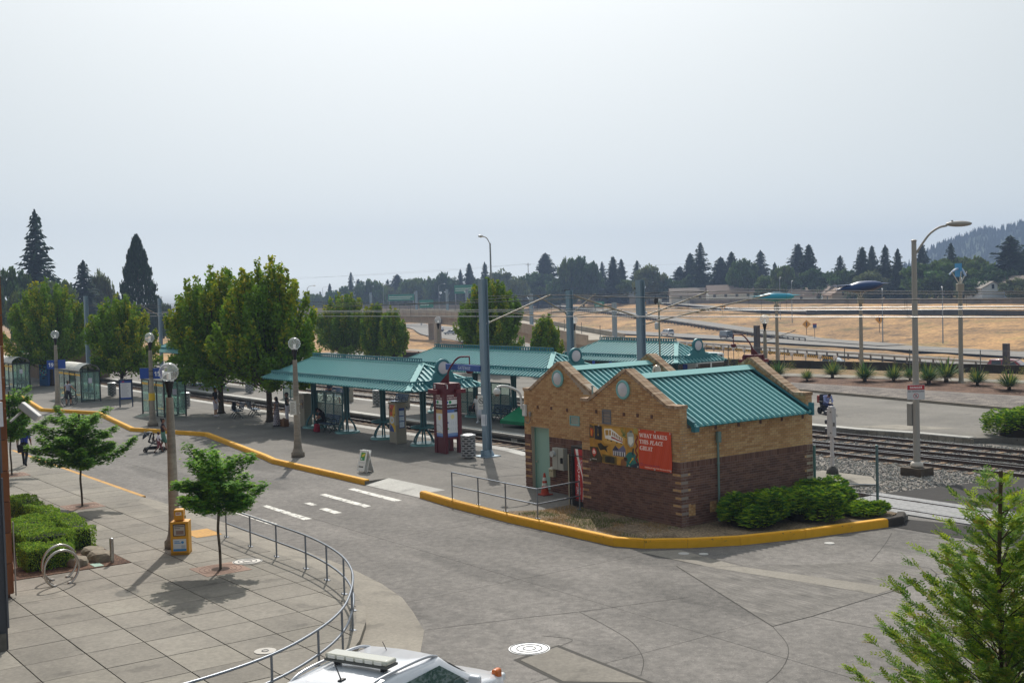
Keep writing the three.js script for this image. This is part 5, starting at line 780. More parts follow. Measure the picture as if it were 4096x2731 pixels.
// ================= street furniture on the sidewalk
{
  const n = thing('newspaper_box', 'yellow newspaper vending box on the sidewalk before the lamp pole', 'newspaper box', [-32.62, 0.15, -12.15], 1.02), my = std(0xd79a17, 0.45);
  new MB().rbox(0, 0.48, 0, 0.5, 0.9, 0.44, 0.02).build('cabinet', my, n); new MB().box(-0.25, 0, -0.22, 0.25, 0.06, 0.22).build('base', std(0xb07d14, 0.6), n); new MB().rbox(-0.02, 1.1, -0.02, 0.26, 0.3, 0.3, 0.02).build('coin_box', my, n); new MB().rbox(0.16, 1.06, 0.14, 0.05, 0.1, 0.05, 0.01).build('coin_return', std(0xc9b98c, 0.4), n);
  printed('paper_window', 0.34, 0.34, canvasTex(128, 128, (c, w, h) => { c.fillStyle = '#3a2f24'; c.fillRect(0, 0, w, h); c.fillStyle = '#b9b2aa'; c.fillRect(8, 12, 112, 108); c.fillStyle = '#8b6f66'; c.fillRect(30, 70, 80, 40); c.fillStyle = '#5a5652'; c.fillRect(14, 20, 100, 10); c.fillRect(14, 40, 60, 6); }), n, [0, 0.7, 0.224], 0, 0.3);
  printed('advert_card', 0.36, 0.34, canvasTex(128, 128, (c, w, h) => { c.fillStyle = '#d9dde2'; c.fillRect(0, 0, w, h); c.fillStyle = '#3f8fd0'; c.fillRect(0, 104, w, 24); c.fillRect(12, 22, 50, 8); c.fillRect(12, 38, 62, 8); c.beginPath(); c.arc(92, 36, 14, 0, 7); c.fill(); c.fillStyle = '#b9c2cc'; c.fillRect(80, 66, 40, 34); }), n, [0, 0.28, 0.224], 0, 0.4);
  printed('price_label', 0.16, 0.09, canvasTex(64, 36, (c, w, h) => { c.fillStyle = '#e6dfd2'; c.fillRect(0, 0, w, h); c.fillStyle = '#b4463a'; c.fillRect(6, 10, 40, 12); }), n, [-0.02, 1.14, 0.134]);
  const bo = thing('bollard', 'short stainless steel bollard at the mulch bed corner', 'bollard', [-32.75, 0.15, -10.25]); new MB().cyl(0, 0, 0.66, 0, 0.055, 0.055, 18).sphere(0, 0.66, 0, 0.055, 0.03, 0.055).build('bollard_post', std(0xa9a7a4, 0.25, { metalness: 0.85 }), bo);
  const rk = thing('bike_rack', 'pair of stainless ring bike racks on the sidewalk', 'bike rack', [-31.45, 0.15, -8.45], 0);
  for (const [dx, dz] of [[0.38, 0.0], [-0.36, -0.15]]) { const m = new MB(), R = 0.46, pts = []; for (let k = 0; k <= 32; k++) { const a = -Math.PI / 2 + 0.45 + (Math.PI * 2 - 0.9) * k / 32; pts.push([dx + 0.12 * Math.cos(a), R * 0.9 + R * Math.sin(a), dz + R * Math.cos(a)]); } m.tube(pts, 0.032, 10, 90); m.build('ring', std(0xb8b2ac, 0.25, { metalness: 0.85 }), rk); for (const p of [pts[0], pts[32]]) new MB().at(p[0], 0, p[2]).cyl(0, 0, 0.045, 0, 0.06, 0.05, 12).build('foot', std(0x9a958f, 0.4, { metalness: 0.6 }), rk); }
  const a = thing('a_frame_sign', 'white folding sidewalk sign board with a green panel', 'sign', [-42.5, 0.15, -23.6], 0.15);
  for (const s of [1, -1]) new MB().at(0, 0, s * 0.17, 0, -s * 0.27).rbox(0, 0.47, 0, 0.56, 0.9, 0.03, 0.01).box(-0.26, 0, -0.015, -0.2, 0.06, 0.015).box(0.2, 0, -0.015, 0.26, 0.06, 0.015).build('board', std(0xd9d9d6, 0.5), a);
  printed('board_print', 0.5, 0.82, canvasTex(200, 328, (c, w, h) => { c.fillStyle = '#e2e2df'; c.fillRect(0, 0, w, h); c.fillStyle = '#5a9a2c'; c.fillRect(44, 26, 112, 130); c.fillStyle = '#d9c12c'; c.beginPath(); c.ellipse(110, 70, 44, 20, -0.5, 0, 7); c.fill(); c.fillStyle = '#2f8f4f'; c.fillRect(44, 110, 112, 46); c.fillStyle = '#ececea'; c.fillRect(56, 124, 36, 16); c.fillStyle = '#b9b9b6'; c.fillRect(30, 186, 140, 8); c.fillStyle = '#33363a'; c.fillRect(36, 250, 120, 20); }), a, [0, 0.47, 0.19], 0, 0.5, -0.27);
}
// manholes, tree grates
function roundLid(label, x, y, z, r, col, rings) { const l = thing('manhole_cover', label, 'manhole cover', [x, y, z]); new MB().cyl(0, -0.03, 0.008, 0, r, r, 36).build('lid', std(col, 0.4, { metalness: 0.3 }), l); for (let k = 0; k < rings; k++) new MB().torus(0, 0.008, 0, r * (0.3 + 0.62 * k / Math.max(1, rings - 1)), 0.012, 'y', 40).build('ring', std(0x5f6062, 0.6), l); }
roundLid('pale ringed manhole cover in the road before the police car', -19.32, 0.004, -14.34, 0.42, 0xbdbfc1, 3); roundLid('round ringed cover in the sidewalk behind the nearest small tree', -30.3, 0.156, -13.1, 0.4, 0xa9a59f, 3); roundLid('small grey round cover on the sidewalk near the curved railing', -22.3, 0.156, -9.95, 0.22, 0x8e8a84, 1);
for (const [x, z] of [[-29.95, -12.19], [-42.72, -12.41], [-52.83, -12.52]]) { const t = new THREE.Group(); t.name = numbered('tree_grate'); scene.add(t); tag(t, x > -35 ? 'reddish tree grate at the nearest young tree' : x > -50 ? 'reddish tree grate at the young tree behind the hedge' : 'reddish tree grate at the farthest young tree by the building', 'grate'); new MB().box(x - 0.62, 0.15, z - 0.62, x + 0.62, 0.158, z + 0.62).build('grate_plate', std(0x9a7f73, 0.85, { map: concA }), t); for (let k = 0; k < 3; k++) new MB().torus(x, 0.159, z, 0.3 + k * 0.12, 0.006, 'y', 40).build('slot_ring', std(0x6d4d42, 0.9), t); new MB().cyl(x, 0.158, 0.161, z, 0.24, 0.24, 24).build('soil_hole', std(0x3b2b22, 1), t); }
for (const [x, z, r] of [[-23.1, -23.1, 0.13], [-23.5, -22.75, 0.15], [-21.7, -26.6, 0.14]]) tag(new MB().cyl(x, 0.0, 0.012, z, r, r, 20).build('survey_marker', std(0xb3b1ad, 0.7)), 'small pale round marker in the road by the yellow kerb', 'marker', 'round markers by the yellow kerb');
{ // landscaping rocks, valve box
  for (const [x, z, s, lb] of [[-34.1, -10.15, [0.42, 0.22, 0.3], 'flat grey boulder at the hedge end'], [-33.3, -10.1, [0.46, 0.26, 0.32], 'large grey boulder beside the steel bollard'], [-33.15, -9.4, [0.4, 0.22, 0.3], 'angular grey boulder behind the bike rack']]) { const g = new THREE.IcosahedronGeometry(1, 2), p = g.attributes.position; for (let i = 0; i < p.count; i++) { const v = V(p.getX(i), p.getY(i), p.getZ(i)), k = 0.82 + 0.3 * vnoise(v.x * 2.2 + 40, v.y * 2 + v.z * 2.3 + 40, 512, 8) ; v.multiplyScalar(k); v.x = clamp(v.x, -0.78, 0.78); v.y = clamp(v.y, -0.7, 0.62); p.setXYZ(i, v.x * s[0], v.y * s[1], v.z * s[2]); } g.computeVertexNormals(); const o = put('boulder', metreUV(g), std(0xa39b8f, 0.95, { map: concA })); o.position.set(x, 0.24, z); tag(o, lb, 'boulder'); }
  tag(new MB().box(-32.95, 0.14, -9.95, -32.5, 0.175, -9.7).build('valve_box', std(0x86a596, 0.7)), 'pale green valve box lid at the mulch edge', 'valve box');
}
// ================= catenary poles, arms and wires
const mPole = std(0x8195a4, 0.5, { metalness: 0.2 }), mArm = std(0x8a7f6c, 0.5), mWire = std(0x8f9092, 0.4, { metalness: 0.5 }), mWireDk = std(0x33383c, 0.6);
function hPole(x, z, top, base = 0.15, s = 0.3) { const m = new MB(); m.box(x - s / 2, base, z - s / 2, x + s / 2, top, z - s / 2 + 0.025).box(x - s / 2, base, z + s / 2 - 0.025, x + s / 2, top, z + s / 2).box(x - 0.012, base, z - s / 2 + 0.025, x + 0.012, top, z + s / 2 - 0.025); return m; }
function catPole(label, x, z, top, arms, base = 0.15) {
  const p = thing('catenary_pole', label, 'pole', [0, 0, 0], 0, null);
  hPole(x, z, top, base).build('mast', mPole, p);
  new MB().at(x, base, z).box(-0.42, 0, -0.42, 0.42, 0.04, 0.42).box(-0.3, 0.04, -0.03, -0.15, 0.3, 0.03).box(0.15, 0.04, -0.03, 0.3, 0.3, 0.03).box(-0.03, 0.04, 0.15, 0.03, 0.3, 0.34).lathe([[0.3, 0.04], [0.3, 0.1], [0.22, 0.26], [0.15, 0.3]], 8).build('base_plate', mPole, p);
  for (const [zt, yb, yt] of arms) { const s = Math.sign(zt - z); const a = new THREE.Group(); a.name = 'arm'; p.add(a); new MB().bar([x, yb, z + s * 0.2], [x, yt, zt], 0.035).build('cantilever', mArm, a); new MB().bar([x, yt + 0.02, z + s * 0.2], [x, yt, zt], 0.012).build('stay', mWireDk, a); new MB().bar([x, lerp(yb, yt, 0.36), lerp(z, zt, 0.4)], [x, yb + 0.17, zt], 0.022).build('steady_arm', mArm, a); for (const t of [0.16, 0.24]) new MB().at(x, yb + (yt - yb) * (t - 0.16) * 0.5, z + s * t).sphere(0, 0, 0, 0.075, 0.075, 0.05).build('insulator', std(0xb8bcc2, 0.3), a); }
  new MB().box(x - 0.22, 5.86, z - 0.18, x - 0.14, 5.94, z + 0.18).box(x - 0.22, 7.2, z - 0.18, x - 0.14, 7.28, z + 0.18).build('clamp', std(0x4d4640, 0.7), p);
  return p;
}
catPole('blue grey catenary pole beside the maroon kiosk, carrying the name sign', -42.58, -29.63, 7.83, [[-33.3, 5.9, 7.05]]);
catPole('blue grey catenary pole rising from behind the twin gables', -40.9, -37.2, 7.62, [[-33.3, 5.95, 7.0], [-41.6, 5.95, 7.0], [-45.9, 5.6, 6.75]], 0.0);
catPole('blue grey catenary pole between the middle and far canopies', -54.6, -44.1, 7.25, [[-41.7, 5.9, 7.0], [-46.1, 5.9, 7.0]], -0.1);
catPole('blue grey catenary pole between the leftmost street trees', -98.7, -29.63, 7.85, [[-33.8, 5.9, 7.05]]);
catPole('blue grey catenary pole beyond the island tree', -122, -44.1, 7.6, [[-42, 5.9, 7.0], [-46.5, 5.9, 7.0]], -0.1);
{ const g = thing('station_name_sign', 'blue rounded station name sign reading GATEWAY', 'sign', [-44.05, 3.96, -29.45]); new MB().rbox(0, 0, 0, 2.72, 0.28, 0.06, 0.03).build('sign_board', std(0x1d4f9f, 0.45), g); printed('name_print', 2.6, 0.24, canvasTex(1040, 96, (c, w, h) => { c.fillStyle = '#1d4f9f'; c.fillRect(0, 0, w, h); c.fillStyle = '#e3e9f2'; c.font = '78px serif'; c.textAlign = 'center'; c.textBaseline = 'middle'; c.fillText('GATEWAY', w * 0.56, h / 2 + 4, 500); }), g, [0, 0, 0.032], 0, 0.45);
  const n = thing('no_smoking_sign', 'white no smoking sign strapped to the catenary pole', 'sign', [-42.66, 2.5, -29.44], 0.75); new MB().rbox(0, 0, 0, 0.34, 0.62, 0.02, 0.01).build('plate', std(0xd6d6d2, 0.5), n); printed('smoking_print', 0.32, 0.6, canvasTex(128, 240, (c, w, h) => { c.fillStyle = '#dededa'; c.fillRect(0, 0, w, h); c.lineWidth = 11; c.strokeStyle = '#2c2c2c'; c.beginPath(); c.arc(64, 92, 44, 0, 7); c.stroke(); c.beginPath(); c.moveTo(34, 60); c.lineTo(94, 124); c.stroke(); c.fillStyle = '#2c2c2c'; c.fillRect(36, 88, 56, 10); c.fillStyle = '#777'; c.fillRect(24, 180, 80, 9); }), n, [0, 0, 0.011]);
  const q = thing('paper_notice', 'white paper notice taped low on the catenary pole', 'notice', [-42.5, 1.75, -29.44], 0.75); new MB().box(-0.12, -0.25, -0.004, 0.12, 0.25, 0.004).build('sheet', std(0xd5d9e2, 0.7), q); printed('notice_print', 0.22, 0.46, canvasTex(64, 128, (c, w, h) => { c.fillStyle = '#dfe2ea'; c.fillRect(0, 0, w, h); c.fillStyle = '#8f95a3'; for (let i = 0; i < 7; i++) c.fillRect(10, 20 + i * 14, 40, 4); }), q, [0, 0, 0.0045]); }
const wire = (label, pts, r = 0.011, m = mWire, name = 'overhead_wire') => { const w = new MB(); for (let i = 0; i < pts.length - 1; i++) w.bar(pts[i], pts[i + 1], r, r, 5); return tag(w.build(name, m), label, 'wire', 'overhead wires'); };
const sag = (a, b, d, n = 10) => Array.from({ length: n + 1 }, (_, i) => { const t = i / n; return [lerp(a[0], b[0], t), lerp(a[1], b[1], t) - d * 4 * t * (1 - t), lerp(a[2], b[2], t)]; });
for (const [z, nm] of [[-33.2, 'near'], [-41.7, 'middle'], [-46.0, 'far']]) {
  wire(`pale contact wire over the ${nm} track`, [[-130, 6.12, z - 0.8], [-42.6, 6.08, z - 0.1], [10, 6.05, z + 0.3]], 0.02);
  const a = [[-130, 7.05, z - 0.8], [-98.7, 7.05, z - 0.6], [-42.6, 7.05, z - 0.1], [8, 7.05, z + 0.3]], pts = []; for (let i = 0; i < 3; i++) pts.push(...sag(a[i], a[i + 1], 0.45).slice(i ? 1 : 0)); wire(`dark messenger wire sagging over the ${nm} track`, pts, 0.017, mWireDk);
  const dr = new MB(); for (let x = -92; x < 5; x += 6.2) { const t = x < -42.6 ? (x + 98.7) / 56.1 : (x + 42.6) / 50.6, y = 7.05 - 0.45 * 4 * t * (1 - t); if (y > 6.2) dr.bar([x, 6.09, z + lerp(-0.6, -0.1, t) * (x < -42.6 ? 1 : 0)], [x, y, z + lerp(-0.6, -0.1, t) * (x < -42.6 ? 1 : 0)], 0.007, 0.007, 4); } tag(dr.build('wire_dropper', mWireDk), `thin droppers joining the wires over the ${nm} track`, 'wire', 'overhead wires', 'stuff');
}
wire('second pale contact wire slanting over the switch', [[-120, 6.15, -44.5], [-45, 6.15, -43.6], [8, 6.12, -42.2]], 0.02);
// ================= right-hand lamp, danger sign, signal mast
{
  const l = thing('street_light', 'tall grey street light with cobra head beside the tracks', 'street light', [-27.65, -0.12, -39.05]), mg = std(0x9a958f, 0.5, { metalness: 0.15 });
  new MB().box(-0.45, -0.1, -0.4, 0.45, 0.3, 0.4).build('footing', std(0x5a5047, 0.95, { map: concA }), l); new MB().lathe([[0, 0.3], [0.22, 0.3], [0.24, 0.38], [0.22, 0.48], [0.14, 0.52]], 20).build('collar', std(0xc3b9ae, 0.6), l); new MB().cyl(0, 0.4, 8.85, 0, 0.135, 0.09, 18).build('pole', mg, l); new MB().sphere(0, 8.86, 0, 0.11, 0.05, 0.11).build('cap', mg, l);
  const dx = 0.59, dz = -0.81; const P = (s, y) => [dx * s, y, dz * s]; new MB().tube([P(0.05, 8.35), P(0.3, 8.72), P(0.62, 9.12), P(0.95, 9.33), P(1.25, 9.4)], 0.042, 10, 30).build('arm', mg, l);
  const h = new THREE.Group(); h.name = 'lamp_head'; l.add(h); h.position.set(...P(1.2, 9.39)); h.rotation.y = Math.atan2(-dz, dx); const prof = new MB().add(new THREE.SphereGeometry(1, 24, 14).scale(0.5, 0.11, 0.17).translate(0.5, 0.06, 0)); prof.at(0, 0, 0, 0, 0, 0.1).build('housing', mg, h); new MB().at(0, 0, 0, 0, 0, 0.1).add(new THREE.SphereGeometry(1, 20, 10).scale(0.26, 0.09, 0.14).translate(0.56, 0.0, 0)).build('lens', phys(0x8a8274, 0.2, { clearcoat: 0.6 }), h); new MB().cyl(0.25, 0.13, 0.2, 0, 0.035).build('photocell', mg, h);
  new MB().rbox(-0.2, 2.3, 0.1, 0.22, 0.85, 0.12, 0.02).build('control_box', std(0x8d8983, 0.55), l);
  const s = thing('danger_sign', 'red and white DANGER NO TRESPASSING sign on the tall street light', 'sign', [-27.56, 3.05, -38.9], 0.92); new MB().rbox(0, 0, 0.05, 0.66, 0.56, 0.02, 0.008).build('plate', std(0xc9c6c6, 0.5), s);
  printed('danger_print', 0.64, 0.54, canvasTex(320, 270, (c, w, h) => { c.fillStyle = '#c9c8ca'; c.fillRect(0, 0, w, h); c.fillStyle = '#b5202c'; c.fillRect(0, 0, w, 88); c.fillStyle = '#f2eeee'; c.font = 'bold 58px sans-serif'; c.textAlign = 'center'; c.fillText('DANGER', w / 2, 66, 290); c.fillStyle = '#26262a'; c.font = 'bold 40px sans-serif'; c.fillText('NO TRESPASSING', w / 2, 132, 300); c.lineWidth = 9; c.strokeStyle = '#b5303a'; c.beginPath(); c.arc(w / 2, 204, 46, 0, 7); c.stroke(); c.beginPath(); c.moveTo(w / 2 - 32, 172); c.lineTo(w / 2 + 32, 236); c.stroke(); c.fillStyle = '#333'; c.fillRect(w / 2 - 6, 180, 14, 34); c.fillRect(w / 2 - 20, 214, 40, 10); }), s, [0, 0, 0.061], 0, 0.4);
  const m = thing('signal_mast', 'pale railway signal mast with three hooded lights facing away', 'signal', [-29.9, -0.13, -36.9]), mw = std(0xb9b4b4, 0.5);
  new MB().lathe([[0, 0], [0.26, 0], [0.22, 0.2], [0.12, 0.34], [0.06, 0.36]], 10).build('base', std(0x3c3833, 0.7), m); new MB().cyl(0, 0.1, 1.75, 0, 0.075, 0.075, 14).build('post', mw, m); for (const y of [0.75, 1.3]) new MB().torus(0, y, 0, 0.08, 0.018, 'y', 16).build('collar', mw, m);
  new MB().rbox(0, 2.05, 0, 0.26, 1.1, 0.24, 0.02).build('light_box', mw, m); new MB().rbox(0, 2.63, 0, 0.2, 0.06, 0.18, 0.02).build('cap', mw, m); for (const y of [1.72, 2.05, 2.38]) new MB().add(new THREE.CylinderGeometry(0.09, 0.11, 0.22, 14, 1, true, 0, Math.PI * 2).rotateZ(Math.PI / 2).rotateY(0.3).translate(-0.2, y, -0.05)).build('hood', std(0x3b3c46, 0.6, { side: THREE.DoubleSide }), m); new MB().rbox(0.16, 1.98, 0.06, 0.08, 0.14, 0.05, 0.01).sphere(0.05, 2.45, 0.125, 0.03).sphere(0.05, 1.65, 0.125, 0.03).build('latch', std(0x6d6a66, 0.5), m);
}
{ // green market tent on the island, far seat rail
  const t = thing('green_tent', 'green peaked tent corner on the island platform beside the brick corner', 'tent', [-49.9, 0.2, -37.7], 0.1); new MB().add(new THREE.ConeGeometry(1.75, 1.15, 4, 1).rotateY(Math.PI / 4).translate(0, 0.95, 0)).build('tent_roof', std(0x0f8a5a, 0.7), t); new MB().box(-1.24, 0.2, -1.24, 1.24, 0.375, 1.24).build('valance', std(0x0c774e, 0.7), t); for (const sx of [-1, 1]) for (const sz of [-1, 1]) new MB().bar([sx * 1.15, 0, sz * 1.15], [sx * 1.15, 0.36, sz * 1.15], 0.03).build('leg', std(0x8f9396, 0.5), t);
}
// ================= plants: every crown is many small leaf faces spread through its volume
class Leaves {
  constructor() { this.p = []; this.c = []; this.i = []; this.n = 0; }
  // a rhombic leaf: centre, long axis a, side axis b (vectors already scaled)
  leaf(x, y, z, a, b, col, fold = 0) {
    const k = this.n; this.p.push(x - a.x, y - a.y, z - a.z, x + b.x, y + b.y + fold, z + b.z, x + a.x, y + a.y, z + a.z, x - b.x, y - b.y + fold, z - b.z);
    for (let j = 0; j < 4; j++) this.c.push(col[0], col[1], col[2]); this.i.push(k, k + 1, k + 2, k, k + 2, k + 3); this.n += 4;
  }
  tri(a, b, c, col) { const k = this.n; this.p.push(...a, ...b, ...c); for (let j = 0; j < 3; j++) this.c.push(...col); this.i.push(k, k + 1, k + 2); this.n += 3; }
  rand(x, y, z, s, col, up = 0.4, el = 0.6) {
    const t = rnd() * 6.283, ph = (rnd() - 0.5) * 2.4, a = V(Math.cos(t) * Math.cos(ph), Math.sin(ph) + up * 0.3, Math.sin(t) * Math.cos(ph)).normalize();
    const q = V(rnd() - 0.5, rnd() - 0.5 + up * 0.2, rnd() - 0.5), b = a.clone().cross(q).normalize(); this.leaf(x, y, z, a.multiplyScalar(s * 0.55), b.multiplyScalar(s * 0.55 * el), col);
  }
  geo() { const g = new THREE.BufferGeometry(); g.setAttribute('position', new THREE.Float32BufferAttribute(this.p, 3)); g.setAttribute('color', new THREE.Float32BufferAttribute(this.c, 3)); g.setAttribute('uv', new THREE.BufferAttribute(new Float32Array(this.n * 2), 2)); g.setIndex(this.i); g.computeVertexNormals(); return g; }
  build(name, mat, parent) { const m = put(name, this.geo(), mat, parent); return m; }
}
const mLeaf = phys(0xffffff, 0.85, { vertexColors: true, side: THREE.DoubleSide, transmission: 0.4, thickness: 0, specularIntensity: 0.3 });
const mNeedle = phys(0xffffff, 0.9, { vertexColors: true, side: THREE.DoubleSide, transmission: 0.2, thickness: 0, specularIntensity: 0.2 });
const barkTex = tex(256, 0.5, (u, v) => { const k = 200 + (vnoise(u * 24, v * 5, 24, 5) - 0.5) * 120 + (fbm(u, v, 30, 3, 8) - 0.5) * 60; return [k, k * 0.97, k * 0.92]; });
const mBark = std(0x5d4f40, 0.95, { map: barkTex }), mBarkGrey = std(0x6d6458, 0.95, { map: barkTex });
const vary = (c, k, h = 0.12) => { const m = 1 + (rnd() - 0.5) * 2 * k, r = (rnd() - 0.5) * h; return [c[0] * m * (1 + r), c[1] * m, c[2] * m * (1 - r)]; };

// ---- hornbeam: ascending plumes from a short trunk
function hornbeam(name, label, pos, H, W, sd, trunkH = 1.9, dens = 1, group, turn = 0) {
  seed(sd); const t = thing(name, label, 'tree', pos, turn, group), R = W / 2, L = new Leaves(), wood = new MB(), base = 0.17 * H / 9;
  wood.lathe([[0, 0], [base * 1.7, 0], [base * 1.2, 0.12], [base, 0.5], [base * 0.82, trunkH], [base * 0.5, trunkH + H * 0.14], [0, trunkH + H * 0.18]], 12);
  const n = Math.round(74 * Math.sqrt(W / 5)), y0 = trunkH * 0.72;
  for (let k = 0; k < n; k++) {
    const u = (k + 0.5) / n, low = k % 3 === 0, r = R * Math.sqrt(u) * rr(0.86, 1.06), th = k * 2.39996 + rr(-0.25, 0.25);
    const env = 1 - 0.50 * (r / R) ** 2.2; let yt = low ? lerp(y0 + 0.25, H * 0.46, rnd()) + (1 - r / R) * H * 0.2 : (H * env) * rr(0.9, 1.0); yt = Math.min(yt, H * (1 - 0.32 * (r / R) ** 2.6) * rr(0.94, 1.0));
    const ys = lerp(y0 + 0.05, trunkH + H * 0.2, rnd() * (1 - 0.5 * r / R)), tip = V(Math.cos(th) * r, yt, Math.sin(th) * r), st = V(Math.cos(th) * base * 0.5, ys, Math.sin(th) * base * 0.5), mid = V(Math.cos(th) * r * 0.78, lerp(ys, yt, 0.42), Math.sin(th) * r * 0.78);
    const cv = new THREE.QuadraticBezierCurve3(st, mid, tip), len = cv.getLength(); wood.tube([st, cv.getPoint(0.3), cv.getPoint(0.6), cv.getPoint(0.93)], 0.018 * (H / 8) + 0.012, 5, 8);
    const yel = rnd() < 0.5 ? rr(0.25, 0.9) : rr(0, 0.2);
    const m = Math.round(300 * dens * (len / 5) * (low ? 1.3 : 1)), rad = (low ? 0.72 : 0.52) * (W / 5) ** 0.5;
    for (let i = 0; i < m; i++) {
      const s = 0.2 + 0.8 * Math.sqrt(rnd()), p = cv.getPoint(Math.min(1, s)), q = rad * (1.04 - 0.72 * s * s) * Math.sqrt(rnd()) , a = rnd() * 6.283, b = (rnd() - 0.5) * 2;
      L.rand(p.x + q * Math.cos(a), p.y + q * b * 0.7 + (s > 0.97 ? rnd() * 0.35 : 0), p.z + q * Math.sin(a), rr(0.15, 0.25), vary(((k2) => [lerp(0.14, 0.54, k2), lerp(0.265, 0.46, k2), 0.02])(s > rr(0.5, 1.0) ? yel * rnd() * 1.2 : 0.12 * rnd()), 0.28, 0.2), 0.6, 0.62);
    }
  }
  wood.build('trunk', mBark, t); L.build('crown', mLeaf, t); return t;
}
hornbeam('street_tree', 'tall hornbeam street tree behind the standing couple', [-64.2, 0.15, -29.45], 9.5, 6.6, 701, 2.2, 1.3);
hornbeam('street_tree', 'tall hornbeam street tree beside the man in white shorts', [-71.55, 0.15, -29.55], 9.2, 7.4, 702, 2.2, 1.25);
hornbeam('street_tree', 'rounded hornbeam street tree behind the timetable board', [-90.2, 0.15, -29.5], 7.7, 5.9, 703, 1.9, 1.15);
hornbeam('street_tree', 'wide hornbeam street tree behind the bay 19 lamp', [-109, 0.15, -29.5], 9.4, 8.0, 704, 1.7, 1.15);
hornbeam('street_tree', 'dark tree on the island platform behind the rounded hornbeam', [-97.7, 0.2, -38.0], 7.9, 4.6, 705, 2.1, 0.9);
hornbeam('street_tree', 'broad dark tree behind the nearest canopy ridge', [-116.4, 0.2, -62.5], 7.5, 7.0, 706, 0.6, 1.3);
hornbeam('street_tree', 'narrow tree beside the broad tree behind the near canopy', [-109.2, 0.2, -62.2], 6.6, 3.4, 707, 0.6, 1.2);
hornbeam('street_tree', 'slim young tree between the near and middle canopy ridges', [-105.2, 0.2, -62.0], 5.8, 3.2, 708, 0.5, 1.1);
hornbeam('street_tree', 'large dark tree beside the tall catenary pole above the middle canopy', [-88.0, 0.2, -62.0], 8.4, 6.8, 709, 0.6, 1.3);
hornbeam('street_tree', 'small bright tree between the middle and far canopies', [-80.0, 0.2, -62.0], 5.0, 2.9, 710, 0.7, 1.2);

// ---- young ginkgos: tiers of spreading boughs
function ginkgo(label, pos, H, W, tr, sd, limbs) {
  seed(sd); const t = thing('young_ginkgo', label, 'tree', pos), L = new Leaves(), wood = new MB();
  wood.tube([[0, -0.02, 0], [0.02, tr * 0.35, 0.01], [-0.03, tr * 0.7, 0.02], [0.01, tr, 0], [0.04, (tr + H) / 2, 0.02], [0.05, H * 0.92, 0]], 0.036, 9, 30);
  for (let k = 0; k < limbs; k++) {
    const u = k / (limbs - 1), y = lerp(tr + 0.05, H * 0.84, u), th = k * 2.4 + rr(-0.3, 0.3), len = W / 2 * (1 - 0.38 * u) * rr(0.72, 1.12), rise = rr(0.05, 0.42) * len + (u > 0.7 ? 0.2 : 0);
    const P = (s) => V(Math.cos(th) * len * s, y + rise * s * s + 0.06 * Math.sin(s * 5 + k), Math.sin(th) * len * s);
    wood.tube([V(0.02, y - 0.06, 0), P(0.3), P(0.65), P(1)], 0.012, 5, 12);
    const nn = Math.round(lerp(620, 400, u) * len / 1.1);
    for (let i = 0; i < nn; i++) {
      const s = rr(0.14, 1.04), p = P(s), tw = rr(0, 0.24) * (1.25 - 0.6 * s), a = rnd() * 6.283, c = vary(rnd() < 0.4 ? [0.26, 0.46, 0.03] : [0.13, 0.31, 0.03], 0.3, 0.2);
      const x = p.x + tw * Math.cos(a), z = p.z + tw * Math.sin(a), yy = p.y + rr(-0.16, 0.2) * (1.15 - s * 0.6), sz = rr(0.05, 0.082), q = rnd() * 6.283, nx = V(Math.cos(q), rr(-0.5, 0.4), Math.sin(q)).normalize(), sd2 = V(-Math.sin(q), rr(-0.4, 0.4), Math.cos(q)).normalize();
      // fan-shaped leaf: two triangles sharing the stalk
      const A = [x, yy, z], B = [x + nx.x * sz + sd2.x * sz * 0.95, yy + nx.y * sz + sd2.y * sz, z + nx.z * sz + sd2.z * sz * 0.95], C = [x + nx.x * sz * 1.25, yy + nx.y * sz * 1.25 + 0.008, z + nx.z * sz * 1.25], D = [x + nx.x * sz - sd2.x * sz * 0.95, yy + nx.y * sz - sd2.y * sz, z + nx.z * sz - sd2.z * sz * 0.95];
      L.tri(A, B, C, c); L.tri(A, C, D, c);
    }
  }
  wood.build('trunk', mBarkGrey, t); L.build('crown', mLeaf, t); return t;
}
ginkgo('young green ginkgo beside the curved railing', [-29.95, 0.15, -12.19], 3.25, 2.75, 1.5, 721, 26);
ginkgo('young green ginkgo behind the clipped hedge', [-42.72, 0.15, -12.41], 3.5, 3.5, 1.35, 722, 27);
ginkgo('young ginkgo half hidden by the corner building', [-52.83, 0.15, -12.52], 3.8, 3.0, 1.45, 723, 24);

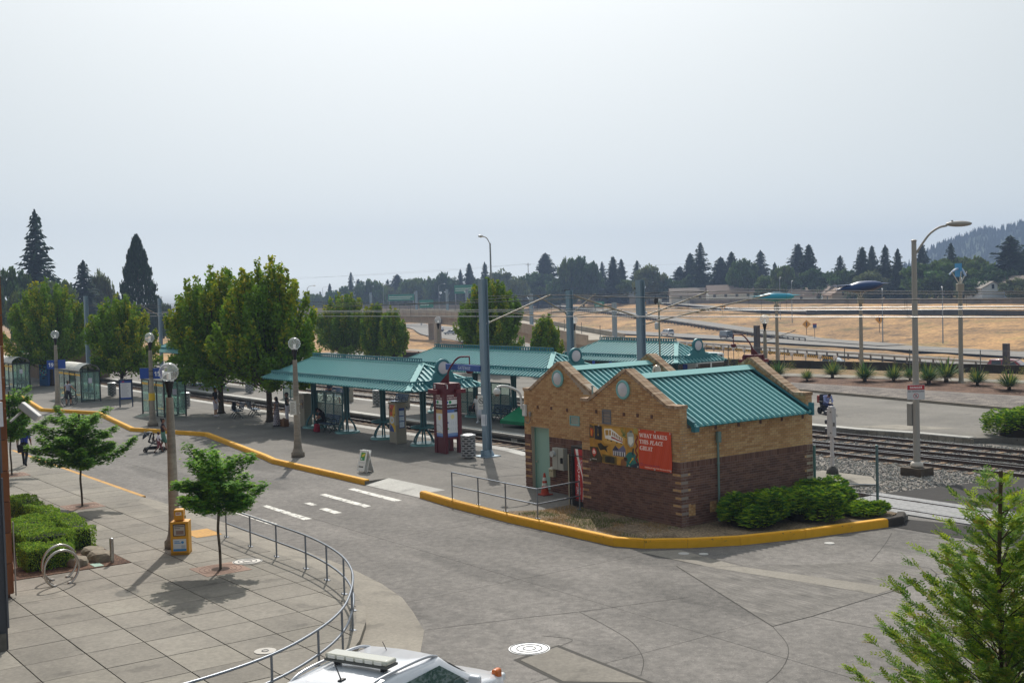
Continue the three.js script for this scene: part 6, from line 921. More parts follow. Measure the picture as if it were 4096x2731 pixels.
// ---- clipped hedges
function hedge(label, x0, x1, z0, z1, h, sd, n) {
  seed(sd); const t = thing('hedge', label, 'hedge', [(x0 + x1) / 2, 0.16, (z0 + z1) / 2]), w = Math.abs(x1 - x0), d = Math.abs(z1 - z0), L = new Leaves();
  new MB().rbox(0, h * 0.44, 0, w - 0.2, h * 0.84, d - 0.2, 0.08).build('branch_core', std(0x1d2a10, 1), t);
  const lump = (x, z) => 0.06 * Math.sin(x * 2.6 + sd) + 0.05 * Math.sin(z * 5 + x * 1.3) + 0.04 * Math.sin(x * 7.1);
  for (let i = 0; i < n; i++) {
    let x, y, z; const f = rnd() * (w * d + 2 * h * (w + d));
    if (f < w * d) { x = rr(-w / 2, w / 2); z = rr(-d / 2, d / 2); y = h - rnd() * rnd() * 0.12; } else if (f < w * d + 2 * h * w) { x = rr(-w / 2, w / 2); y = rr(0.02, h); z = (rnd() < 0.5 ? 1 : -1) * (d / 2 - rnd() * rnd() * 0.12); } else { z = rr(-d / 2, d / 2); y = rr(0.02, h); x = (rnd() < 0.5 ? 1 : -1) * (w / 2 - rnd() * rnd() * 0.12); }
    const k = 1 + lump(x, z) * 0.5; L.rand(x + (x / w) * lump(z, y) * 0.8, y * k + (y / h) * lump(x, z) * 0.5, z + (z / d) * lump(x, y) * 0.8, rr(0.035, 0.06), vary(rnd() < 0.5 ? [0.36, 0.5, 0.05] : [0.17, 0.32, 0.04], 0.3), 1.2, 0.65);
  }
  L.build('foliage', mLeaf, t);
}
hedge('long clipped hedge at the back of the mulch bed', -43.0, -35.1, -10.55, -9.98, 0.66, 731, 15000); hedge('broad flat clipped hedge in the middle of the mulch bed', -38.6, -34.55, -9.75, -8.5, 0.68, 732, 15000); hedge('short square clipped hedge behind the bike rack', -34.0, -33.05, -9.35, -8.1, 0.62, 733, 7000);

// ---- spreading junipers round the brick building
function juniper(label, x, y, z, R, h, sd, n, tone = 0, group) {
  seed(sd); const t = thing('juniper_bush', label, 'bush', [x, y, z], 0, group), L = new Leaves();
  new MB().add(new THREE.SphereGeometry(1, 14, 8, 0, 6.283, 0, 1.57).scale(R * 0.62, h * 0.62, R * 0.62)).build('branch_core', std(0x241c12, 1), t);
  const lobes = Array.from({ length: 11 }, (_, i) => { const a = i * 2.4 + rr(-0.4, 0.4), q = i ? R * rr(0.42, 0.68) : 0; return [q * Math.cos(a), h * (i ? rr(0.22, 0.6) : 0.55), q * Math.sin(a), R * rr(0.34, 0.5), h * rr(0.3, 0.46)]; });
  for (let i = 0; i < n; i++) {
    const lb = lobes[(rnd() * lobes.length) | 0], th = rnd() * 6.283, el = Math.acos(lerp(-0.35, 1, rnd())), r = lb[3] * rr(0.78, 1.06), px = lb[0] + Math.cos(th) * Math.sin(el) * r, pz = lb[2] + Math.sin(th) * Math.sin(el) * r, py = Math.max(0.03, lb[1] + Math.cos(el) * lb[4] * rr(0.8, 1.05));
    const dir = V(Math.cos(th) * (0.5 + Math.sin(el)), rr(0.0, 0.6), Math.sin(th) * (0.5 + Math.sin(el))).normalize(), sd1 = V(-Math.sin(th), rr(-0.3, 0.3), Math.cos(th)), c = vary(rnd() < 0.4 + tone ? [0.32, 0.45, 0.03] : [0.085, 0.2, 0.03], 0.3), len = rr(0.11, 0.2);
    for (let k = 0; k < 3; k++) { const s = (k - 1) * 0.55, d2 = dir.clone().addScaledVector(sd1, s).normalize(), w = sd1.clone().multiplyScalar(0.02); L.tri([px - w.x, py - w.y, pz - w.z], [px + w.x, py + w.y, pz + w.z], [px + d2.x * len, py + d2.y * len, pz + d2.z * len], c); L.tri([px + d2.x * len * 0.35, py + d2.y * len * 0.35 - 0.015, pz + d2.z * len * 0.35], [px + d2.x * len * 0.4, py + d2.y * len * 0.4 + 0.02, pz + d2.z * len * 0.4], [px + d2.x * len * 0.9 + w.x * 2, py + d2.y * len * 0.8, pz + d2.z * len * 0.9 + w.z * 2], c); }
  }
  L.build('foliage', mNeedle, t);
}
juniper('round juniper with a bare brown hollow in front of the brick side wall', -24.35, 0.18, -26.35, 0.98, 1.02, 741, 5200);
juniper('spreading juniper in the middle of the soil bed', -23.85, 0.18, -28.3, 1.05, 0.95, 742, 5200, 0.12);
juniper('low juniper against the brick side wall', -24.75, 0.18, -28.0, 0.75, 0.85, 743, 2600); juniper('dark juniper at the back of the soil bed', -24.5, 0.18, -29.9, 1.0, 0.95, 744, 3600); juniper('small yellowing juniper at the black kerb end', -23.0, 0.18, -29.95, 0.62, 0.42, 745, 1600, 0.2); juniper('bright juniper beside the far platform end', -30.2, 0.0, -50.8, 1.9, 1.5, 746, 5600, 0.1); juniper('second bright juniper behind the far platform end', -27.6, 0.0, -52.2, 1.7, 1.7, 747, 4200, 0.1);
{ // grass and weeds
  seed(751); const L = new Leaves(), blade = (x, y, z, h, c) => { const a = rnd() * 6.283, w = 0.006, lx = Math.cos(a) * h * rr(0.2, 0.7), lz = Math.sin(a) * h * rr(0.2, 0.7); L.tri([x - w * Math.sin(a), y, z + w * Math.cos(a)], [x + w * Math.sin(a), y, z - w * Math.cos(a)], [x + lx, y + h * rr(0.7, 1), z + lz], c); };
  for (let i = 0; i < 15000; i++) { const x = rr(-30.6, -23.6), z = rr(-24.5, -22.35), d = vnoise(x * 1.7 + 90, z * 1.9 + 90, 512, 3); if (rnd() > d * 1.25 + (x < -27 ? 0.2 : -0.15) || (x > -25.3 && z < -23.2) || x > -24.6) continue; const g = vnoise(x * 1.1 + 10, z * 1.4 + 30, 512, 9); blade(x, 0.18, z, rr(0.03, 0.11), vary(g > 0.5 ? [0.12, 0.15, 0.035] : [0.36, 0.24, 0.10], 0.3)); }
  tag(L.build('dry_grass', mLeaf), 'sparse dry and green grass in front of the near gable', 'grass', null, 'stuff');
  const W = new Leaves(); for (let k = 0; k < 80; k++) { const x = rr(-82, -30), z = -78.2 - 0.19 * (x + 59) + rr(-2.4, 2.6), h = rr(0.5, k % 4 ? 1.0 : 2.1) * (x < -60 ? 1.15 : 0.7); for (let i = 0; i < 90; i++) { const y = rnd() * h, r = 0.28 * (1 - y / h * 0.5); W.rand(x + rr(-r, r), 0.2 + y, z + rr(-r, r), rr(0.06, 0.13), vary(rnd() < 0.4 ? [0.3, 0.24, 0.09] : [0.12, 0.16, 0.045], 0.3), 1.2, 0.4); } }
  tag(W.build('tall_weeds', mLeaf), 'tall straggling weeds along the dark low wall', 'weeds', null, 'stuff');
}
// ---- yuccas
const yuccaProto = (() => {
  seed(761); const t = thing('yucca', 'first spiky yucca in the mulch strip, counted from the gable outwards', 'yucca', [-56.9, 0.3, -67.6], 0, 'yuccas in the mulch strip'), L = new Leaves();
  for (let i = 0; i < 150; i++) { const th = i * 2.39996, el = lerp(0.12, 1.5, Math.sqrt((i + 0.5) / 150)), len = rr(0.62, 0.95), dir = V(Math.cos(th) * Math.sin(el), Math.cos(el), Math.sin(th) * Math.sin(el)), s = V(-Math.sin(th), 0, Math.cos(th)).multiplyScalar(0.03), o = V(dir.x * 0.06, 0.16 + dir.y * 0.05, dir.z * 0.06), mid = o.clone().addScaledVector(dir, len * 0.55), tip = o.clone().addScaledVector(dir, len).add(V(0, -0.06 * el, 0)), dead = el > 1.32, c = vary(dead ? [0.3, 0.24, 0.14] : rnd() < 0.35 ? [0.2, 0.23, 0.045] : [0.06, 0.125, 0.035], 0.25);
    const A = [o.x - s.x * 0.5, o.y, o.z - s.z * 0.5], B = [o.x + s.x * 0.5, o.y, o.z + s.z * 0.5], C = [mid.x + s.x, mid.y, mid.z + s.z], D = [mid.x - s.x, mid.y, mid.z - s.z], E = [tip.x, tip.y, tip.z]; L.tri(A, B, C, c); L.tri(A, C, D, c); L.tri(D, C, E, c); }
  new MB().cyl(0, -0.05, 0.3, 0, 0.09, 0.07).build('stem', mBark, t); L.build('leaf_rosette', mLeaf, t); return t;
})();
[[-56.9, -70.4, 1.05], [-52.9, -68.9, 1.12], [-51.4, -70.1, 1.0], [-51.0, -71.4, 0.85], [-48.2, -69.5, 1.15], [-48.3, -71.6, 1.3], [-45.0, -70.1, 0.95], [-41.8, -68.5, 1.0], [-60.4, -68.5, 1.0], [-36.5, -67.2, 1.0]].forEach(([x, z, s], i) => copy(yuccaProto, [x, 0.32, z], i * 1.3, `${ORD(i + 2)} spiky yucca in the mulch strip, counted from the gable outwards`, s * 1.4));

// ---- foreground cypress: flat feathery sprays on whippy branches
function cypress(label, pos, H, R, sd, n) {
  seed(sd); const t = thing('cypress_tree', label, 'tree', pos), L = new Leaves(), wood = new MB(); wood.tube([[0, 0, 0], [0.03, H * 0.4, 0], [-0.02, H * 0.75, 0.02], [0, H, 0]], 0.02, 8, 30);
  const spray = (o, dir, len, c) => { // a branching flat frond
    const side = dir.clone().cross(V(rr(-0.5, 0.5), 1, rr(-0.5, 0.5))).normalize(), N = 4;
    for (let k = 0; k < N; k++) { const s = (k + 0.6) / N, p = o.clone().addScaledVector(dir, len * s).add(V(0, -0.1 * len * s * s, 0)); for (const q of [-1, 1]) { const d = dir.clone().multiplyScalar(0.7).addScaledVector(side, q * rr(0.6, 0.95)).normalize(), l = len * (0.52 - 0.36 * s) * rr(0.8, 1.2), w = side.clone().cross(d).cross(d).multiplyScalar(0.015); const e = p.clone().addScaledVector(d, l), m = p.clone().addScaledVector(d, l * 0.6); L.tri([p.x, p.y, p.z], [m.x + w.x, m.y + w.y, m.z + w.z], [e.x, e.y, e.z], c); L.tri([p.x, p.y, p.z], [e.x, e.y, e.z], [m.x - w.x, m.y - w.y, m.z - w.z], c); } }
    const tip = o.clone().addScaledVector(dir, len * 1.15), w = side.clone().multiplyScalar(0.008); L.tri([o.x - w.x, o.y, o.z - w.z], [o.x + w.x, o.y, o.z + w.z], [tip.x, tip.y - 0.1 * len, tip.z], c);
  };
  for (let k = 0; k < n; k++) {
    const y = H * (0.05 + 0.95 * (1 - Math.pow(1 - (k + 0.5) / n, 0.62))), env = R * Math.pow(clamp(1 - y / H), 0.72) + 0.05, th = k * 2.39996 + rr(-0.3, 0.3), len = env * rr(0.7, 1.12), up = rr(0.5, 1.05);
    const d = V(Math.cos(th), up, Math.sin(th)).normalize(), o = V(0, y - len * up * 0.45, 0); const tip = o.clone().addScaledVector(d, len * 1.08); if (k % 2 === 0) wood.bar(o, tip, 0.008, 0.003, 5);
    const m = Math.max(4, Math.round(len * 46)); for (let i = 0; i < m; i++) { const s = rr(0.12, 1.06), p = o.clone().addScaledVector(d, len * s), a = th + rr(-1.0, 1.0), dd = V(Math.cos(a), rr(0.1, 1.2), Math.sin(a)).normalize(); spray(p, dd, rr(0.1, 0.19), vary(rnd() < 0.42 ? [0.36, 0.46, 0.035] : rnd() < 0.12 ? [0.36, 0.28, 0.06] : [0.13, 0.25, 0.03], 0.3)); }
  }
  wood.build('trunk', mBark, t); L.build('crown', mLeaf, t); return t;
}
cypress('feathery green cypress in the lower corner, nearest the camera', [-6.75, 0, -10.9], 5.3, 1.7, 771, 560);
cypress('taller cypress mostly cut off by the frame edge', [-5.75, 0, -11.4], 6.1, 1.5, 772, 230);
// ================= the far side: tree belt, motorway, bridge, houses, hill
const U2 = (s, w) => [s * 0.953 + w * 0.303, s * 0.303 - w * 0.953];
function coniferGeo(sd, open) { // unit height 1, unit radius 1
  seed(sd); const L = new Leaves(), lv = open ? 30 : 36;
  for (let k = 0; k < lv; k++) {
    const y = lerp(open ? 0.12 : 0.05, 0.97, k / (lv - 1)), env = Math.pow(1 - y, open ? 0.72 : 0.62) * rr(0.7, 1.12) + 0.015, nb = Math.max(4, Math.round((open ? 7 : 11) * (0.5 + env)));
    for (let b = 0; b < nb; b++) {
      const th = b / nb * 6.283 + k * 1.7 + rr(-0.3, 0.3), len = env * rr(0.55, 1.12), dr = (open ? 0.06 : 0.045) * len, m = Math.max(3, Math.round(11 * len) + 2);
      for (let i = 0; i < m; i++) { const s = (i + 0.7) / m, px = Math.cos(th) * len * s, pz = Math.sin(th) * len * s, py = y - dr * s + 0.05 * s * s * len + rr(-0.006, 0.006), c = vary([0.022, 0.046, 0.022], 0.35), w = 0.16 * (1.1 - 0.6 * s) * (0.45 + env), a = th + rr(-0.6, 0.6), q = V(Math.cos(a) * w, -0.008 - 0.012 * rnd(), Math.sin(a) * w), r = V(-Math.sin(a) * w * 0.55, rr(-0.018, 0.004), Math.cos(a) * w * 0.55); L.leaf(px, py, pz, q, r, c, -0.012 * rnd()); }
    }
  }
  for (let i = 0; i < 40; i++) { const y = rr(0.88, 1), r = (1 - y) * 0.7; L.leaf(rr(-r, r), y, rr(-r, r), V(0.02, 0.012, 0.01), V(0.01, 0.0, 0.03), vary([0.022, 0.046, 0.022], 0.3)); }
  return L.geo();
}
function broadGeo(sd, col) {
  seed(sd); const L = new Leaves(), N = 64; // crown between y 0.12 and 1, radius 1
  for (let k = 0; k < N; k++) {
    const u = rnd() * 2 - 1, th = rnd() * 6.283, rad = Math.cbrt(rr(0.15, 1)), q = Math.sqrt(1 - u * u), cx = q * Math.cos(th) * rad * 0.82, cz = q * Math.sin(th) * rad * 0.82, cy = 0.56 + u * rad * 0.38, cs = rr(0.14, 0.3), cc = vary(col, 0.28, 0.3);
    for (let i = 0; i < 80; i++) { const a = rnd() * 6.283, b = rnd() * 2 - 1, c = Math.sqrt(1 - b * b), r = cs * Math.cbrt(rnd()); L.rand(cx + r * c * Math.cos(a), cy + r * b * 0.55, cz + r * c * Math.sin(a), rr(0.07, 0.13), vary(cc, 0.25), 0.8, 0.7); }
  }
  return L.geo();
}
const conGeos = [coniferGeo(801, false), coniferGeo(802, true), coniferGeo(803, false)], denseGeo = (() => { seed(804); const L = new Leaves(); for (let i = 0; i < 9000; i++) { const y = rr(0.03, 1), e = Math.pow(1 - y, 0.62) * (1 + 0.12 * Math.sin(y * 40)), th = rnd() * 6.283, r = e * Math.sqrt(rr(0.3, 1)); L.rand(r * Math.cos(th), y + rr(-0.02, 0.03), r * Math.sin(th), rr(0.04, 0.085), vary([0.024, 0.05, 0.022], 0.4), 0.9, 0.5); } return L.geo(); })();
const brdGeos = [broadGeo(811, [0.07, 0.125, 0.028]), broadGeo(812, [0.11, 0.165, 0.035]), broadGeo(813, [0.05, 0.1, 0.03]), broadGeo(814, [0.13, 0.16, 0.06])];
function farTree(name, label, group, x, z, top, w, geo, mat, conifer) {
  const y0 = terrainY(x, z), H = top - y0, t = thing(name, label, 'tree', [x, y0, z], hash2(Math.round(x), Math.round(z), 4) * 6.28, group);
  new MB().cyl(0, -0.5, H * (conifer ? 0.9 : 0.5), 0, H * 0.016 + 0.12, H * 0.004 + 0.03, 8).build('trunk', mBark, t); const c = put('crown', geo, mat, t); c.scale.set(w / 2, H, w / 2); return t;
}
const belt = [[-615.4,-321.9,15.5,4.5,0],[-610.2,-332.8,21.4,6.5,0],[-609.1,-336.9,17.6,6.0,0],[-592.9,-353.3,19.6,12.9,0],[-584.5,-342.0,16.6,6.8,0],[-548.4,-366.9,20.8,4.8,0],[-482.5,-328.0,22.3,6.7,0],[-502.1,-350.9,23.1,7.1,0],[-505.0,-380.5,16.8,4.1,0],[-475.6,-369.4,26.7,13.0,0],[-453.3,-387.5,21.5,5.6,0],[-402.6,-350.5,22.1,6.9,0],[-417.3,-368.3,21.5,5.6,0],[-396.0,-358.6,19.9,6.9,0],[-386.3,-375.4,16.8,10.0,0],[-382.0,-377.5,22.7,7.7,0],[-349.0,-350.6,25.6,8.5,0],[-347.6,-360.8,19.5,10.0,0],[-344.7,-364.1,21.7,7.1,0],[-355.6,-393.6,22.5,9.7,0],[-325.2,-382.2,24.0,9.2,0],[-294.0,-351.5,22.2,7.1,0],[-300.4,-377.4,18.1,7.1,0],[-263.6,-342.9,19.8,6.6,0],[-275.2,-363.6,20.9,4.7,0],[-250.8,-338.4,19.7,6.4,0],[-240.0,-330.2,18.1,4.2,0],[-255.4,-365.2,20.7,5.5,0],[-219.5,-328.7,18.8,5.9,0],[-194.1,-319.6,19.7,10.5,0],[-209.0,-351.4,16.5,4.9,0],[-344.2,-389.7,17.0,5.1,0],[-270.2,-350.1,14.9,6.1,0],[-477.6,-387.1,22.4,4.4,0],[-615.3,-315.7,11.1,3.9,0],[-402.6,-381.0,14.7,4.0,0],[-540.7,-306.0,15.2,12.5,1],[-548.8,-339.9,17.4,14.9,1],[-520.9,-337.1,18.0,11.6,1],[-497.4,-357.5,18.4,12.4,1],[-470.8,-360.7,16.3,16.3,1],[-425.2,-344.6,23.1,8.7,1],[-420.5,-348.0,22.1,11.0,1],[-374.9,-346.1,17.0,10.3,1],[-324.0,-348.3,17.3,8.8,1],[-297.6,-341.7,15.0,7.0,1],[-286.9,-346.2,12.7,11.3,1],[-254.6,-345.0,12.2,14.8,1],[-216.2,-316.0,12.9,15.7,1],[-217.4,-331.6,15.0,13.9,1],[-195.9,-315.4,10.9,10.4,1],[-458.1,-338.0,13.7,9.9,1],[-430.7,-364.5,12.6,9.8,1],[-399.2,-355.4,12.0,10.0,1],[-368.3,-352.2,11.3,9.5,1],[-352.6,-359.3,9.9,10.8,1],[-338.1,-367.0,10.3,12.0,1],[-303.5,-342.3,11.4,9.0,1],[-298.7,-367.3,8.4,8.6,1],[-250.5,-328.9,10.8,8.6,1],[-503.4,-345.3,14.8,11.5,1],[-613.4,-310.6,10.2,11.8,1],[-549.4,-293.1,12.3,11.6,1],[-563.5,-326.9,13.1,12.2,1],[-272.2,-344.3,12.0,7.9,1],[-241.3,-339.5,12.2,9.7,1],[-196.7,-306.8,7.6,8.4,1],[-182.6,-304.3,7.3,7.1,1],[-426.4,-339.0,12.9,8.7,1],[-619.2,-302.6,7.6,9.8,1],[-352.2,-349.0,12.3,7.1,1],[-313.2,-364.4,9.7,8.1,1]];
{ const rank = [[], []]; belt.forEach((b, i) => rank[b[4]].push([b[0] / b[1], i])); for (const r of rank) r.sort((a, b) => b[0] - a[0]).forEach(([, i], n) => { belt[i][5] = n + 1; }); }
belt.forEach(([x, z, top, w, k, n], i) => (k === 0 ? farTree('conifer_tree', `${ORD(n)} dark conifer from the left in the skyline tree belt`, 'conifers beyond the motorway', x, z, top, w * 2.0, conGeos[i % 3], mNeedle, true) : farTree('broadleaf_tree', `${ORD(n)} rounded green tree from the left in the skyline belt`, 'broadleaf trees beyond the motorway', x, z, top, w * 1.6, brdGeos[i % 4], mLeaf, false)));
const leftLabels = ['tall ragged conifer towering above the leftmost street tree', 'grey green conifer between the tall ragged and the dense conical tree', 'dense dark conical evergreen above the rounded hornbeam'];
[[-297.3,-78.1,29.8,9.5,0],[-305.6,-91.4,18.1,9.1,0],[-248.2,-85.3,20.7,6.2,2],[-313.2,-97.8,15.3,5.4,1],[-274.2,-66.3,15.0,7.5,1],[-289.3,-79.4,13.3,8.1,1],[-320.4,-104.6,10.5,3.2,0],[-331.4,-106.3,8.0,7.2,1],[-318.3,-90.6,12.8,6.7,1],[-251.8,-62.7,10.5,4.5,1],[-323.1,-117.6,7.7,3.8,1]].forEach(([x, z, top, w, k], i) => farTree(k === 1 ? 'broadleaf_tree' : 'conifer_tree', leftLabels[i] || (k === 1 ? `${['', '', '', 'dusty', 'broad', 'lush', '', 'low', 'mid-height', 'small', 'stunted'][i]} green tree at the foot of the tall conifers behind the street trees` : 'small spire conifer beside the dense conical evergreen'), leftLabels[i] ? null : 'trees behind the street trees', x, z, top, w * (i < 3 ? 1.75 : 1.5), k === 0 ? conGeos[i === 0 ? 1 : i % 3] : k === 2 ? denseGeo : brdGeos[i % 4], k === 1 ? mLeaf : mNeedle, k !== 1));
{ // low scrub and crowns that close the belt into one mass
  seed(831); const L = new Leaves(); for (let k = 0; k < 300; k++) { const s = rr(-640, 40), w = rr(238, 272), [x, z] = U2(s, w), H = rr(4, 8.5) + (s > -120 ? 2.5 : 0), R = rr(2.5, 5), y0 = terrainY(x, z), cc = vary(rnd() < 0.35 ? [0.13, 0.17, 0.05] : [0.06, 0.11, 0.03], 0.3, 0.3); for (let i = 0; i < 90; i++) { const a = rnd() * 6.283, b = rnd(), q = R * Math.sqrt(1 - (b - 0.35) ** 2 * 1.6) * Math.sqrt(rnd()); L.rand(x + q * Math.cos(a), y0 + b * H, z + q * Math.sin(a), rr(0.6, 1.15), vary(cc, 0.3), 0.8, 0.7); } }
  for (let k = 0; k < 150; k++) { const x = rr(-700, -330), z = -0.46 * -x * 0.5 - rr(20, 130) , H = rr(5, 9), R = rr(3, 6), y0 = terrainY(x, z), cc = vary([0.06, 0.11, 0.03], 0.3, 0.3); if (z > -84 && x > -360) continue; for (let i = 0; i < 80; i++) { const a = rnd() * 6.283, b = rnd(), q = R * Math.sqrt(rnd()); L.rand(x + q * Math.cos(a), y0 + b * H, z + q * Math.sin(a), rr(0.7, 1.3), vary(cc, 0.3), 0.8, 0.7); } }
  tag(L.build('belt_undergrowth', mLeaf), 'low mass of scrub and small crowns filling the far tree belt', 'undergrowth', null, 'stuff');
}
// blue hill with its fringe of firs
{
  seed(821); const ridge = [[-2050, -5, -2400], [-1900, 10, -2500], [-1844, 39, -2568], [-1806, 81, -2622], [-1781, 97, -2658], [-1756, 112, -2694], [-1729, 126, -2731], [-1711, 123, -2756], [-1692, 129, -2782], [-1671, 139, -2811], [-1628, 146, -2871], [-1500, 150, -3050], [-1300, 120, -3300]];
  const cv = new THREE.CatmullRomCurve3(ridge.map((p) => V(p[0] * 0.55, 7 + (p[1] - 7) * 0.55, p[2] * 0.55))), P = [], I = [], N = 160, M = 16, f = V(0.54, 0, 0.84), H = new MB();
  for (let i = 0; i <= N; i++) { const p = cv.getPoint(i / N); for (let j = 0; j <= M; j++) { const t = j / M, d = 420 * t; P.push(p.x + f.x * d + (vnoise(i * 0.3, j * 0.6, 512, 4) - 0.5) * 30 * t, lerp(p.y, -6, Math.pow(t, 0.8)) + (vnoise(i * 0.4 + 9, j * 0.7, 512, 7) - 0.5) * 18 * Math.sin(Math.PI * t), p.z + f.z * d); } }
  for (let i = 0; i < N; i++) for (let j = 0; j < M; j++) { const a = i * (M + 1) + j; I.push(a, a + 1, a + M + 1, a + 1, a + M + 2, a + M + 1); }
  const g = new THREE.BufferGeometry(); g.setAttribute('position', new THREE.Float32BufferAttribute(P, 3)); g.setIndex(I); g.computeVertexNormals(); struct(put('hill', metreUV(g), std(0x2c3f2a, 1, { side: THREE.DoubleSide })), 'wooded hill blue with haze');
  const L = new Leaves(); for (let k = 0; k < 1700; k++) { const p = cv.getPoint(rr(0.08, 1)), d = rnd() < 0.3 ? rr(-4, 8) : rr(0, 300), t = clamp(d / 420, 0, 1), x = p.x + f.x * d, z = p.z + f.z * d, y = lerp(p.y, -6, Math.pow(t, 0.8)) - 3, h = rr(8, 15), w = rr(2.2, 4); for (let s = 0; s < 3; s++) { const yb = y + h * s * 0.28, ww = w * (1 - s * 0.28); for (let q = 0; q < 4; q++) { const a = q * 1.571 + s, b = a + 1.571; L.tri([x + ww * Math.cos(a), yb, z + ww * Math.sin(a)], [x + ww * Math.cos(b), yb, z + ww * Math.sin(b)], [x, yb + h * 0.46, z], vary([0.02, 0.042, 0.022], 0.3)); } } }
  tag(L.build('hill_forest', mNeedle), 'far fir forest covering the blue hill', 'forest', null, 'stuff');
}
// ---- motorway strips on the cutting floor and bank
const bankY = (x, z) => Math.max(terrainY(x, z), -6);
function ribbon(name, pts, w, m, label, lift = 0.4, parent) { // pts [x,z]; w across
  const P = [], I = []; const cv = new THREE.CatmullRomCurve3(pts.map(([x, z]) => V(x, 0, z))), N = 60; for (let i = 0; i <= N; i++) { const p = cv.getPoint(i / N), t = cv.getTangent(i / N), nx = -t.z, nz = t.x; const yc = bankY(p.x, p.z) + lift; for (const s of [-0.5, 0.5]) P.push(p.x + nx * w * s, yc, p.z + nz * w * s); if (i) { const a = 2 * i; I.push(a - 2, a - 1, a, a, a - 1, a + 1); } }
  const g = new THREE.BufferGeometry(); g.setAttribute('position', new THREE.Float32BufferAttribute(P, 3)); g.setIndex(I); g.computeVertexNormals(); if (g.attributes.normal.getY(4) < 0) { for (let i = 0; i < I.length; i += 3) { const t = I[i]; I[i] = I[i + 1]; I[i + 1] = t; } g.setIndex(I); g.computeVertexNormals(); } const o = put(name, metreUV(g), m, parent || scene); if (!parent) struct(o, label); return cv;
}
ribbon('highway', [U2(-520, 148), U2(-400, 147), U2(-300, 147), U2(-200, 147), U2(-60, 147)], 11, mFarRoad, 'pale motorway lanes along the cutting floor', 0.45);
ribbon('highway', [U2(-520, 124), U2(-330, 126), U2(-60, 128)], 9, mFarRoad, 'nearer motorway lanes along the cutting floor', 0.45);
const rampLine = [[-537, -397], [-439.5, -352.9], [-368.3, -318.1], [-311.3, -288.9], [-266.3, -265.3], [-230, -245.8], [-200.8, -230.1], [-178.8, -218.1], [-150, -205]];
ribbon('ramp_road', rampLine, 7, mFarRoad, 'pale ramp road slanting down the dry bank', 0.6);
ribbon('ramp_road', [[-420, -372], [-330, -325], [-265, -292], [-232, -280], [-180, -266], [-130, -250]], 6, mFarRoad, 'upper road on the dry bank below the sound wall', 0.5);
ribbon('highway', [[-470, -285], [-400, -252], [-330, -214], [-270, -188], [-215, -160]], 14, mFarRoad, 'motorway lanes passing under the rail bridge', 0.35);
function guardrail(label, pts, off, n, h = 0.75) {
  const g = thing('guardrail', label, 'guardrail'), cv = new THREE.CatmullRomCurve3(pts.map(([x, z]) => V(x, 0, z))), R = [], mp = std(0x5f574c, 0.8);
  for (let i = 0; i <= n; i++) { const p = cv.getPointAt(i / n), t = cv.getTangentAt(i / n), x = p.x - t.z * off, z = p.z + t.x * off, y = bankY(x, z) + 0.4; R.push([x, y + h, z]); if (i < 296) new MB().box(x - 0.11, y - 1, z - 0.11, x + 0.11, y + h, z + 0.11).build('post', mp, g); }
  const m = new MB(); for (let i = 0; i < R.length - 1; i++) m.beam(R[i], R[i + 1], 0.1, 0.34); m.build('rail_beam', std(0x9fa09d, 0.5, { metalness: 0.4 }), g); return g;
}
guardrail('guardrail along the lower edge of the slanting ramp', rampLine.slice(0, 8), 4.2, 110); guardrail('guardrail along the nearer motorway lanes above the striped fence', [U2(-330, 120), U2(-220, 121), U2(-60, 122)], 0, 84);
{ // dark barrier on the bank and the sound wall behind
  const b = thing('concrete_barrier', 'long dark concrete barrier on the dry bank', 'barrier'); const pts = [[-232.9, -277.3], [-205.3, -270.3], [-180.2, -263.1], [-151.1, -253.7], [-120, -242]]; for (let i = 0; i < 4; i++) { const n = 6; for (let k = 0; k < n; k++) { const a = [lerp(pts[i][0], pts[i + 1][0], k / n), lerp(pts[i][1], pts[i + 1][1], k / n)], c = [lerp(pts[i][0], pts[i + 1][0], (k + 0.97) / n), lerp(pts[i][1], pts[i + 1][1], (k + 0.97) / n)]; new MB().beam([a[0], bankY(...a) + 0.6, a[1]], [c[0], bankY(...c) + 0.6, c[1]], 0.5, 1.3).build('barrier_block', std(0x4b4a48, 0.95, { map: concA }), b); } }
  const w = thing('sound_wall', 'long grey block sound wall below the houses', 'wall'), mS = std(0x7f7a78, 0.95, { map: concB }); for (let s = -560; s < 60; s += 6) { const a = U2(s + 0.05, 217), c = U2(s + 5.9, 217); new MB().beam([a[0], 0.7, a[1]], [c[0], 0.7, c[1]], 0.3, 3.5 + 0.1 * hash2(s, 1, 1)).build('wall_panel', mS, w); if (s % 12 === 0) new MB().box(a[0] - 0.3, -1.2, a[1] - 0.3, a[0] + 0.3, 2.75, a[1] + 0.3).build('wall_pier', std(0x8a8582, 0.95), w); }
}
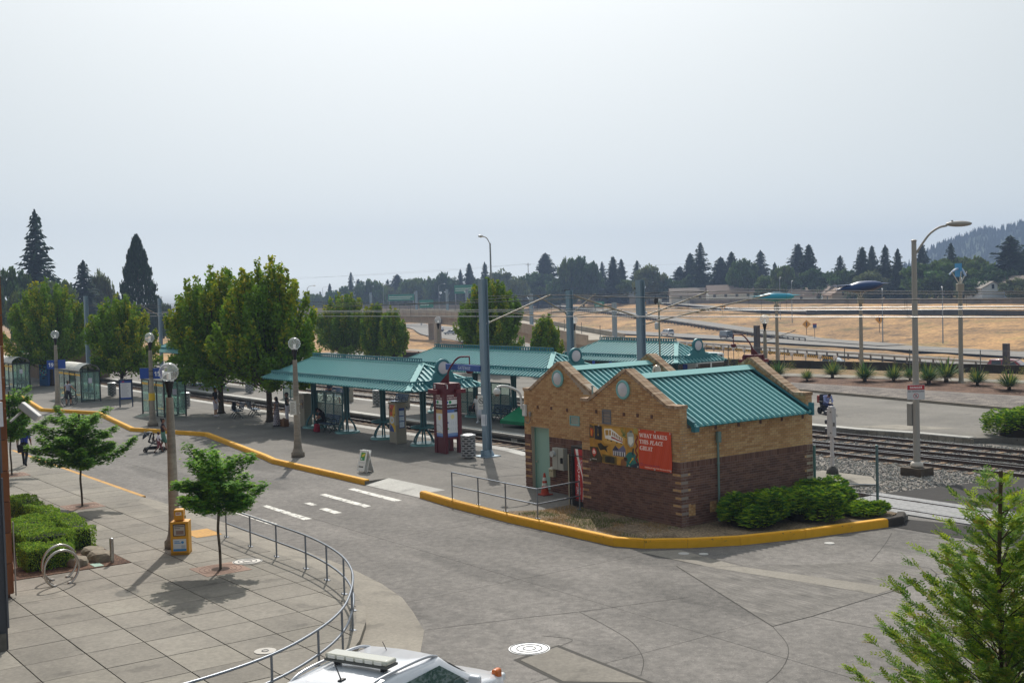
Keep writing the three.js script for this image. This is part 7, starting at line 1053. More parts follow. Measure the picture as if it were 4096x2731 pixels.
// ---- light rail bridge
{
  let bp = 0; const br = thing('rail_bridge', 'curved concrete light rail bridge on round piers over the motorway', 'bridge'), cv = new THREE.CatmullRomCurve3([[-480, 2.8, -216], [-427, 2.6, -212], [-382.6, 2.3, -205.5], [-336.9, 2.3, -195.1], [-290.6, 2.3, -185.5], [-248.5, 2.0, -170.2], [-194.9, 1.0, -145.1], [-171.7, -0.1, -137.7], [-154.4, -1.0, -132.5]].map((p) => V(...p))), N = 42, mC = std(0xb3aca2, 0.9, { map: concB });
  for (let i = 0; i < N; i++) { const a = cv.getPointAt(i / N), b = cv.getPointAt((i + 0.995) / N); new MB().beam([a.x, a.y - 0.6, a.z], [b.x, b.y - 0.6, b.z], 7, 1.0).build('deck_segment', mC, br); new MB().beam([a.x, a.y - 2.1, a.z], [b.x, b.y - 2.1, b.z], 4.4, 2.2).build('girder', mC, br); const t = cv.getTangentAt(i / N), nx = -t.z, nz = t.x; for (const s of [-3.4, 3.4]) new MB().beam([a.x + nx * s, a.y + 0.2, a.z + nz * s], [b.x + nx * s, b.y + 0.2, b.z + nz * s], 0.3, 1.1).build('parapet', mC, br); }
  for (const [x, z] of [[-278, -166 - 12], [-300, -190], [-350, -198], [-395, -207], [-232, -163]]) new MB().cyl(x, -6.3, 0.4, z, 1.0, 1.0, 20).build('pier', mC, br);
  for (let i = 0; i <= 30; i++) { const p = cv.getPointAt(0.3 + 0.7 * i / 30); new MB().bar([p.x + 2, p.y, p.z + 3], [p.x + 2, p.y + 2.4, p.z + 3], 0.05).build('fence_post', std(0x545a5c, 0.6), br); }
  for (const [x, z, top] of [[-378.4, -203, 8.3], [-349.8, -198, 8.5], [-304.9, -188, 8.5], [-274.4, -179, 8.6], [-254.4, -172, 8.5], [-239.6, -166, 8.7], [-187.7, -142, 6.9], [-144.7, -126, 5.2]]) { const p = thing('catenary_pole', `${ORD(++bp)} catenary pole along the light rail bridge, from its far end`, 'pole', [x, 0, z], 0, 'poles along the light rail bridge'); new MB().box(-0.28, top - 9, -0.28, 0.28, top, 0.28).build('mast', mPole, p); new MB().bar([0, top - 2.2, 0], [3.6, top - 1.0, 1.5], 0.06).bar([0, top - 1.4, 0], [-3.0, top - 0.6, -1.2], 0.06).build('arm', mPole, p); }
}
// striped barrier chain by the curving track
{
  const f = thing('striped_barrier', 'yellow and black striped barrier with small white plates along the far track', 'barrier'), st = tex(64, 0.9, (u, v) => { const k = ((u + v) * 2) % 1 < 0.5; return k ? [201, 160, 40] : [38, 36, 34]; }), A = V(-150, -0.4, -128), B = V(-73, 0.2, -91), n = 26;
  for (let i = 0; i < n; i++) { const p = A.clone().lerp(B, i / n), q = A.clone().lerp(B, (i + 0.8) / n), r = A.clone().lerp(B, (i + 0.9) / n); new MB().beam(p.toArray(), q.toArray(), 0.05, 0.24).build('stripe_board', std(0xffffff, 0.6, { map: st }), f); new MB().at(r.x, r.y + 0.05, r.z, 0.9).box(-0.18, -0.22, -0.02, 0.18, 0.22, 0.02).build('white_plate', std(0xc9cdd4, 0.6), f); new MB().bar([r.x, -2.3, r.z], [r.x, r.y, r.z], 0.045).build('post', mGalv, f); }
}
// ---- houses
function farHouse(label, x, z, turn, w, d, h, roofH, wallCol, roofCol, wins) {
  const y0 = terrainY(x, z), o = thing('house', label, 'house', [x, y0, z], turn), mw = std(wallCol, 0.85), mr = std(roofCol, 0.9);
  new MB().plate([[-d / 2, 0], [d / 2, 0], [d / 2, h], [0, h + roofH], [-d / 2, h]], w).l.forEach((g) => put('wall', metreUV(g.rotateY(Math.PI / 2)), mw, o));
  for (const s of [-1, 1]) new MB().beam([0, h + roofH + 0.1, 0], [0, h - 0.25, s * (d / 2 + 0.5)], w + 1, 0.2).build('roof_slope', mr, o);
  for (let i = 0; i < wins; i++) { const px = lerp(-w / 2, w / 2, (i + 0.5) / wins); const wn = new MB().box(px - 0.55, h - 1.7, d / 2 + 0.01, px + 0.55, h - 0.6, d / 2 + 0.06).build('window', std(0x9a9a98, 0.6), o); new MB().box(px - 0.47, h - 1.62, d / 2 + 0.06, px + 0.47, h - 0.68, d / 2 + 0.075).build('pane', phys(0x2a3440, 0.1, { clearcoat: 1 }), wn); }
  const g = new MB().box(w / 2 + 0.01, h - 0.3, -0.4, w / 2 + 0.05, h + 0.9, 0.4).build('gable_window', phys(0x2a3440, 0.15), o); return o;
}
const hTurn = -0.308;
farHouse('long white house with four upper windows behind the sound wall', -326, -343, 0.9, 17, 9, 4.0, 2.8, 0xf0ede4, 0x8a776c, 4); farHouse('cream house partly hidden beside the long white house', -344, -339, 0.9, 15, 9, 3.6, 2.4, 0xcdc3b4, 0x84776e, 2); farHouse('low tan roofed house behind the sound wall centre', -287, -342, 0.2, 12, 9, 2.6, 2.4, 0xc7c2bb, 0x9a8577, 1); farHouse('white gabled house with one dark window behind the sound wall', -277, -343, -0.6, 9, 8, 3.0, 3.0, 0xeef0f2, 0x87786f, 1); farHouse('tan gabled house beside the white gabled house', -270, -338, -0.5, 8, 8, 2.6, 2.2, 0xb9ac9a, 0x957f70, 1); farHouse('brown roofed house higher behind the belt', -299, -377, 0.7, 14, 9, 5.2, 1.6, 0xa49a92, 0x7d6a62, 2); farHouse('pale blue gabled house at the belt end', -186, -312, -0.3, 12, 10, 4.4, 2.6, 0xc9d6e8, 0x75695f, 2); farHouse('small white dormer house below the blue gabled house', -194, -306, -0.4, 8, 7, 4.0, 1.6, 0xd5dce2, 0x8d857c, 1); farHouse('small tan house above the dry bank near the bridge', -436, -372, 0.6, 12, 8, 3.2, 2.2, 0xb39f88, 0x9a8f88, 1); farHouse('grey roofed house above the dry bank', -390, -358, 0.8, 14, 9, 3.2, 1.9, 0xa79f94, 0x8c8f94, 1);
// ---- lamp standards, signs, art poles beyond the tracks
function roadLamp(label, x, y, z, H, turn, arm = 2.2, group) { const l = thing('highway_lamp', label, 'street light', [x, y, z], turn, group), m = std(0x8e959b, 0.5, { metalness: 0.3 }); new MB().cyl(0, 0, H, 0, 0.13, 0.08, 10).build('pole', m, l); new MB().tube([[0, H - 0.1, 0], [arm * 0.4, H + 0.45, 0], [arm, H + 0.6, 0]], 0.05, 6, 14).build('arm', m, l); new MB().sphere(arm + 0.4, H + 0.6, 0, 0.5, 0.14, 0.2).build('lamp_head', std(0xb9c0c6, 0.4), l); return l; }
roadLamp('tall slender highway lamp above the large dark tree', -96.7, -0.3, -68.3, 12.4, -0.95, 2.3);
let lampN = 0; for (const [x, z, H, t] of [[-161, -216, 11, 2.2], [-145, -214, 10.8, 2.2], [-222, -258, 11, 2.2], [-235, -268, 11.5, 2.2], [-330, -300, 11, 2.2], [-350, -318, 11, 2.2], [-155, -236, 10.5, 2.2]]) roadLamp(`${ORD(++lampN)} pale highway lamp on the dry bank, counted from the tall street light`, x, bankY(x, z), z, H, t, 2.2, 'lamps along the motorway');
for (const [x, z, H, t] of [[-420, -270, 14, 0.6], [-500, -290, 15, 0.6], [-640, -330, 16, 0.6], [-300, -150, 13, 0.4], [-330, -118, 11, 0.4]]) roadLamp(`${ORD(++lampN - 7)} distant highway lamp beyond the rail bridge`, x, -3, z, H, t, 2.2, 'distant motorway lamps');
function artPole(label, x, z, H, build) { const p = thing('art_pole', label, 'sculpture', [x, 0.2, z], 0.93), m = std(0x958e82, 0.7); new MB().cyl(0, 0, 0.3, 0, 0.22, 0.2, 12).build('base', m, p); new MB().cyl(0, 0.2, H - 0.9, 0, 0.16, 0.13, 14).build('pole', m, p); new MB().rbox(0, H - 0.95, 0, 0.42, 0.5, 0.42, 0.04).build('collar', m, p); const c = new MB(); for (const [dx, dz] of [[-0.6, 0.15], [0.5, -0.1], [-0.1, 0.5], [0.2, -0.5]]) c.bar([0, H - 0.8, 0], [dx, H + 0.1, dz], 0.035); c.build('cradle', std(0xc5bfb3, 0.5), p); build(p, H); return p; }
const leafBlade = (len, wid, th) => { const g = new THREE.SphereGeometry(1, 26, 12), p = g.attributes.position; for (let i = 0; i < p.count; i++) { const x = p.getX(i), s = x < 0 ? 1 - 0.85 * Math.pow(-x, 1.1) : 1; p.setXYZ(i, x * len, p.getY(i) * th * s, p.getZ(i) * wid * s); } g.computeVertexNormals(); return g; };
artPole('art pole carrying a bright turquoise leaf-shaped boat', -71.7, -81.3, 6.0, (p, H) => { new MB().add(leafBlade(1.9, 0.7, 0.42).translate(-0.3, H, 0)).build('boat_hull', std(0x1793b0, 0.4), p); new MB().add(leafBlade(2.4, 0.45, 0.07).translate(-0.25, H + 0.12, 0)).build('boat_deck', std(0x21a7bd, 0.4), p); });
artPole('art pole carrying a dark blue leaf-shaped boat', -60.1, -77.9, 6.6, (p, H) => { new MB().add(leafBlade(1.9, 0.7, 0.45).rotateZ(0.1).translate(-0.1, H + 0.1, 0)).build('boat_hull', std(0x143a6c, 0.4), p); new MB().add(leafBlade(2.5, 0.4, 0.06).rotateZ(0.03).translate(-0.1, H + 0.3, 0)).build('boat_deck', std(0x1c4a83, 0.4), p); });
artPole('art pole carrying a pale blue folded shape', -47.1, -71.5, 7.5, (p, H) => { new MB().tube([[-0.7, H - 0.1, 0], [-0.35, H + 0.2, 0], [0.1, H + 0.28, 0], [0.35, H - 0.2, 0.1]], 0.07, 8, 20).build('pale_curve', std(0xb7c9e2, 0.4), p); new MB().at(-0.1, H + 0.25, 0, 0.3).box(-0.02, -0.5, -0.35, 0.02, 0.4, 0.35).build('blue_fin', std(0x3f8fc0, 0.4), p); });
function diamond(label, x, z, h, y) { const s = thing('warning_sign', label, 'sign', [x, y, z], 0.93); new MB().box(-0.06, -1, -0.06, 0.06, h, 0.06).build('post', std(0x6b5b48, 0.8), s); const pl = new MB().at(0, h, 0.08, 0, 0, Math.PI / 4).box(-0.75, -0.75, -0.02, 0.75, 0.75, 0.02).build('plate', std(0xd99a1e, 0.5), s); new MB().box(-0.13, h - 0.5, 0.101, 0.13, h + 0.5, 0.108).build('symbol', std(0x3a2c20, 0.6), s); }
diamond('yellow diamond warning sign on the bank beside the tall street light', -175.6, -234.4, 3.0, -4.3); diamond('yellow diamond sign by the upper road above the ramp', -275, -286, 3.4, -2.8); diamond('yellow diamond sign near the top of the ramp', -350, -320, 3.4, -1.6); diamond('yellow diamond sign half hidden by the turquoise boat pole', -196, -233, 3, -5.5);
{ const s = thing('route_shield', 'small red and blue route shield sign on the dry bank', 'sign', [-186, -5.4, -224], 0.93); new MB().box(-0.06, -0.5, -0.06, 0.06, 3.2, 0.06).build('post', std(0x77716a, 0.7), s); new MB().box(-0.45, 2.4, 0.07, 0.45, 3.2, 0.1).build('shield', std(0x2c4a86, 0.5), s); new MB().box(-0.45, 3.2, 0.07, 0.45, 3.45, 0.1).build('shield_top', std(0xa8352f, 0.5), s); }
for (const [x, y, z, w, h, lb] of [[-517, 6.3, -310, 13, 3.2, 'green overhead motorway sign above the bridge'], [-465, 9.4, -313.5, 10, 4, 'green overhead motorway sign beside the large dark tree'], [-441, 3.4, -277, 6, 3.4, 'green motorway sign behind the bridge deck'], [-372, 1.6, -316, 4, 2.2, 'small green exit sign on the dry bank']]) { const s = thing('motorway_sign', lb, 'sign', [x, y, z], 1.0); new MB().box(-w / 2, -h / 2, -0.1, w / 2, h / 2, 0.1).build('panel', std(0x147a5c, 0.5), s); new MB().box(-w / 2 + 0.4, 0.2, 0.11, w / 2 - 1, 0.5, 0.13).box(-w / 2 + 0.4, -0.7, 0.11, w / 2 - 2, -0.4, 0.13).build('legend', std(0xcfe0d8, 0.6), s); new MB().bar([-w / 2 + 0.5, -14, -0.3], [-w / 2 + 0.5, h / 2, -0.3], 0.2).bar([w / 2 - 0.5, -14, -0.3], [w / 2 - 0.5, h / 2, -0.3], 0.2).build('post', std(0x8d949a, 0.5), s); }
// far retaining wall and roadside on the horizon left of the bridge
struct(new MB().beam([-640, 0.5, -300], [-420, 1.0, -292], 0.8, 3.2).beam([-640, -1.5, -275], [-430, -1.5, -270], 0.8, 2.5).build('retaining_wall', std(0x8d8880, 0.9, { map: concA })), 'grey motorway walls behind the bridge'); 
for (const [x, z, H] of [[-700, -330, 24], [-520, -392, 26], [-330, -140, 16]]) { const p = thing('utility_pole', x < -600 ? 'wooden utility pole above the far trees' : x < -400 ? 'utility pole with crossarm over the centre tree belt' : 'utility pole behind the street trees', 'pole', [x, -3, z], 0.8); new MB().cyl(0, 0, H, 0, 0.22, 0.16, 8).build('pole', mBark, p); new MB().box(-1.4, H - 1, -0.08, 1.4, H - 0.8, 0.08).build('crossarm', mBark, p); }
wire('faint power line across the sky above the far trees', [...sag([-330, 12.5, -140], [-700, 20.5, -330], 1.2), ...sag([-700, 20.5, -330], [-520, 22.5, -392], 1.5)], 0.035, mWireDk, 'power_line'); wire('second faint power line above the far trees', [...sag([-330, 11, -141], [-700, 19, -331], 1.8), ...sag([-520, 22.5, -392], [-420, 19, -420], 1.0)], 0.03, mWireDk, 'power_line');

{ // fence posts on the verge, instrument mast, two small catenary posts
  const fe = thing('wire_fence', 'line of thin fence posts along the weedy verge', 'fence'); for (let k = 0; k < 12; k++) { const x = -84 + k * 5.4, z = -79.4 - 0.19 * (x + 59); new MB().bar([x, 0, z], [x, 2.0, z], 0.035).build('post', std(0x5c605c, 0.6), fe); } new MB().bar([-84, 1.95, -74.65], [-24.6, 1.95, -85.94], 0.012, 0.012, 5).build('top_wire', mWireDk, fe);
  const ma = thing('instrument_mast', 'slim mast with sensors beside the far canopy end', 'mast', [-52.0, 0.12, -48.75]), mm = std(0x8d8a7c, 0.6); new MB().cyl(0, 0, 6.3, 0, 0.06, 0.05, 10).build('pole', mm, ma); new MB().rbox(-0.22, 4.9, 0, 0.22, 0.42, 0.22, 0.08).build('sensor_box', std(0xc6c8cc, 0.5), ma); new MB().bar([-0.3, 6.2, 0], [0.4, 6.2, 0], 0.03).rbox(0.1, 6.35, 0, 0.2, 0.2, 0.14, 0.03).build('crossbar', std(0xb9bab8, 0.5), ma); new MB().add(new THREE.ConeGeometry(0.2, 0.3, 12).rotateZ(Math.PI / 2).translate(-0.35, 6.35, 0)).build('horn', mBlack, ma); new MB().rbox(0.1, 3.0, 0.06, 0.3, 0.2, 0.2, 0.03).build('junction_box', std(0xbfc0bd, 0.5), ma);
  for (const [x, z, top, lb] of [[-72.5, -79.6, 3.75, 'short dark catenary post behind the maroon kiosk lamp'], [-53, -86.5, 2.2, 'stub catenary post with bracket arms above the low wall']]) { const p = thing('catenary_pole', lb, 'pole', [x, 0, z]); new MB().box(-0.2, -2.2, -0.2, 0.2, top, 0.2).build('mast', std(0x4f4e56, 0.6), p); new MB().bar([0, top - 1.6, 0], [2.2, top - 0.5, -2.6], 0.035).bar([0, top - 0.5, 0], [2.2, top - 0.5, -2.6], 0.02).build('bracket_arm', std(0x77726a, 0.6), p); }
}
// ================= vehicles
const mTyre = std(0x17171a, 0.9), mRim = std(0x9a9ca0, 0.35, { metalness: 0.7 }), mCarGlass = phys(0x1b2428, 0.06, { clearcoat: 1, clearcoatRoughness: 0.05 });
// loft between stations: each station is [x, [[z,y]...half outline from sill to centre top]]
function loft(stations) {
  const P = [], I = [], full = stations.map(([x, h]) => [...h.map(([z, y]) => [x, y, z]), ...h.slice(0, -1).reverse().map(([z, y]) => [x, y, -z])]), n = full[0].length;
  for (const s of full) for (const p of s) P.push(...p);
  for (let i = 0; i < full.length - 1; i++) for (let j = 0; j < n - 1; j++) { const a = i * n + j, b = a + n; I.push(a, a + 1, b, a + 1, b + 1, b); }
  for (const [k, f] of [[0, 1], [full.length - 1, -1]]) { const c = P.length / 3, s = full[k], m = s.reduce((q, p) => [q[0] + p[0] / n, q[1] + p[1] / n, q[2] + p[2] / n], [0, 0, 0]); P.push(...m); for (let j = 0; j < n - 1; j++) I.push(...(f > 0 ? [c, k * n + j + 1, k * n + j] : [c, k * n + j, k * n + j + 1])); }
  const g = new THREE.BufferGeometry(); g.setAttribute('position', new THREE.Float32BufferAttribute(P, 3)); g.setIndex(I); g.computeVertexNormals(); g.setAttribute('uv', new THREE.BufferAttribute(new Float32Array(P.length / 3 * 2), 2)); return g;
}
function car(name, label, cat, pos, turn, o) {
  const c = thing(name, label, cat, pos, turn), L = o.L || 4.5, W = (o.W || 1.8) / 2, H = o.H || 1.5, belt = o.belt || 0.92, hood = o.hood || 0.9, mb = phys(o.col, 0.32, { clearcoat: 0.8, clearcoatRoughness: 0.08 }), f = L / 2, r = -L / 2;
  const st = (x, w, y, lo = 0.28) => [x, [[w * 0.93, lo], [w, 0.5], [w, y * 0.72], [w * 0.96, y - 0.06], [w * 0.86, y], [w * 0.4, y + 0.02], [0, y + 0.025]]];
  put('body', loft([st(r, W * 0.82, belt * 0.82, 0.4), st(r + 0.12, W * 0.93, belt), st(r + 0.5, W, belt), st(o.cowl - 0.2, W, belt), st(o.cowl + 0.1, W, hood), st(f - 0.75, W * 0.97, hood - 0.06), st(f - 0.25, W * 0.9, hood - 0.14), st(f, W * 0.72, hood * 0.7, 0.36)]), mb, c);
  const gh = (x, wB, wT, yT) => [x, [[wB, belt - 0.03], [lerp(wB, wT, 0.5), lerp(belt, yT, 0.5)], [wT, yT - 0.07], [wT * 0.9, yT - 0.015], [wT * 0.5, yT], [0, yT + 0.01]]];
  const roofB = o.roofB, roofF = o.roofF, gB = o.gB || r + 0.1, gF = o.cowl;
  put('cabin', loft([gh(gB, W * 0.9, W * 0.86, belt + 0.04), gh(roofB, W * 0.95, W * 0.76, H), gh((roofB + roofF) / 2, W * 0.96, W * 0.78, H + 0.03), gh(roofF, W * 0.95, W * 0.76, H - 0.01), gh(gF, W * 0.9, W * 0.84, belt + 0.04)]), mb, c);
  // glazing laid just proud of the cabin
  const side = (s) => { const z = (y) => s * (lerp(W * 0.955, W * 0.77, clamp((y - belt) / (H - belt))) + 0.012), y0 = belt + 0.05, y1 = H - 0.13, q = (a, b, c2, d) => { const g = new THREE.BufferGeometry(), p = [[a, y0], [b, y0], [c2, y1], [d, y1]].map(([x, y]) => [x, y, z(y)]); g.setAttribute('position', new THREE.Float32BufferAttribute([...p[0], ...p[1], ...p[2], ...p[0], ...p[2], ...p[3]], 3)); g.computeVertexNormals(); g.setAttribute('uv', new THREE.BufferAttribute(new Float32Array(12), 2)); put('side_window', g, o.glass || mCarGlass, c); }; const m = lerp(roofB, roofF, 0.5); q(m + 0.05, gF - 0.28, roofF - 0.12, m + 0.05); q(m - 0.98, m - 0.05, m - 0.05, m - 0.94); if (m - 1.05 - gB > 0.5) q(gB + 0.3, m - 1.06, m - 1.02, roofB + 0.1); };
  side(1); side(-1);
  for (const [xa, xb, n] of [[gF - 0.05, roofF + 0.02, 'windscreen'], [gB + 0.03, roofB - 0.02, 'rear_window']]) { const s = Math.sign(xa - xb), g = new THREE.BufferGeometry(), y0 = belt + 0.07, y1 = H - 0.06, zz = [W * 0.82, W * 0.68], off = s * 0.03; g.setAttribute('position', new THREE.Float32BufferAttribute([xa + off, y0, -zz[0], xa + off, y0, zz[0], xb + off, y1, zz[1], xa + off, y0, -zz[0], xb + off, y1, zz[1], xb + off, y1, -zz[1]], 3)); g.computeVertexNormals(); g.setAttribute('uv', new THREE.BufferAttribute(new Float32Array(12), 2)); put(n, g, mCarGlass, c); }
  for (const x of [r + 0.82, f - 0.85]) for (const s of [-1, 1]) { const w = new THREE.Group(); w.name = 'wheel'; c.add(w); w.position.set(x, 0.33, s * (W - 0.1)); put('tyre', new THREE.TorusGeometry(0.25, 0.085, 8, 20), mTyre, w); put('rim', new THREE.CylinderGeometry(0.21, 0.21, 0.12, 16).rotateX(Math.PI / 2), mRim, w); }
  for (const s of [-1, 1]) { new MB().rbox(f - 0.14, hood - 0.24, s * W * 0.66, 0.16, 0.14, 0.3, 0.04).build('headlight', phys(0xdfe3e6, 0.1, { clearcoat: 1 }), c); new MB().rbox(r + 0.07, belt - 0.14, s * W * 0.8, 0.1, 0.2, 0.2, 0.03).build('tail_light', std(0x9a1f1c, 0.3), c); new MB().rbox(gF - 0.32, belt + 0.1, s * (W + 0.09), 0.12, 0.14, 0.2, 0.04).build('mirror', mb, c); }
  return c;
}
{ // white patrol car at the lower edge
  const c = car('patrol_car', 'white patrol car with roof light bar at the bottom edge', 'car', [-16.06, 0, -9.26], 2.004, { L: 4.6, W: 1.84, H: 1.66, belt: 1.06, hood: 1.0, cowl: 1.12, roofB: -1.85, roofF: 0.3, gB: -2.15, col: 0xdcdde2, glass: phys(0x2c4a42, 0.05, { clearcoat: 1 }) });
  const lb = new THREE.Group(); lb.name = 'light_bar'; c.add(lb); lb.position.set(-0.8, 1.78, 0);
  new MB().rbox(0, 0, 0, 0.3, 0.045, 1.16, 0.02).build('bar_base', std(0x55544f, 0.5), lb); new MB().rbox(0, 0.055, 0, 0.28, 0.08, 1.14, 0.04, 3).build('bar_lens', phys(0xb9b7a8, 0.12, { clearcoat: 1, clearcoatRoughness: 0.05 }), lb); for (let k = 0; k < 6; k++) for (const s of [-1, 1]) new MB().box(s * 0.142, 0.03, -0.5 + k * 0.17, s * 0.147, 0.08, -0.37 + k * 0.17).build('light_module', std(0xe3dfd6, 0.3), lb); for (const s of [-1, 1]) new MB().rbox(0, -0.06, s * 0.42, 0.12, 0.1, 0.06, 0.01).build('bar_foot', std(0x222224, 0.6), lb);
  for (const s of [-1, 1]) { const rl = new MB(); rl.tube([[-1.75, 1.6, s * 0.62], [-1.5, 1.69, s * 0.63], [-0.4, 1.715, s * 0.64], [0.1, 1.68, s * 0.64], [0.3, 1.62, s * 0.63]], 0.024, 8, 30).build('roof_rail', std(0xb9bbc0, 0.3, { metalness: 0.6 }), c); }
  for (let k = 0; k < 4; k++) new MB().rbox(-1.15, 1.66, -0.36 + k * 0.24, 0.9, 0.02, 0.09, 0.008).build('roof_rib', phys(0xd5d6dc, 0.35, { clearcoat: 0.7 }), c);
  new MB().bar([-1.4, 1.66, 0.1], [-1.62, 2.02, 0.14], 0.012, 0.006).build('antenna', mBlack, c); new MB().rbox(-1.4, 1.68, 0.1, 0.14, 0.05, 0.07, 0.02).build('antenna_base', mBlack, c); new MB().bar([0.15, 1.66, -0.2], [0.05, 1.82, -0.2], 0.006).build('antenna', mBlack, c);
  new MB().rbox(1.98, 0.86, 0.72, 0.2, 0.2, 0.12, 0.05).build('indicator', std(0xc9651e, 0.3), c);
}
car('minivan', 'white minivan on the motorway behind the far catenary pole', 'van', [-238, -5.52, -226], 2.85, { L: 4.9, W: 1.95, H: 1.75, belt: 1.05, hood: 1.0, cowl: 1.5, roofB: -2.2, roofF: 0.8, col: 0xd0d3d8 });
car('van', 'dark blue square van on the motorway above the near gable', 'van', [-208, -5.52, -217.5], -0.32, { L: 4.6, W: 1.85, H: 1.95, belt: 1.1, hood: 1.06, cowl: 2.05, roofB: -2.15, roofF: 1.6, col: 0x22344c });
car('red_car', 'red estate car showing above the low dark wall', 'car', [-64.5, -2.0, -106.5], 0.2, { L: 4.8, W: 1.8, H: 1.55, belt: 0.95, cowl: 1.0, roofB: -2.0, roofF: 0.3, col: 0x7d1c26 });
car('silver_car', 'silver car roof showing above the low wall', 'car', [-98, -3.5, -122], 0.2, { L: 4.4, H: 1.45, cowl: 0.9, roofB: -1.2, roofF: 0.2, gB: -1.7, col: 0xaab2ba });
car('grey_car', 'grey car descending the slanting ramp', 'car', [-321, -1.9, -293.5], -0.45, { L: 4.5, H: 1.45, cowl: 0.9, roofB: -1.0, roofF: 0.2, gB: -1.7, col: 0x59616b });
[[-372, -238, 0xc9ccd2], [-362, -231, 0x2b3138], [-350, -224, 0x39445c], [-322, -211, 0xb9bec6], [-284, -193, 0x9fb1c4]].forEach(([x, z, col], i) => car('distant_car', ['pale car under the bridge beside the slim tree', 'black car in the queue beneath the bridge deck', 'blue car in the queue beneath the bridge', 'silver car between the bridge piers', 'pale blue car beside the large dark tree trunk'][i], 'car', [x, -5.6, z], 0.45 + Math.PI, { L: 4.5, H: 1.5, cowl: 0.9, roofB: -1.1, roofF: 0.2, gB: -1.8, col }));
{ // parked bus beyond the far canopy
  const b = thing('bus', 'white bus with blue sides parked behind the far canopy', 'bus', [-52.9, 0.12, -53.9]), mw = phys(0xd9d9d6, 0.35, { clearcoat: 0.4 }), mbl = std(0x1c49b0, 0.4);
  new MB().rbox(-6, 1.65, 0, 12, 2.7, 2.5, 0.18, 3).build('body', mw, b); new MB().box(-11.9, 1.0, 1.252, -0.8, 2.35, 1.262).build('side_panel', mbl, b); for (let k = 0; k < 6; k++) new MB().box(-11.4 + k * 1.75, 1.5, 1.262, -9.95 + k * 1.75, 2.45, 1.272).build('side_window', mCarGlass, b);
  for (const s of [-1, 1]) new MB().at(0.004, 1.85, s * 0.6).rbox(0, 0, 0, 0.02, 1.1, 1.06, 0.009).build('windscreen', mCarGlass, b); new MB().box(0.0, 2.55, -1.0, 0.016, 2.85, 1.0).build('destination_blind', std(0x15161a, 0.4), b); for (const s of [-1, 1]) new MB().rbox(0.2, 2.0, s * 1.38, 0.1, 0.45, 0.2, 0.03).build('mirror', mBlack, b); for (const x of [-2.6, -9.2]) for (const s of [-1, 1]) new MB().add(new THREE.CylinderGeometry(0.48, 0.48, 0.3, 22).rotateX(Math.PI / 2).translate(x, 0.48, s * 1.12)).build('wheel', mTyre, b); for (const s of [-1, 1]) new MB().rbox(0.01, 0.75, s * 0.85, 0.03, 0.2, 0.4, 0.01).build('headlight', std(0xe6e8ea, 0.2), b);
}
for (const [x, z, w] of [[-640, -296, 12], [-540, -300, 14]]) { const t = thing('truck_trailer', x < -600 ? 'pale box trailer far beyond the bridge' : 'long pale box trailer on the motorway beyond the bridge', 'truck', [x, -0.8, z], 0.1); new MB().rbox(0, 2.4, 0, w, 2.9, 2.5, 0.05).build('box', std(0xbdbab4, 0.6), t); for (const k of [-0.4, 0.4]) new MB().add(new THREE.CylinderGeometry(0.5, 0.5, 2.4, 14).rotateX(Math.PI / 2).translate(k * w, 0.5, 0)).build('wheel', mTyre, t); }
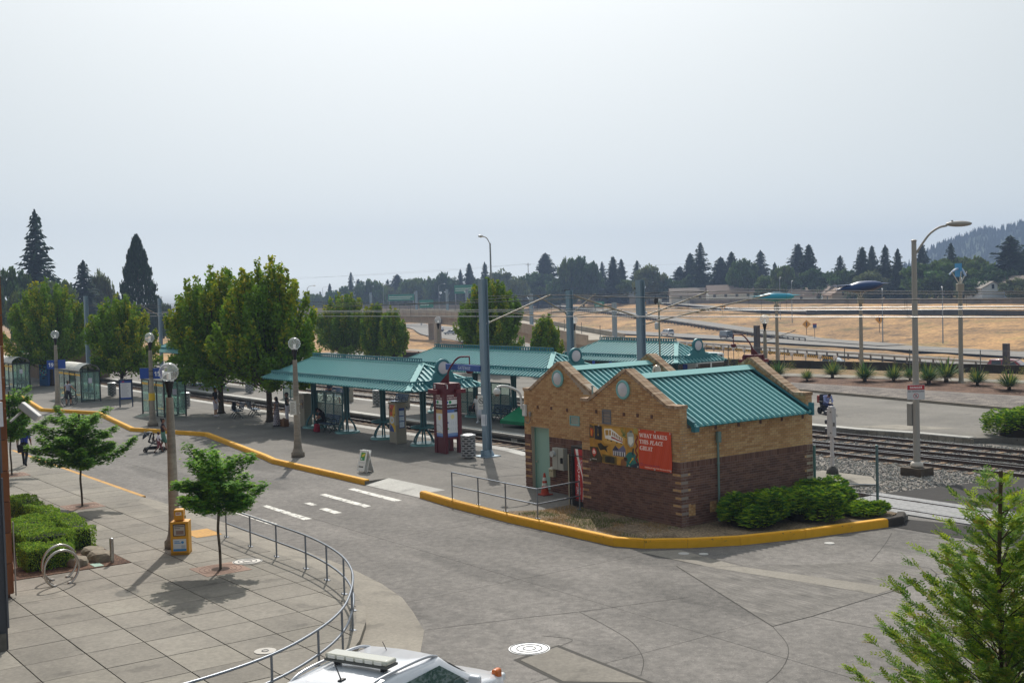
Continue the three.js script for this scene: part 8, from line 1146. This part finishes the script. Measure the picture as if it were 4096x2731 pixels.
// ================= people: one continuous skin over a jointed skeleton
// naive surface nets on a signed field
function nets(f, lo, hi, cell, colour) {
  const nx = Math.ceil((hi[0] - lo[0]) / cell) + 1, ny = Math.ceil((hi[1] - lo[1]) / cell) + 1, nz = Math.ceil((hi[2] - lo[2]) / cell) + 1, F = new Float32Array(nx * ny * nz), id = new Int32Array(nx * ny * nz).fill(-1), P = [], C = [], I = [];
  const at = (i, j, k) => i + nx * (j + ny * k);
  for (let k = 0; k < nz; k++) for (let j = 0; j < ny; j++) for (let i = 0; i < nx; i++) F[at(i, j, k)] = f(lo[0] + i * cell, lo[1] + j * cell, lo[2] + k * cell);
  const E = [[0, 1], [2, 3], [4, 5], [6, 7], [0, 2], [1, 3], [4, 6], [5, 7], [0, 4], [1, 5], [2, 6], [3, 7]];
  for (let k = 0; k < nz - 1; k++) for (let j = 0; j < ny - 1; j++) for (let i = 0; i < nx - 1; i++) {
    const v = []; let m = 0; for (let c = 0; c < 8; c++) { const q = F[at(i + (c & 1), j + ((c >> 1) & 1), k + (c >> 2))]; v.push(q); if (q < 0) m |= 1 << c; } if (m === 0 || m === 255) continue;
    let x = 0, y = 0, z = 0, n = 0; for (const [a, b] of E) if ((v[a] < 0) !== (v[b] < 0)) { const t = v[a] / (v[a] - v[b]); x += lerp(a & 1, b & 1, t); y += lerp((a >> 1) & 1, (b >> 1) & 1, t); z += lerp(a >> 2, b >> 2, t); n++; }
    id[at(i, j, k)] = P.length / 3; const p = [lo[0] + (i + x / n) * cell, lo[1] + (j + y / n) * cell, lo[2] + (k + z / n) * cell]; P.push(...p); C.push(...colour(...p));
  }
  for (let k = 1; k < nz - 1; k++) for (let j = 1; j < ny - 1; j++) for (let i = 1; i < nx - 1; i++) { const a = F[at(i, j, k)] < 0; for (const [b, q] of [[at(i + 1, j, k), [[0, 0, 0], [0, -1, 0], [0, -1, -1], [0, 0, -1]]], [at(i, j + 1, k), [[0, 0, 0], [0, 0, -1], [-1, 0, -1], [-1, 0, 0]]], [at(i, j, k + 1), [[0, 0, 0], [-1, 0, 0], [-1, -1, 0], [0, -1, 0]]]]) { if ((F[b] < 0) === a) continue; const w = q.map(([dx, dy, dz]) => id[at(i + dx, j + dy, k + dz)]); if (w.some((x) => x < 0)) continue; a ? I.push(w[0], w[1], w[2], w[0], w[2], w[3]) : I.push(w[0], w[2], w[1], w[0], w[3], w[2]); } }
  const g = new THREE.BufferGeometry(); g.setAttribute('position', new THREE.Float32BufferAttribute(P, 3)); g.setAttribute('color', new THREE.Float32BufferAttribute(C, 3)); g.setIndex(I); g.computeVertexNormals(); return g;
}
const capsule = (p, b) => { // b: {a,b,ra,rb}
  const ax = b.b[0] - b.a[0], ay = b.b[1] - b.a[1], az = b.b[2] - b.a[2], px = p[0] - b.a[0], py = p[1] - b.a[1], pz = p[2] - b.a[2], t = clamp((px * ax + py * ay + pz * az) / (ax * ax + ay * ay + az * az + 1e-9)); return Math.hypot(px - ax * t, (py - ay * t), (pz - az * t) * (b.fl ? 1 / b.fl : 1)) - lerp(b.ra, b.rb, t);
};
function skinMesh(bones, cell, k = 0.035) {
  const lo = [9, 9, 9], hi = [-9, -9, -9]; for (const b of bones) for (const q of [b.a, b.b]) for (let i = 0; i < 3; i++) { const r = Math.max(b.ra, b.rb) + cell * 2.5; lo[i] = Math.min(lo[i], q[i] - r); hi[i] = Math.max(hi[i], q[i] + r); }
  return nets((x, y, z) => { let d = 1e3; for (const b of bones) { const e = capsule([x, y, z], b), h = clamp(0.5 + 0.5 * (d - e) / k); d = lerp(d, e, h) - k * h * (1 - h); } return d; }, lo, hi, cell, (x, y, z) => { let m = 1e3, c = bones[0].c; for (const b of bones) { const e = capsule([x, y, z], b); if (e < m) { m = e; c = b.c; } } return typeof c === 'function' ? c(x, y, z) : c; });
}
const mSkin = std(0xffffff, 0.75, { vertexColors: true });
const L3 = (hex) => { const c = new THREE.Color(hex); return [c.r, c.g, c.b]; };
// joints of a standing adult of height 1.75, x to the figure's left, z forward
const REST = () => ({ pel: [0, 0.95, 0], chest: [0, 1.28, 0], neck: [0, 1.47, 0], head: [0, 1.62, 0.02], shL: [0.19, 1.41, 0], shR: [-0.19, 1.41, 0], elL: [0.25, 1.13, -0.02], elR: [-0.25, 1.13, -0.02], wrL: [0.26, 0.88, 0.05], wrR: [-0.26, 0.88, 0.05], hiL: [0.095, 0.92, 0], hiR: [-0.095, 0.92, 0], knL: [0.1, 0.5, 0.02], knR: [-0.1, 0.5, 0.02], anL: [0.1, 0.09, -0.02], anR: [-0.1, 0.09, -0.02], toL: [0.12, 0.035, 0.16], toR: [-0.12, 0.035, 0.16] });
function person(label, pos, turn, height, o) {
  const j = { ...REST(), ...(o.pose || {}) }, s = height / 1.75, p = thing('person', label, 'person', pos, turn), skin = L3(o.skin || 0xb98a6c), top = o.topFn || L3(o.top), leg = L3(o.leg), shoe = L3(o.shoe || 0x2a2725), fat = o.fat || 1, sl = o.sleeve ?? 0.5, sh = o.short; // sh: trousers end above the knee
  const mid = (a, b, t) => a.map((v, i) => lerp(v, b[i], t)), B = [], add = (a, b, ra, rb, c, fl) => B.push({ a, b, ra, rb, c, fl });
  add(j.pel, mid(j.pel, j.chest, 0.45), 0.135 * fat, 0.125 * fat, mid === 0 ? leg : leg, 0.78); add(mid(j.pel, j.chest, 0.3), j.chest, 0.135 * fat, 0.15 * fat, top, 0.72); add(j.chest, mid(j.chest, j.neck, 0.7), 0.15 * fat, 0.09, top, 0.75); add(j.shL, j.shR, 0.075, 0.075, top); add(j.neck, mid(j.neck, j.head, 0.5), 0.055, 0.055, skin);
  for (const q of ['L', 'R']) {
    const S = j['sh' + q], E = j['el' + q], W = j['wr' + q], m = mid(S, E, 0.55);
    if (sl <= 0) add(S, E, 0.056, 0.044, skin); else { add(S, m, 0.066, 0.058, top); add(m, E, sl > 0.6 ? 0.056 : 0.046, sl > 0.6 ? 0.05 : 0.042, sl > 0.6 ? top : skin); } add(E, W, sl > 1 ? 0.05 : 0.042, sl > 1 ? 0.038 : 0.028, sl > 1 ? top : skin);
    const H = j['hi' + q], K = j['kn' + q], A = j['an' + q], T = j['to' + q]; add(H, K, 0.095 * fat, sh ? 0.085 : 0.064, leg); if (sh) { add(mid(H, K, 0.97), mid(K, A, 0.08), 0.05, 0.056, skin); add(mid(K, A, 0.1), A, 0.056, 0.036, skin); } else add(K, A, 0.064, 0.048, leg); add(A, T, 0.045, 0.036, shoe); add(A, [A[0] * 1, 0.04, A[2] - 0.04].map((v, i) => (i === 1 ? A[1] - 0.05 : v)), 0.042, 0.036, shoe);
  }
  const gs = [skinMesh(B, 0.026)];
  // hands: palm, four unequal bent fingers and a side thumb
  for (const q of ['L', 'R']) {
    const W = V(...j['wr' + q]), E = V(...j['el' + q]), d = W.clone().sub(E).normalize(), sd = (o['palm' + q] ? V(...o['palm' + q]) : V(0, 0, 1)), u = sd.clone().addScaledVector(d, -sd.dot(d)).normalize(), n = d.clone().cross(u).multiplyScalar(q === 'L' ? 1 : -1), at = (a, b, c) => W.clone().addScaledVector(d, a).addScaledVector(u, b).addScaledVector(n, c).toArray(), H = [{ a: at(0, 0, 0), b: at(0.075, 0, 0), ra: 0.026, rb: 0.024, c: skin }, { a: at(0.06, -0.022, 0), b: at(0.06, 0.026, 0), ra: 0.017, rb: 0.017, c: skin }];
    [0.062, 0.072, 0.068, 0.054].forEach((l, i) => { const b = 0.03 - i * 0.02, k1 = at(0.09, b, 0), k2 = at(0.09 + l * 0.5, b, 0.012), k3 = at(0.09 + l * 0.85, b, 0.034); H.push({ a: k1, b: k2, ra: 0.0095, rb: 0.0085, c: skin }, { a: k2, b: k3, ra: 0.0085, rb: 0.007, c: skin }); }); H.push({ a: at(0.02, 0.026, 0.004), b: at(0.055, 0.052, 0.014), ra: 0.013, rb: 0.01, c: skin }, { a: at(0.055, 0.052, 0.014), b: at(0.085, 0.056, 0.02), ra: 0.0095, rb: 0.008, c: skin });
    gs.push(skinMesh(H, 0.0075, 0.008));
  }
  // head with brow, nose, lips, ears, eyes
  const h = V(...j.head), f = V(...(o.look || [0, 0, 1])).normalize(), r = V(0, 1, 0).cross(f).normalize(), up = f.clone().cross(r), hp = (a, b, c) => h.clone().addScaledVector(r, a).addScaledVector(up, b).addScaledVector(f, c).toArray(), eyeC = L3(0x1d1512), lipC = skin.map((v, i) => v * (i ? 0.72 : 0.9)), white = L3(0xd9d2cc);
  const face = (x, y, z) => { const q = V(x, y, z).sub(h), a = q.dot(r), b = q.dot(up), c = q.dot(f); if (c > 0.05) { const e = Math.hypot(Math.abs(a) - 0.032, b - 0.012); if (e < 0.007) return eyeC; if (e < 0.014 && Math.abs(b - 0.012) < 0.007) return white; if (Math.abs(b + 0.052) < 0.009 && Math.abs(a) < 0.025) return lipC; if (Math.abs(b - 0.036) < 0.006 && Math.abs(a) > 0.014 && Math.abs(a) < 0.05) return L3(o.hair || 0x241a14); } return skin; };
  gs.push(skinMesh([{ a: hp(0, 0.03, -0.02), b: hp(0, 0.02, 0.012), ra: 0.088, rb: 0.08, c: face }, { a: hp(0, -0.03, 0.02), b: hp(0, -0.075, 0.035), ra: 0.066, rb: 0.038, c: face }, { a: hp(0, 0.015, 0.088), b: hp(0, -0.02, 0.108), ra: 0.009, rb: 0.014, c: face }, { a: hp(0.082, 0.01, -0.005), b: hp(0.084, -0.025, 0.0), ra: 0.017, rb: 0.011, c: skin }, { a: hp(-0.082, 0.01, -0.005), b: hp(-0.084, -0.025, 0.0), ra: 0.017, rb: 0.011, c: skin }, { a: hp(0, -0.06, -0.01), b: hp(0, -0.13, -0.03), ra: 0.05, rb: 0.052, c: skin }, { a: hp(-0.02, -0.052, 0.085), b: hp(0.02, -0.052, 0.085), ra: 0.011, rb: 0.011, c: face }], 0.0085, 0.018));
  const body = put('body', mergeGeometries(gs.map((g) => { g.setAttribute('uv', new THREE.BufferAttribute(new Float32Array(g.attributes.position.count * 2), 2)); return g; })), mSkin, p); body.scale.setScalar(s);
  if (!o.bald) { const hb = [{ a: hp(0, 0.052, -0.03), b: hp(0, 0.05, 0.0), ra: 0.088, rb: 0.084, c: [1, 1, 1] }, { a: hp(0, 0.0, -0.045), b: hp(0, -0.05, -0.05), ra: 0.078, rb: 0.055, c: [1, 1, 1] }]; if (o.long) hb.push({ a: hp(0, -0.04, -0.065), b: hp(0, -0.2, -0.085), ra: 0.075, rb: 0.05, c: [1, 1, 1] }); if (o.bun) hb.push({ a: hp(0, 0.1, -0.09), b: hp(0, 0.09, -0.11), ra: 0.045, rb: 0.04, c: [1, 1, 1] }); const hr = put('hair', skinMesh(hb, 0.011, 0.02), std(o.hair || 0x241a14, 0.8), p); hr.scale.setScalar(s); }
  return { p, j, s };
}
seed(1001);
const walk = { hiL: [0.09, 0.92, 0.02], knL: [0.1, 0.52, 0.2], anL: [0.1, 0.1, 0.3], toL: [0.11, 0.06, 0.47], knR: [-0.1, 0.5, -0.06], anR: [-0.1, 0.13, -0.38], toR: [-0.11, 0.04, -0.24], elL: [0.26, 1.14, -0.14], wrL: [0.27, 0.92, -0.12], elR: [-0.25, 1.14, 0.06], wrR: [-0.25, 0.95, 0.2] };
const man = person('man in a black shirt and white shorts standing by the tree trunk', [-69.75, 0.15, -28.45], 2.3, 1.78, { top: 0x17181d, leg: 0xcabfcf, shoe: 0xd6cfd6, short: true, fat: 1.12, hair: 0x4d4038, pose: { wrL: [0.2, 0.98, 0.12], wrR: [-0.24, 0.93, 0.1] } });
const cyc = person('man in a grey vest straddling his bicycle', [-86.3, 0.15, -24.42], -2.45, 1.76, { top: 0x9b9bab, leg: 0x16161b, short: true, sleeve: 0, hair: 0x4a3a30, skin: 0xb58062, pose: { elL: [0.3, 1.2, 0.16], wrL: [0.3, 1.05, 0.4], elR: [-0.3, 1.2, 0.16], wrR: [-0.3, 1.05, 0.4], knL: [0.16, 0.5, 0.03], anL: [0.17, 0.09, 0.0], toL: [0.2, 0.035, 0.17], knR: [-0.16, 0.5, 0.05], anR: [-0.17, 0.09, 0.02], toR: [-0.2, 0.035, 0.19] } });
function bicycle(label, pos, turn, col) { const b = thing('bicycle', label, 'bicycle', pos, turn), m = std(col, 0.4), mt = std(0x1d1d1f, 0.8); for (const [x, n] of [[0.52, 'front_wheel'], [-0.52, 'rear_wheel']]) { const w = new THREE.Group(); w.name = n; b.add(w); w.position.set(x, 0.34, 0); put('tyre', new THREE.TorusGeometry(0.32, 0.02, 8, 30), mt, w); const sp = new MB(); for (let k = 0; k < 14; k++) sp.bar([0, 0, 0], [0.31 * Math.cos(k * 0.449), 0.31 * Math.sin(k * 0.449), 0], 0.003, 0.003, 4); sp.build('spokes', mRim, w); } new MB().bar([-0.52, 0.34, 0], [-0.1, 0.3, 0], 0.014).bar([-0.1, 0.3, 0], [0.38, 0.72, 0], 0.018).bar([-0.1, 0.3, 0], [-0.22, 0.82, 0], 0.016).bar([-0.2, 0.74, 0], [0.36, 0.8, 0], 0.016).bar([-0.52, 0.34, 0], [-0.2, 0.74, 0], 0.012).bar([0.52, 0.34, 0], [0.36, 0.86, 0], 0.016).build('frame', m, b); new MB().bar([0.36, 0.86, 0], [0.33, 1.02, 0], 0.014).bar([0.33, 1.02, -0.3], [0.33, 1.02, 0.3], 0.013).build('handlebar', mt, b); new MB().rbox(-0.25, 0.86, 0, 0.26, 0.05, 0.14, 0.02).build('saddle', mt, b); new MB().torus(-0.1, 0.3, 0.04, 0.09, 0.008, 'z', 20).bar([-0.1, 0.3, 0.06], [-0.02, 0.16, 0.06], 0.01).bar([-0.1, 0.3, -0.06], [-0.18, 0.44, -0.06], 0.01).build('crank', mRim, b); return b; }
bicycle('dark bicycle held by the man in the grey vest', [-86.2, 0.15, -24.5], -0.93, 0x25272c);
// family with the stroller
person('woman in a dark top and patterned shorts pushing the stroller', [-57.05, 0, -20.55], 2.75, 1.58, { top: 0x2e1a20, leg: 0x5d8a78, short: true, sleeve: 0, skin: 0x93644a, shoe: 0x1d1816, hair: 0x1c1410, bun: true, fat: 1.15, pose: { elL: [0.24, 1.18, 0.1], wrL: [0.2, 1.05, 0.34], elR: [-0.24, 1.18, 0.1], wrR: [-0.2, 1.05, 0.34], knR: [-0.1, 0.5, 0.12], anR: [-0.1, 0.09, 0.14], toR: [-0.11, 0.035, 0.32], knL: [0.1, 0.5, -0.04], anL: [0.1, 0.1, -0.2], toL: [0.11, 0.04, -0.04] } });
person('small child in a white T-shirt walking beside the stroller', [-56.3, 0, -20.05], 2.9, 1.02, { top: 0xd8cfdc, leg: 0x7d3f44, short: true, skin: 0x6d4433, shoe: 0x2a2220, hair: 0x17100d, pose: walk, fat: 1.08 });
{ const st = thing('stroller', 'black folding stroller pushed across the road', 'stroller', [-57.0, 0, -20.05], 2.75 - Math.PI / 2), m = std(0x1b1b20, 0.7), mm = std(0x7d7f85, 0.4, { metalness: 0.5 }); new MB().at(0, 0.42, 0, 0, 0, -0.35).rbox(0, 0, 0, 0.5, 0.06, 0.42, 0.03).rbox(-0.24, 0.24, 0, 0.07, 0.5, 0.42, 0.03).build('seat', m, st); new MB().at(0, 0.2, 0).rbox(-0.05, 0, 0, 0.5, 0.14, 0.36, 0.03).build('basket', m, st); new MB().add(new THREE.SphereGeometry(0.3, 16, 8, 0, 6.283, 0, 1.2).scale(1, 0.9, 0.8).rotateZ(0.7).translate(-0.22, 0.72, 0)).build('hood', std(0x202833, 0.7, { side: THREE.DoubleSide }), st); for (const s of [-1, 1]) { new MB().bar([0.42, 0.12, s * 0.24], [-0.42, 0.98, s * 0.24], 0.013).bar([-0.38, 0.12, s * 0.24], [0.2, 0.62, s * 0.24], 0.013).build('frame_tube', mm, st); for (const x of [0.42, -0.38]) new MB().torus(x, 0.11, s * 0.25, 0.085, 0.024, 'z', 18).torus(x, 0.11, s * 0.25, 0.03, 0.02, 'z', 10).build('wheel', mTyre, st); } new MB().bar([-0.42, 0.98, -0.24], [-0.42, 0.98, 0.24], 0.015).build('handle', m, st); new MB().rbox(0.28, 0.6, 0, 0.22, 0.04, 0.4, 0.015).build('tray', std(0xb9bac0, 0.5), st);
  person('toddler sitting inside the black stroller', [-57.05, 0.12, -20.07], 2.75, 0.78, { top: 0x2b2730, leg: 0x3a2a28, skin: 0x6d4433, hair: 0x17100d, fat: 1.1, pose: { pel: [0, 0.95, -0.05], hiL: [0.095, 0.92, 0], hiR: [-0.095, 0.92, 0], knL: [0.12, 0.93, 0.4], knR: [-0.12, 0.93, 0.4], anL: [0.12, 0.55, 0.5], anR: [-0.12, 0.55, 0.5], toL: [0.12, 0.5, 0.68], toR: [-0.12, 0.5, 0.68] } }); }
person('child in a white shirt on the road behind the young tree', [-65.3, 0, -19.2], 0.6, 1.35, { top: 0xd9d5e0, leg: 0x5a5f78, short: true, skin: 0x6d4433, hair: 0x17100d, pose: { elR: [-0.3, 1.3, 0.1], wrR: [-0.14, 1.42, 0.2], elL: [0.3, 1.25, -0.05], wrL: [0.36, 1.1, 0.1] } });
const wk = person('man in a blue shirt and dark trousers striding along the sidewalk', [-55.5, 0.15, -13.72], -2.0, 1.74, { top: 0x23389a, leg: 0x1e1d22, shoe: 0x141416, sleeve: 0.5, skin: 0x8a5f48, fat: 1.12, pose: walk });
{ const b = thing('shoulder_bag', 'black shoulder bag at the hip of the man in blue', 'bag', [-55.25, 0.95, -13.55], -2.0); new MB().rbox(0, 0, 0, 0.36, 0.36, 0.14, 0.05, 3).build('bag_body', std(0x18171c, 0.7), b); new MB().tube([[-0.14, 0.14, 0], [-0.05, 0.45, 0.02], [0.05, 0.52, 0.02], [0.14, 0.16, 0]], 0.014, 6, 20).build('strap', std(0x18171c, 0.7), b); }
// couple by the lamp
const dots = (x, y, z) => { const u = Math.round((Math.atan2(x, z + 0.001) * 0.16 + (Math.round(y / 0.11) % 2) * 0.035) / 0.07) * 0.07 - (Math.atan2(x, z + 0.001) * 0.16 + (Math.round(y / 0.11) % 2) * 0.035), v = y - Math.round(y / 0.11) * 0.11; return Math.hypot(u * 1.6, v) < 0.038 ? L3(0x20202c) : L3(0xb9aeb6); };
{ const d = person('woman with long black hair in a patterned maxi dress', [-61.35, 0.15, -28.55], -0.9, 1.66, { topFn: dots, leg: 0xb9aeb6, skin: 0x9a6f56, sleeve: 0, hair: 0x15110f, long: true, pose: { elR: [-0.26, 1.16, 0.02], wrR: [-0.24, 0.95, 0.12] } }); const L = []; for (const [y, r] of [[0.1, 0.25], [0.4, 0.215], [0.75, 0.185], [0.98, 0.165], [1.1, 0.15]]) L.push(new THREE.Vector2(r, y)); const g = new THREE.LatheGeometry(L, 26).scale(1, 1, 0.85); const p = g.attributes.position, c = new Float32Array(p.count * 3); const g2 = new THREE.LatheGeometry(new THREE.SplineCurve(L).getPoints(40), 60).scale(1, 1, 0.85), p2 = g2.attributes.position, c2 = new Float32Array(p2.count * 3); for (let i = 0; i < p2.count; i++) c2.set(dots(p2.getX(i), p2.getY(i), p2.getZ(i)), 3 * i); g2.setAttribute('color', new THREE.BufferAttribute(c2, 3)); put('dress_skirt', g2, std(0xffffff, 0.8, { vertexColors: true, side: THREE.DoubleSide }), d.p).scale.setScalar(d.s); }
person('man in a dark green shirt and white trousers pointing with his arm', [-62.0, 0.15, -29.5], -0.2, 1.8, { top: 0x202a22, leg: 0xc2c0cc, sleeve: 0.5, skin: 0x9a6f58, hair: 0x1b1613, pose: { elL: [0.46, 1.34, 0.06], wrL: [0.7, 1.26, 0.1] }, palmL: [0, 0, 1] });
tag(new MB().rbox(-61.05, 0.36, -28.85, 0.55, 0.42, 0.34, 0.06, 3).rbox(-61.05, 0.6, -28.85, 0.3, 0.05, 0.04, 0.015).build('travel_bag', std(0x7a5535, 0.8)), 'brown travel bag on the platform beside the couple', 'bag');
{ // benches: black bag, seated person with red bag
  const bg = thing('backpack', 'black backpack standing on the slatted bench', 'bag', [-68.35, 0.62, -29.05], -0.25); new MB().rbox(0, 0.22, 0, 0.36, 0.46, 0.2, 0.07, 3).build('pack_body', std(0x131218, 0.75), bg); new MB().rbox(0, 0.14, 0.11, 0.26, 0.22, 0.08, 0.03).build('front_pocket', std(0x1c1a20, 0.75), bg);
  const sit = { pel: [0, 0.57, 0], chest: [0, 0.9, 0.1], neck: [0, 1.05, 0.22], head: [0, 1.14, 0.34], shL: [0.19, 1.02, 0.18], shR: [-0.19, 1.02, 0.18], elL: [0.24, 0.78, 0.28], elR: [-0.24, 0.78, 0.28], wrL: [0.12, 0.68, 0.45], wrR: [-0.12, 0.68, 0.45], hiL: [0.1, 0.55, 0], hiR: [-0.1, 0.55, 0], knL: [0.13, 0.54, 0.44], knR: [-0.13, 0.54, 0.44], anL: [0.13, 0.1, 0.46], anR: [-0.13, 0.1, 0.46], toL: [0.14, 0.035, 0.62], toR: [-0.14, 0.035, 0.62] };
  person('person dressed in black hunched over on the bench', [-57.35, 0.15, -29.42], -0.35, 1.7, { top: 0x14151c, leg: 0x15151a, skin: 0x9a6f5c, hair: 0x120e0d, long: true, sleeve: 0.5, fat: 1.1, pose: sit, look: [0, -0.75, 0.66] });
  tag(new MB().rbox(-57.0, 0.38, -28.8, 0.3, 0.44, 0.24, 0.07, 3).rbox(-57.0, 0.3, -28.66, 0.22, 0.2, 0.05, 0.02).build('red_bag', std(0x9a1430, 0.8)), 'red backpack at the feet of the seated person', 'bag');
  const lean = { ...sit, chest: [0, 0.92, 0], neck: [0, 1.1, 0.02], head: [0, 1.25, 0.05], shL: [0.19, 1.05, 0], shR: [-0.19, 1.05, 0], elL: [0.25, 0.8, 0.1], elR: [-0.25, 0.8, 0.1], wrL: [0.1, 0.78, 0.3], wrR: [-0.1, 0.78, 0.3] };
  bench('bench on the far platform with two waiting people', -60.9, -47.4 - 2.4, Math.PI, 0.12); person('person in a white top seated on the far platform bench', [-61.3, 0.12, -49.7], Math.PI, 1.7, { top: 0xc4c4d4, leg: 0x3a3c48, skin: 0xa67a62, hair: 0x2a1e18, pose: lean }); person('person in dark clothes seated beside the white top', [-60.6, 0.12, -49.75], Math.PI, 1.7, { top: 0x4a3c3a, leg: 0x26262c, skin: 0xa67a62, hair: 0x3a2a20, pose: lean }); tag(new MB().rbox(-59.85, 0.82, -49.85, 0.8, 0.42, 0.34, 0.1, 3).build('duffel_bag', std(0x17171c, 0.7)), 'black duffel bag on the far platform bench', 'bag');
  for (const [x, z, lb, c] of [[-73.5, -38.2, 'dark figure sitting on the island bench behind the tree trunk', 0x1d2030], [-95.5, -37.6, 'dark figure on the island bench beneath the rounded hornbeam', 0x20181c]]) { person(lb, [x, 0.2, z], 0.2, 1.7, { top: c, leg: 0x1a1b22, skin: 0x8a5f4c, pose: lean }); bench(lb.includes('rounded') ? 'island bench beneath the rounded hornbeam' : 'island bench behind the tree trunk', x, z - 0.1, 0.2, 0.2); }
  // powered wheelchair
  const wc = thing('power_wheelchair', 'dark powered wheelchair crossing the far bus lane', 'wheelchair', [-42.9, 0.12, -52.5], 1.2), mk = std(0x1b1d24, 0.6); new MB().rbox(0, 0.46, 0, 0.5, 0.1, 0.5, 0.03).rbox(0, 0.78, -0.26, 0.46, 0.6, 0.1, 0.03).build('seat', mk, wc); new MB().rbox(0, 0.26, -0.02, 0.44, 0.28, 0.62, 0.05).build('base', std(0x232838, 0.5), wc); for (const s of [-1, 1]) { new MB().rbox(s * 0.29, 0.68, -0.02, 0.07, 0.05, 0.42, 0.02).build('armrest', mk, wc); new MB().add(new THREE.CylinderGeometry(0.19, 0.19, 0.09, 20).rotateZ(Math.PI / 2).translate(s * 0.3, 0.19, -0.16)).add(new THREE.CylinderGeometry(0.1, 0.1, 0.07, 14).rotateZ(Math.PI / 2).translate(s * 0.26, 0.1, 0.34)).build('wheel', mTyre, wc); } new MB().rbox(0, 0.1, 0.52, 0.36, 0.04, 0.24, 0.015).build('footplate', mk, wc); new MB().rbox(0.0, 0.78, -0.44, 0.5, 0.4, 0.24, 0.03).build('rear_pack', std(0x8f3a30, 0.7), wc);
  person('person in a pale blue shirt bowed over in the wheelchair', [-42.9, 0.08, -52.5], 1.2, 1.72, { top: 0x8f97c4, leg: 0x22305e, skin: 0x9a6f5a, hair: 0x2a1c16, fat: 1.15, sleeve: 1.2, pose: { ...sit, head: [0, 1.08, 0.36], neck: [0, 1.02, 0.24] }, look: [0, -0.8, 0.6] });
}
{ // lady walking on the island
  const l = person('older lady in white walking on the island platform', [-53.55, 0.2, -36.7], 0.3, 1.56, { top: 0xd0cccb, leg: 0xc9c4c6, shoe: 0xe2e2e6, skin: 0x8d624e, hair: 0x2b221e, fat: 1.15, sleeve: 0.5, pose: { ...walk, elR: [-0.3, 1.14, 0.02], wrR: [-0.26, 1.0, 0.16], elL: [0.3, 1.12, 0.0], wrL: [0.32, 0.86, 0.06], knL: [0.1, 0.5, 0.08], anL: [0.1, 0.1, 0.1], toL: [0.12, 0.05, 0.26], anR: [-0.1, 0.1, -0.14], toR: [-0.12, 0.04, 0.02] } });
  tag(new MB().at(-53.85, 0.98, -36.52, 0.4).rbox(0, 0, 0, 0.4, 0.34, 0.16, 0.06, 3).torus(0, 0.2, 0, 0.1, 0.014, 'z', 18, 3.14).build('handbag', std(0x14141a, 0.6)), 'black handbag held by the lady in white', 'bag'); tag(new MB().at(-53.2, 0.72, -36.6, 0.4).sphere(0, 0, 0, 0.2, 0.26, 0.13, 14).bar([-0.04, 0.2, 0], [0, 0.36, 0], 0.02).build('plastic_bag', phys(0xd8d6de, 0.5, { transmission: 0.25, thickness: 0 })), 'white plastic carrier bag held by the lady in white', 'bag');
  person('distant pedestrian in white between the near and middle canopies', [-98, 0.15, -60.5], 0.5, 1.7, { top: 0xcfd2e4, leg: 0x2a2f3c, skin: 0x9a6f5a, pose: walk });
}
renderer.render(scene, camera);
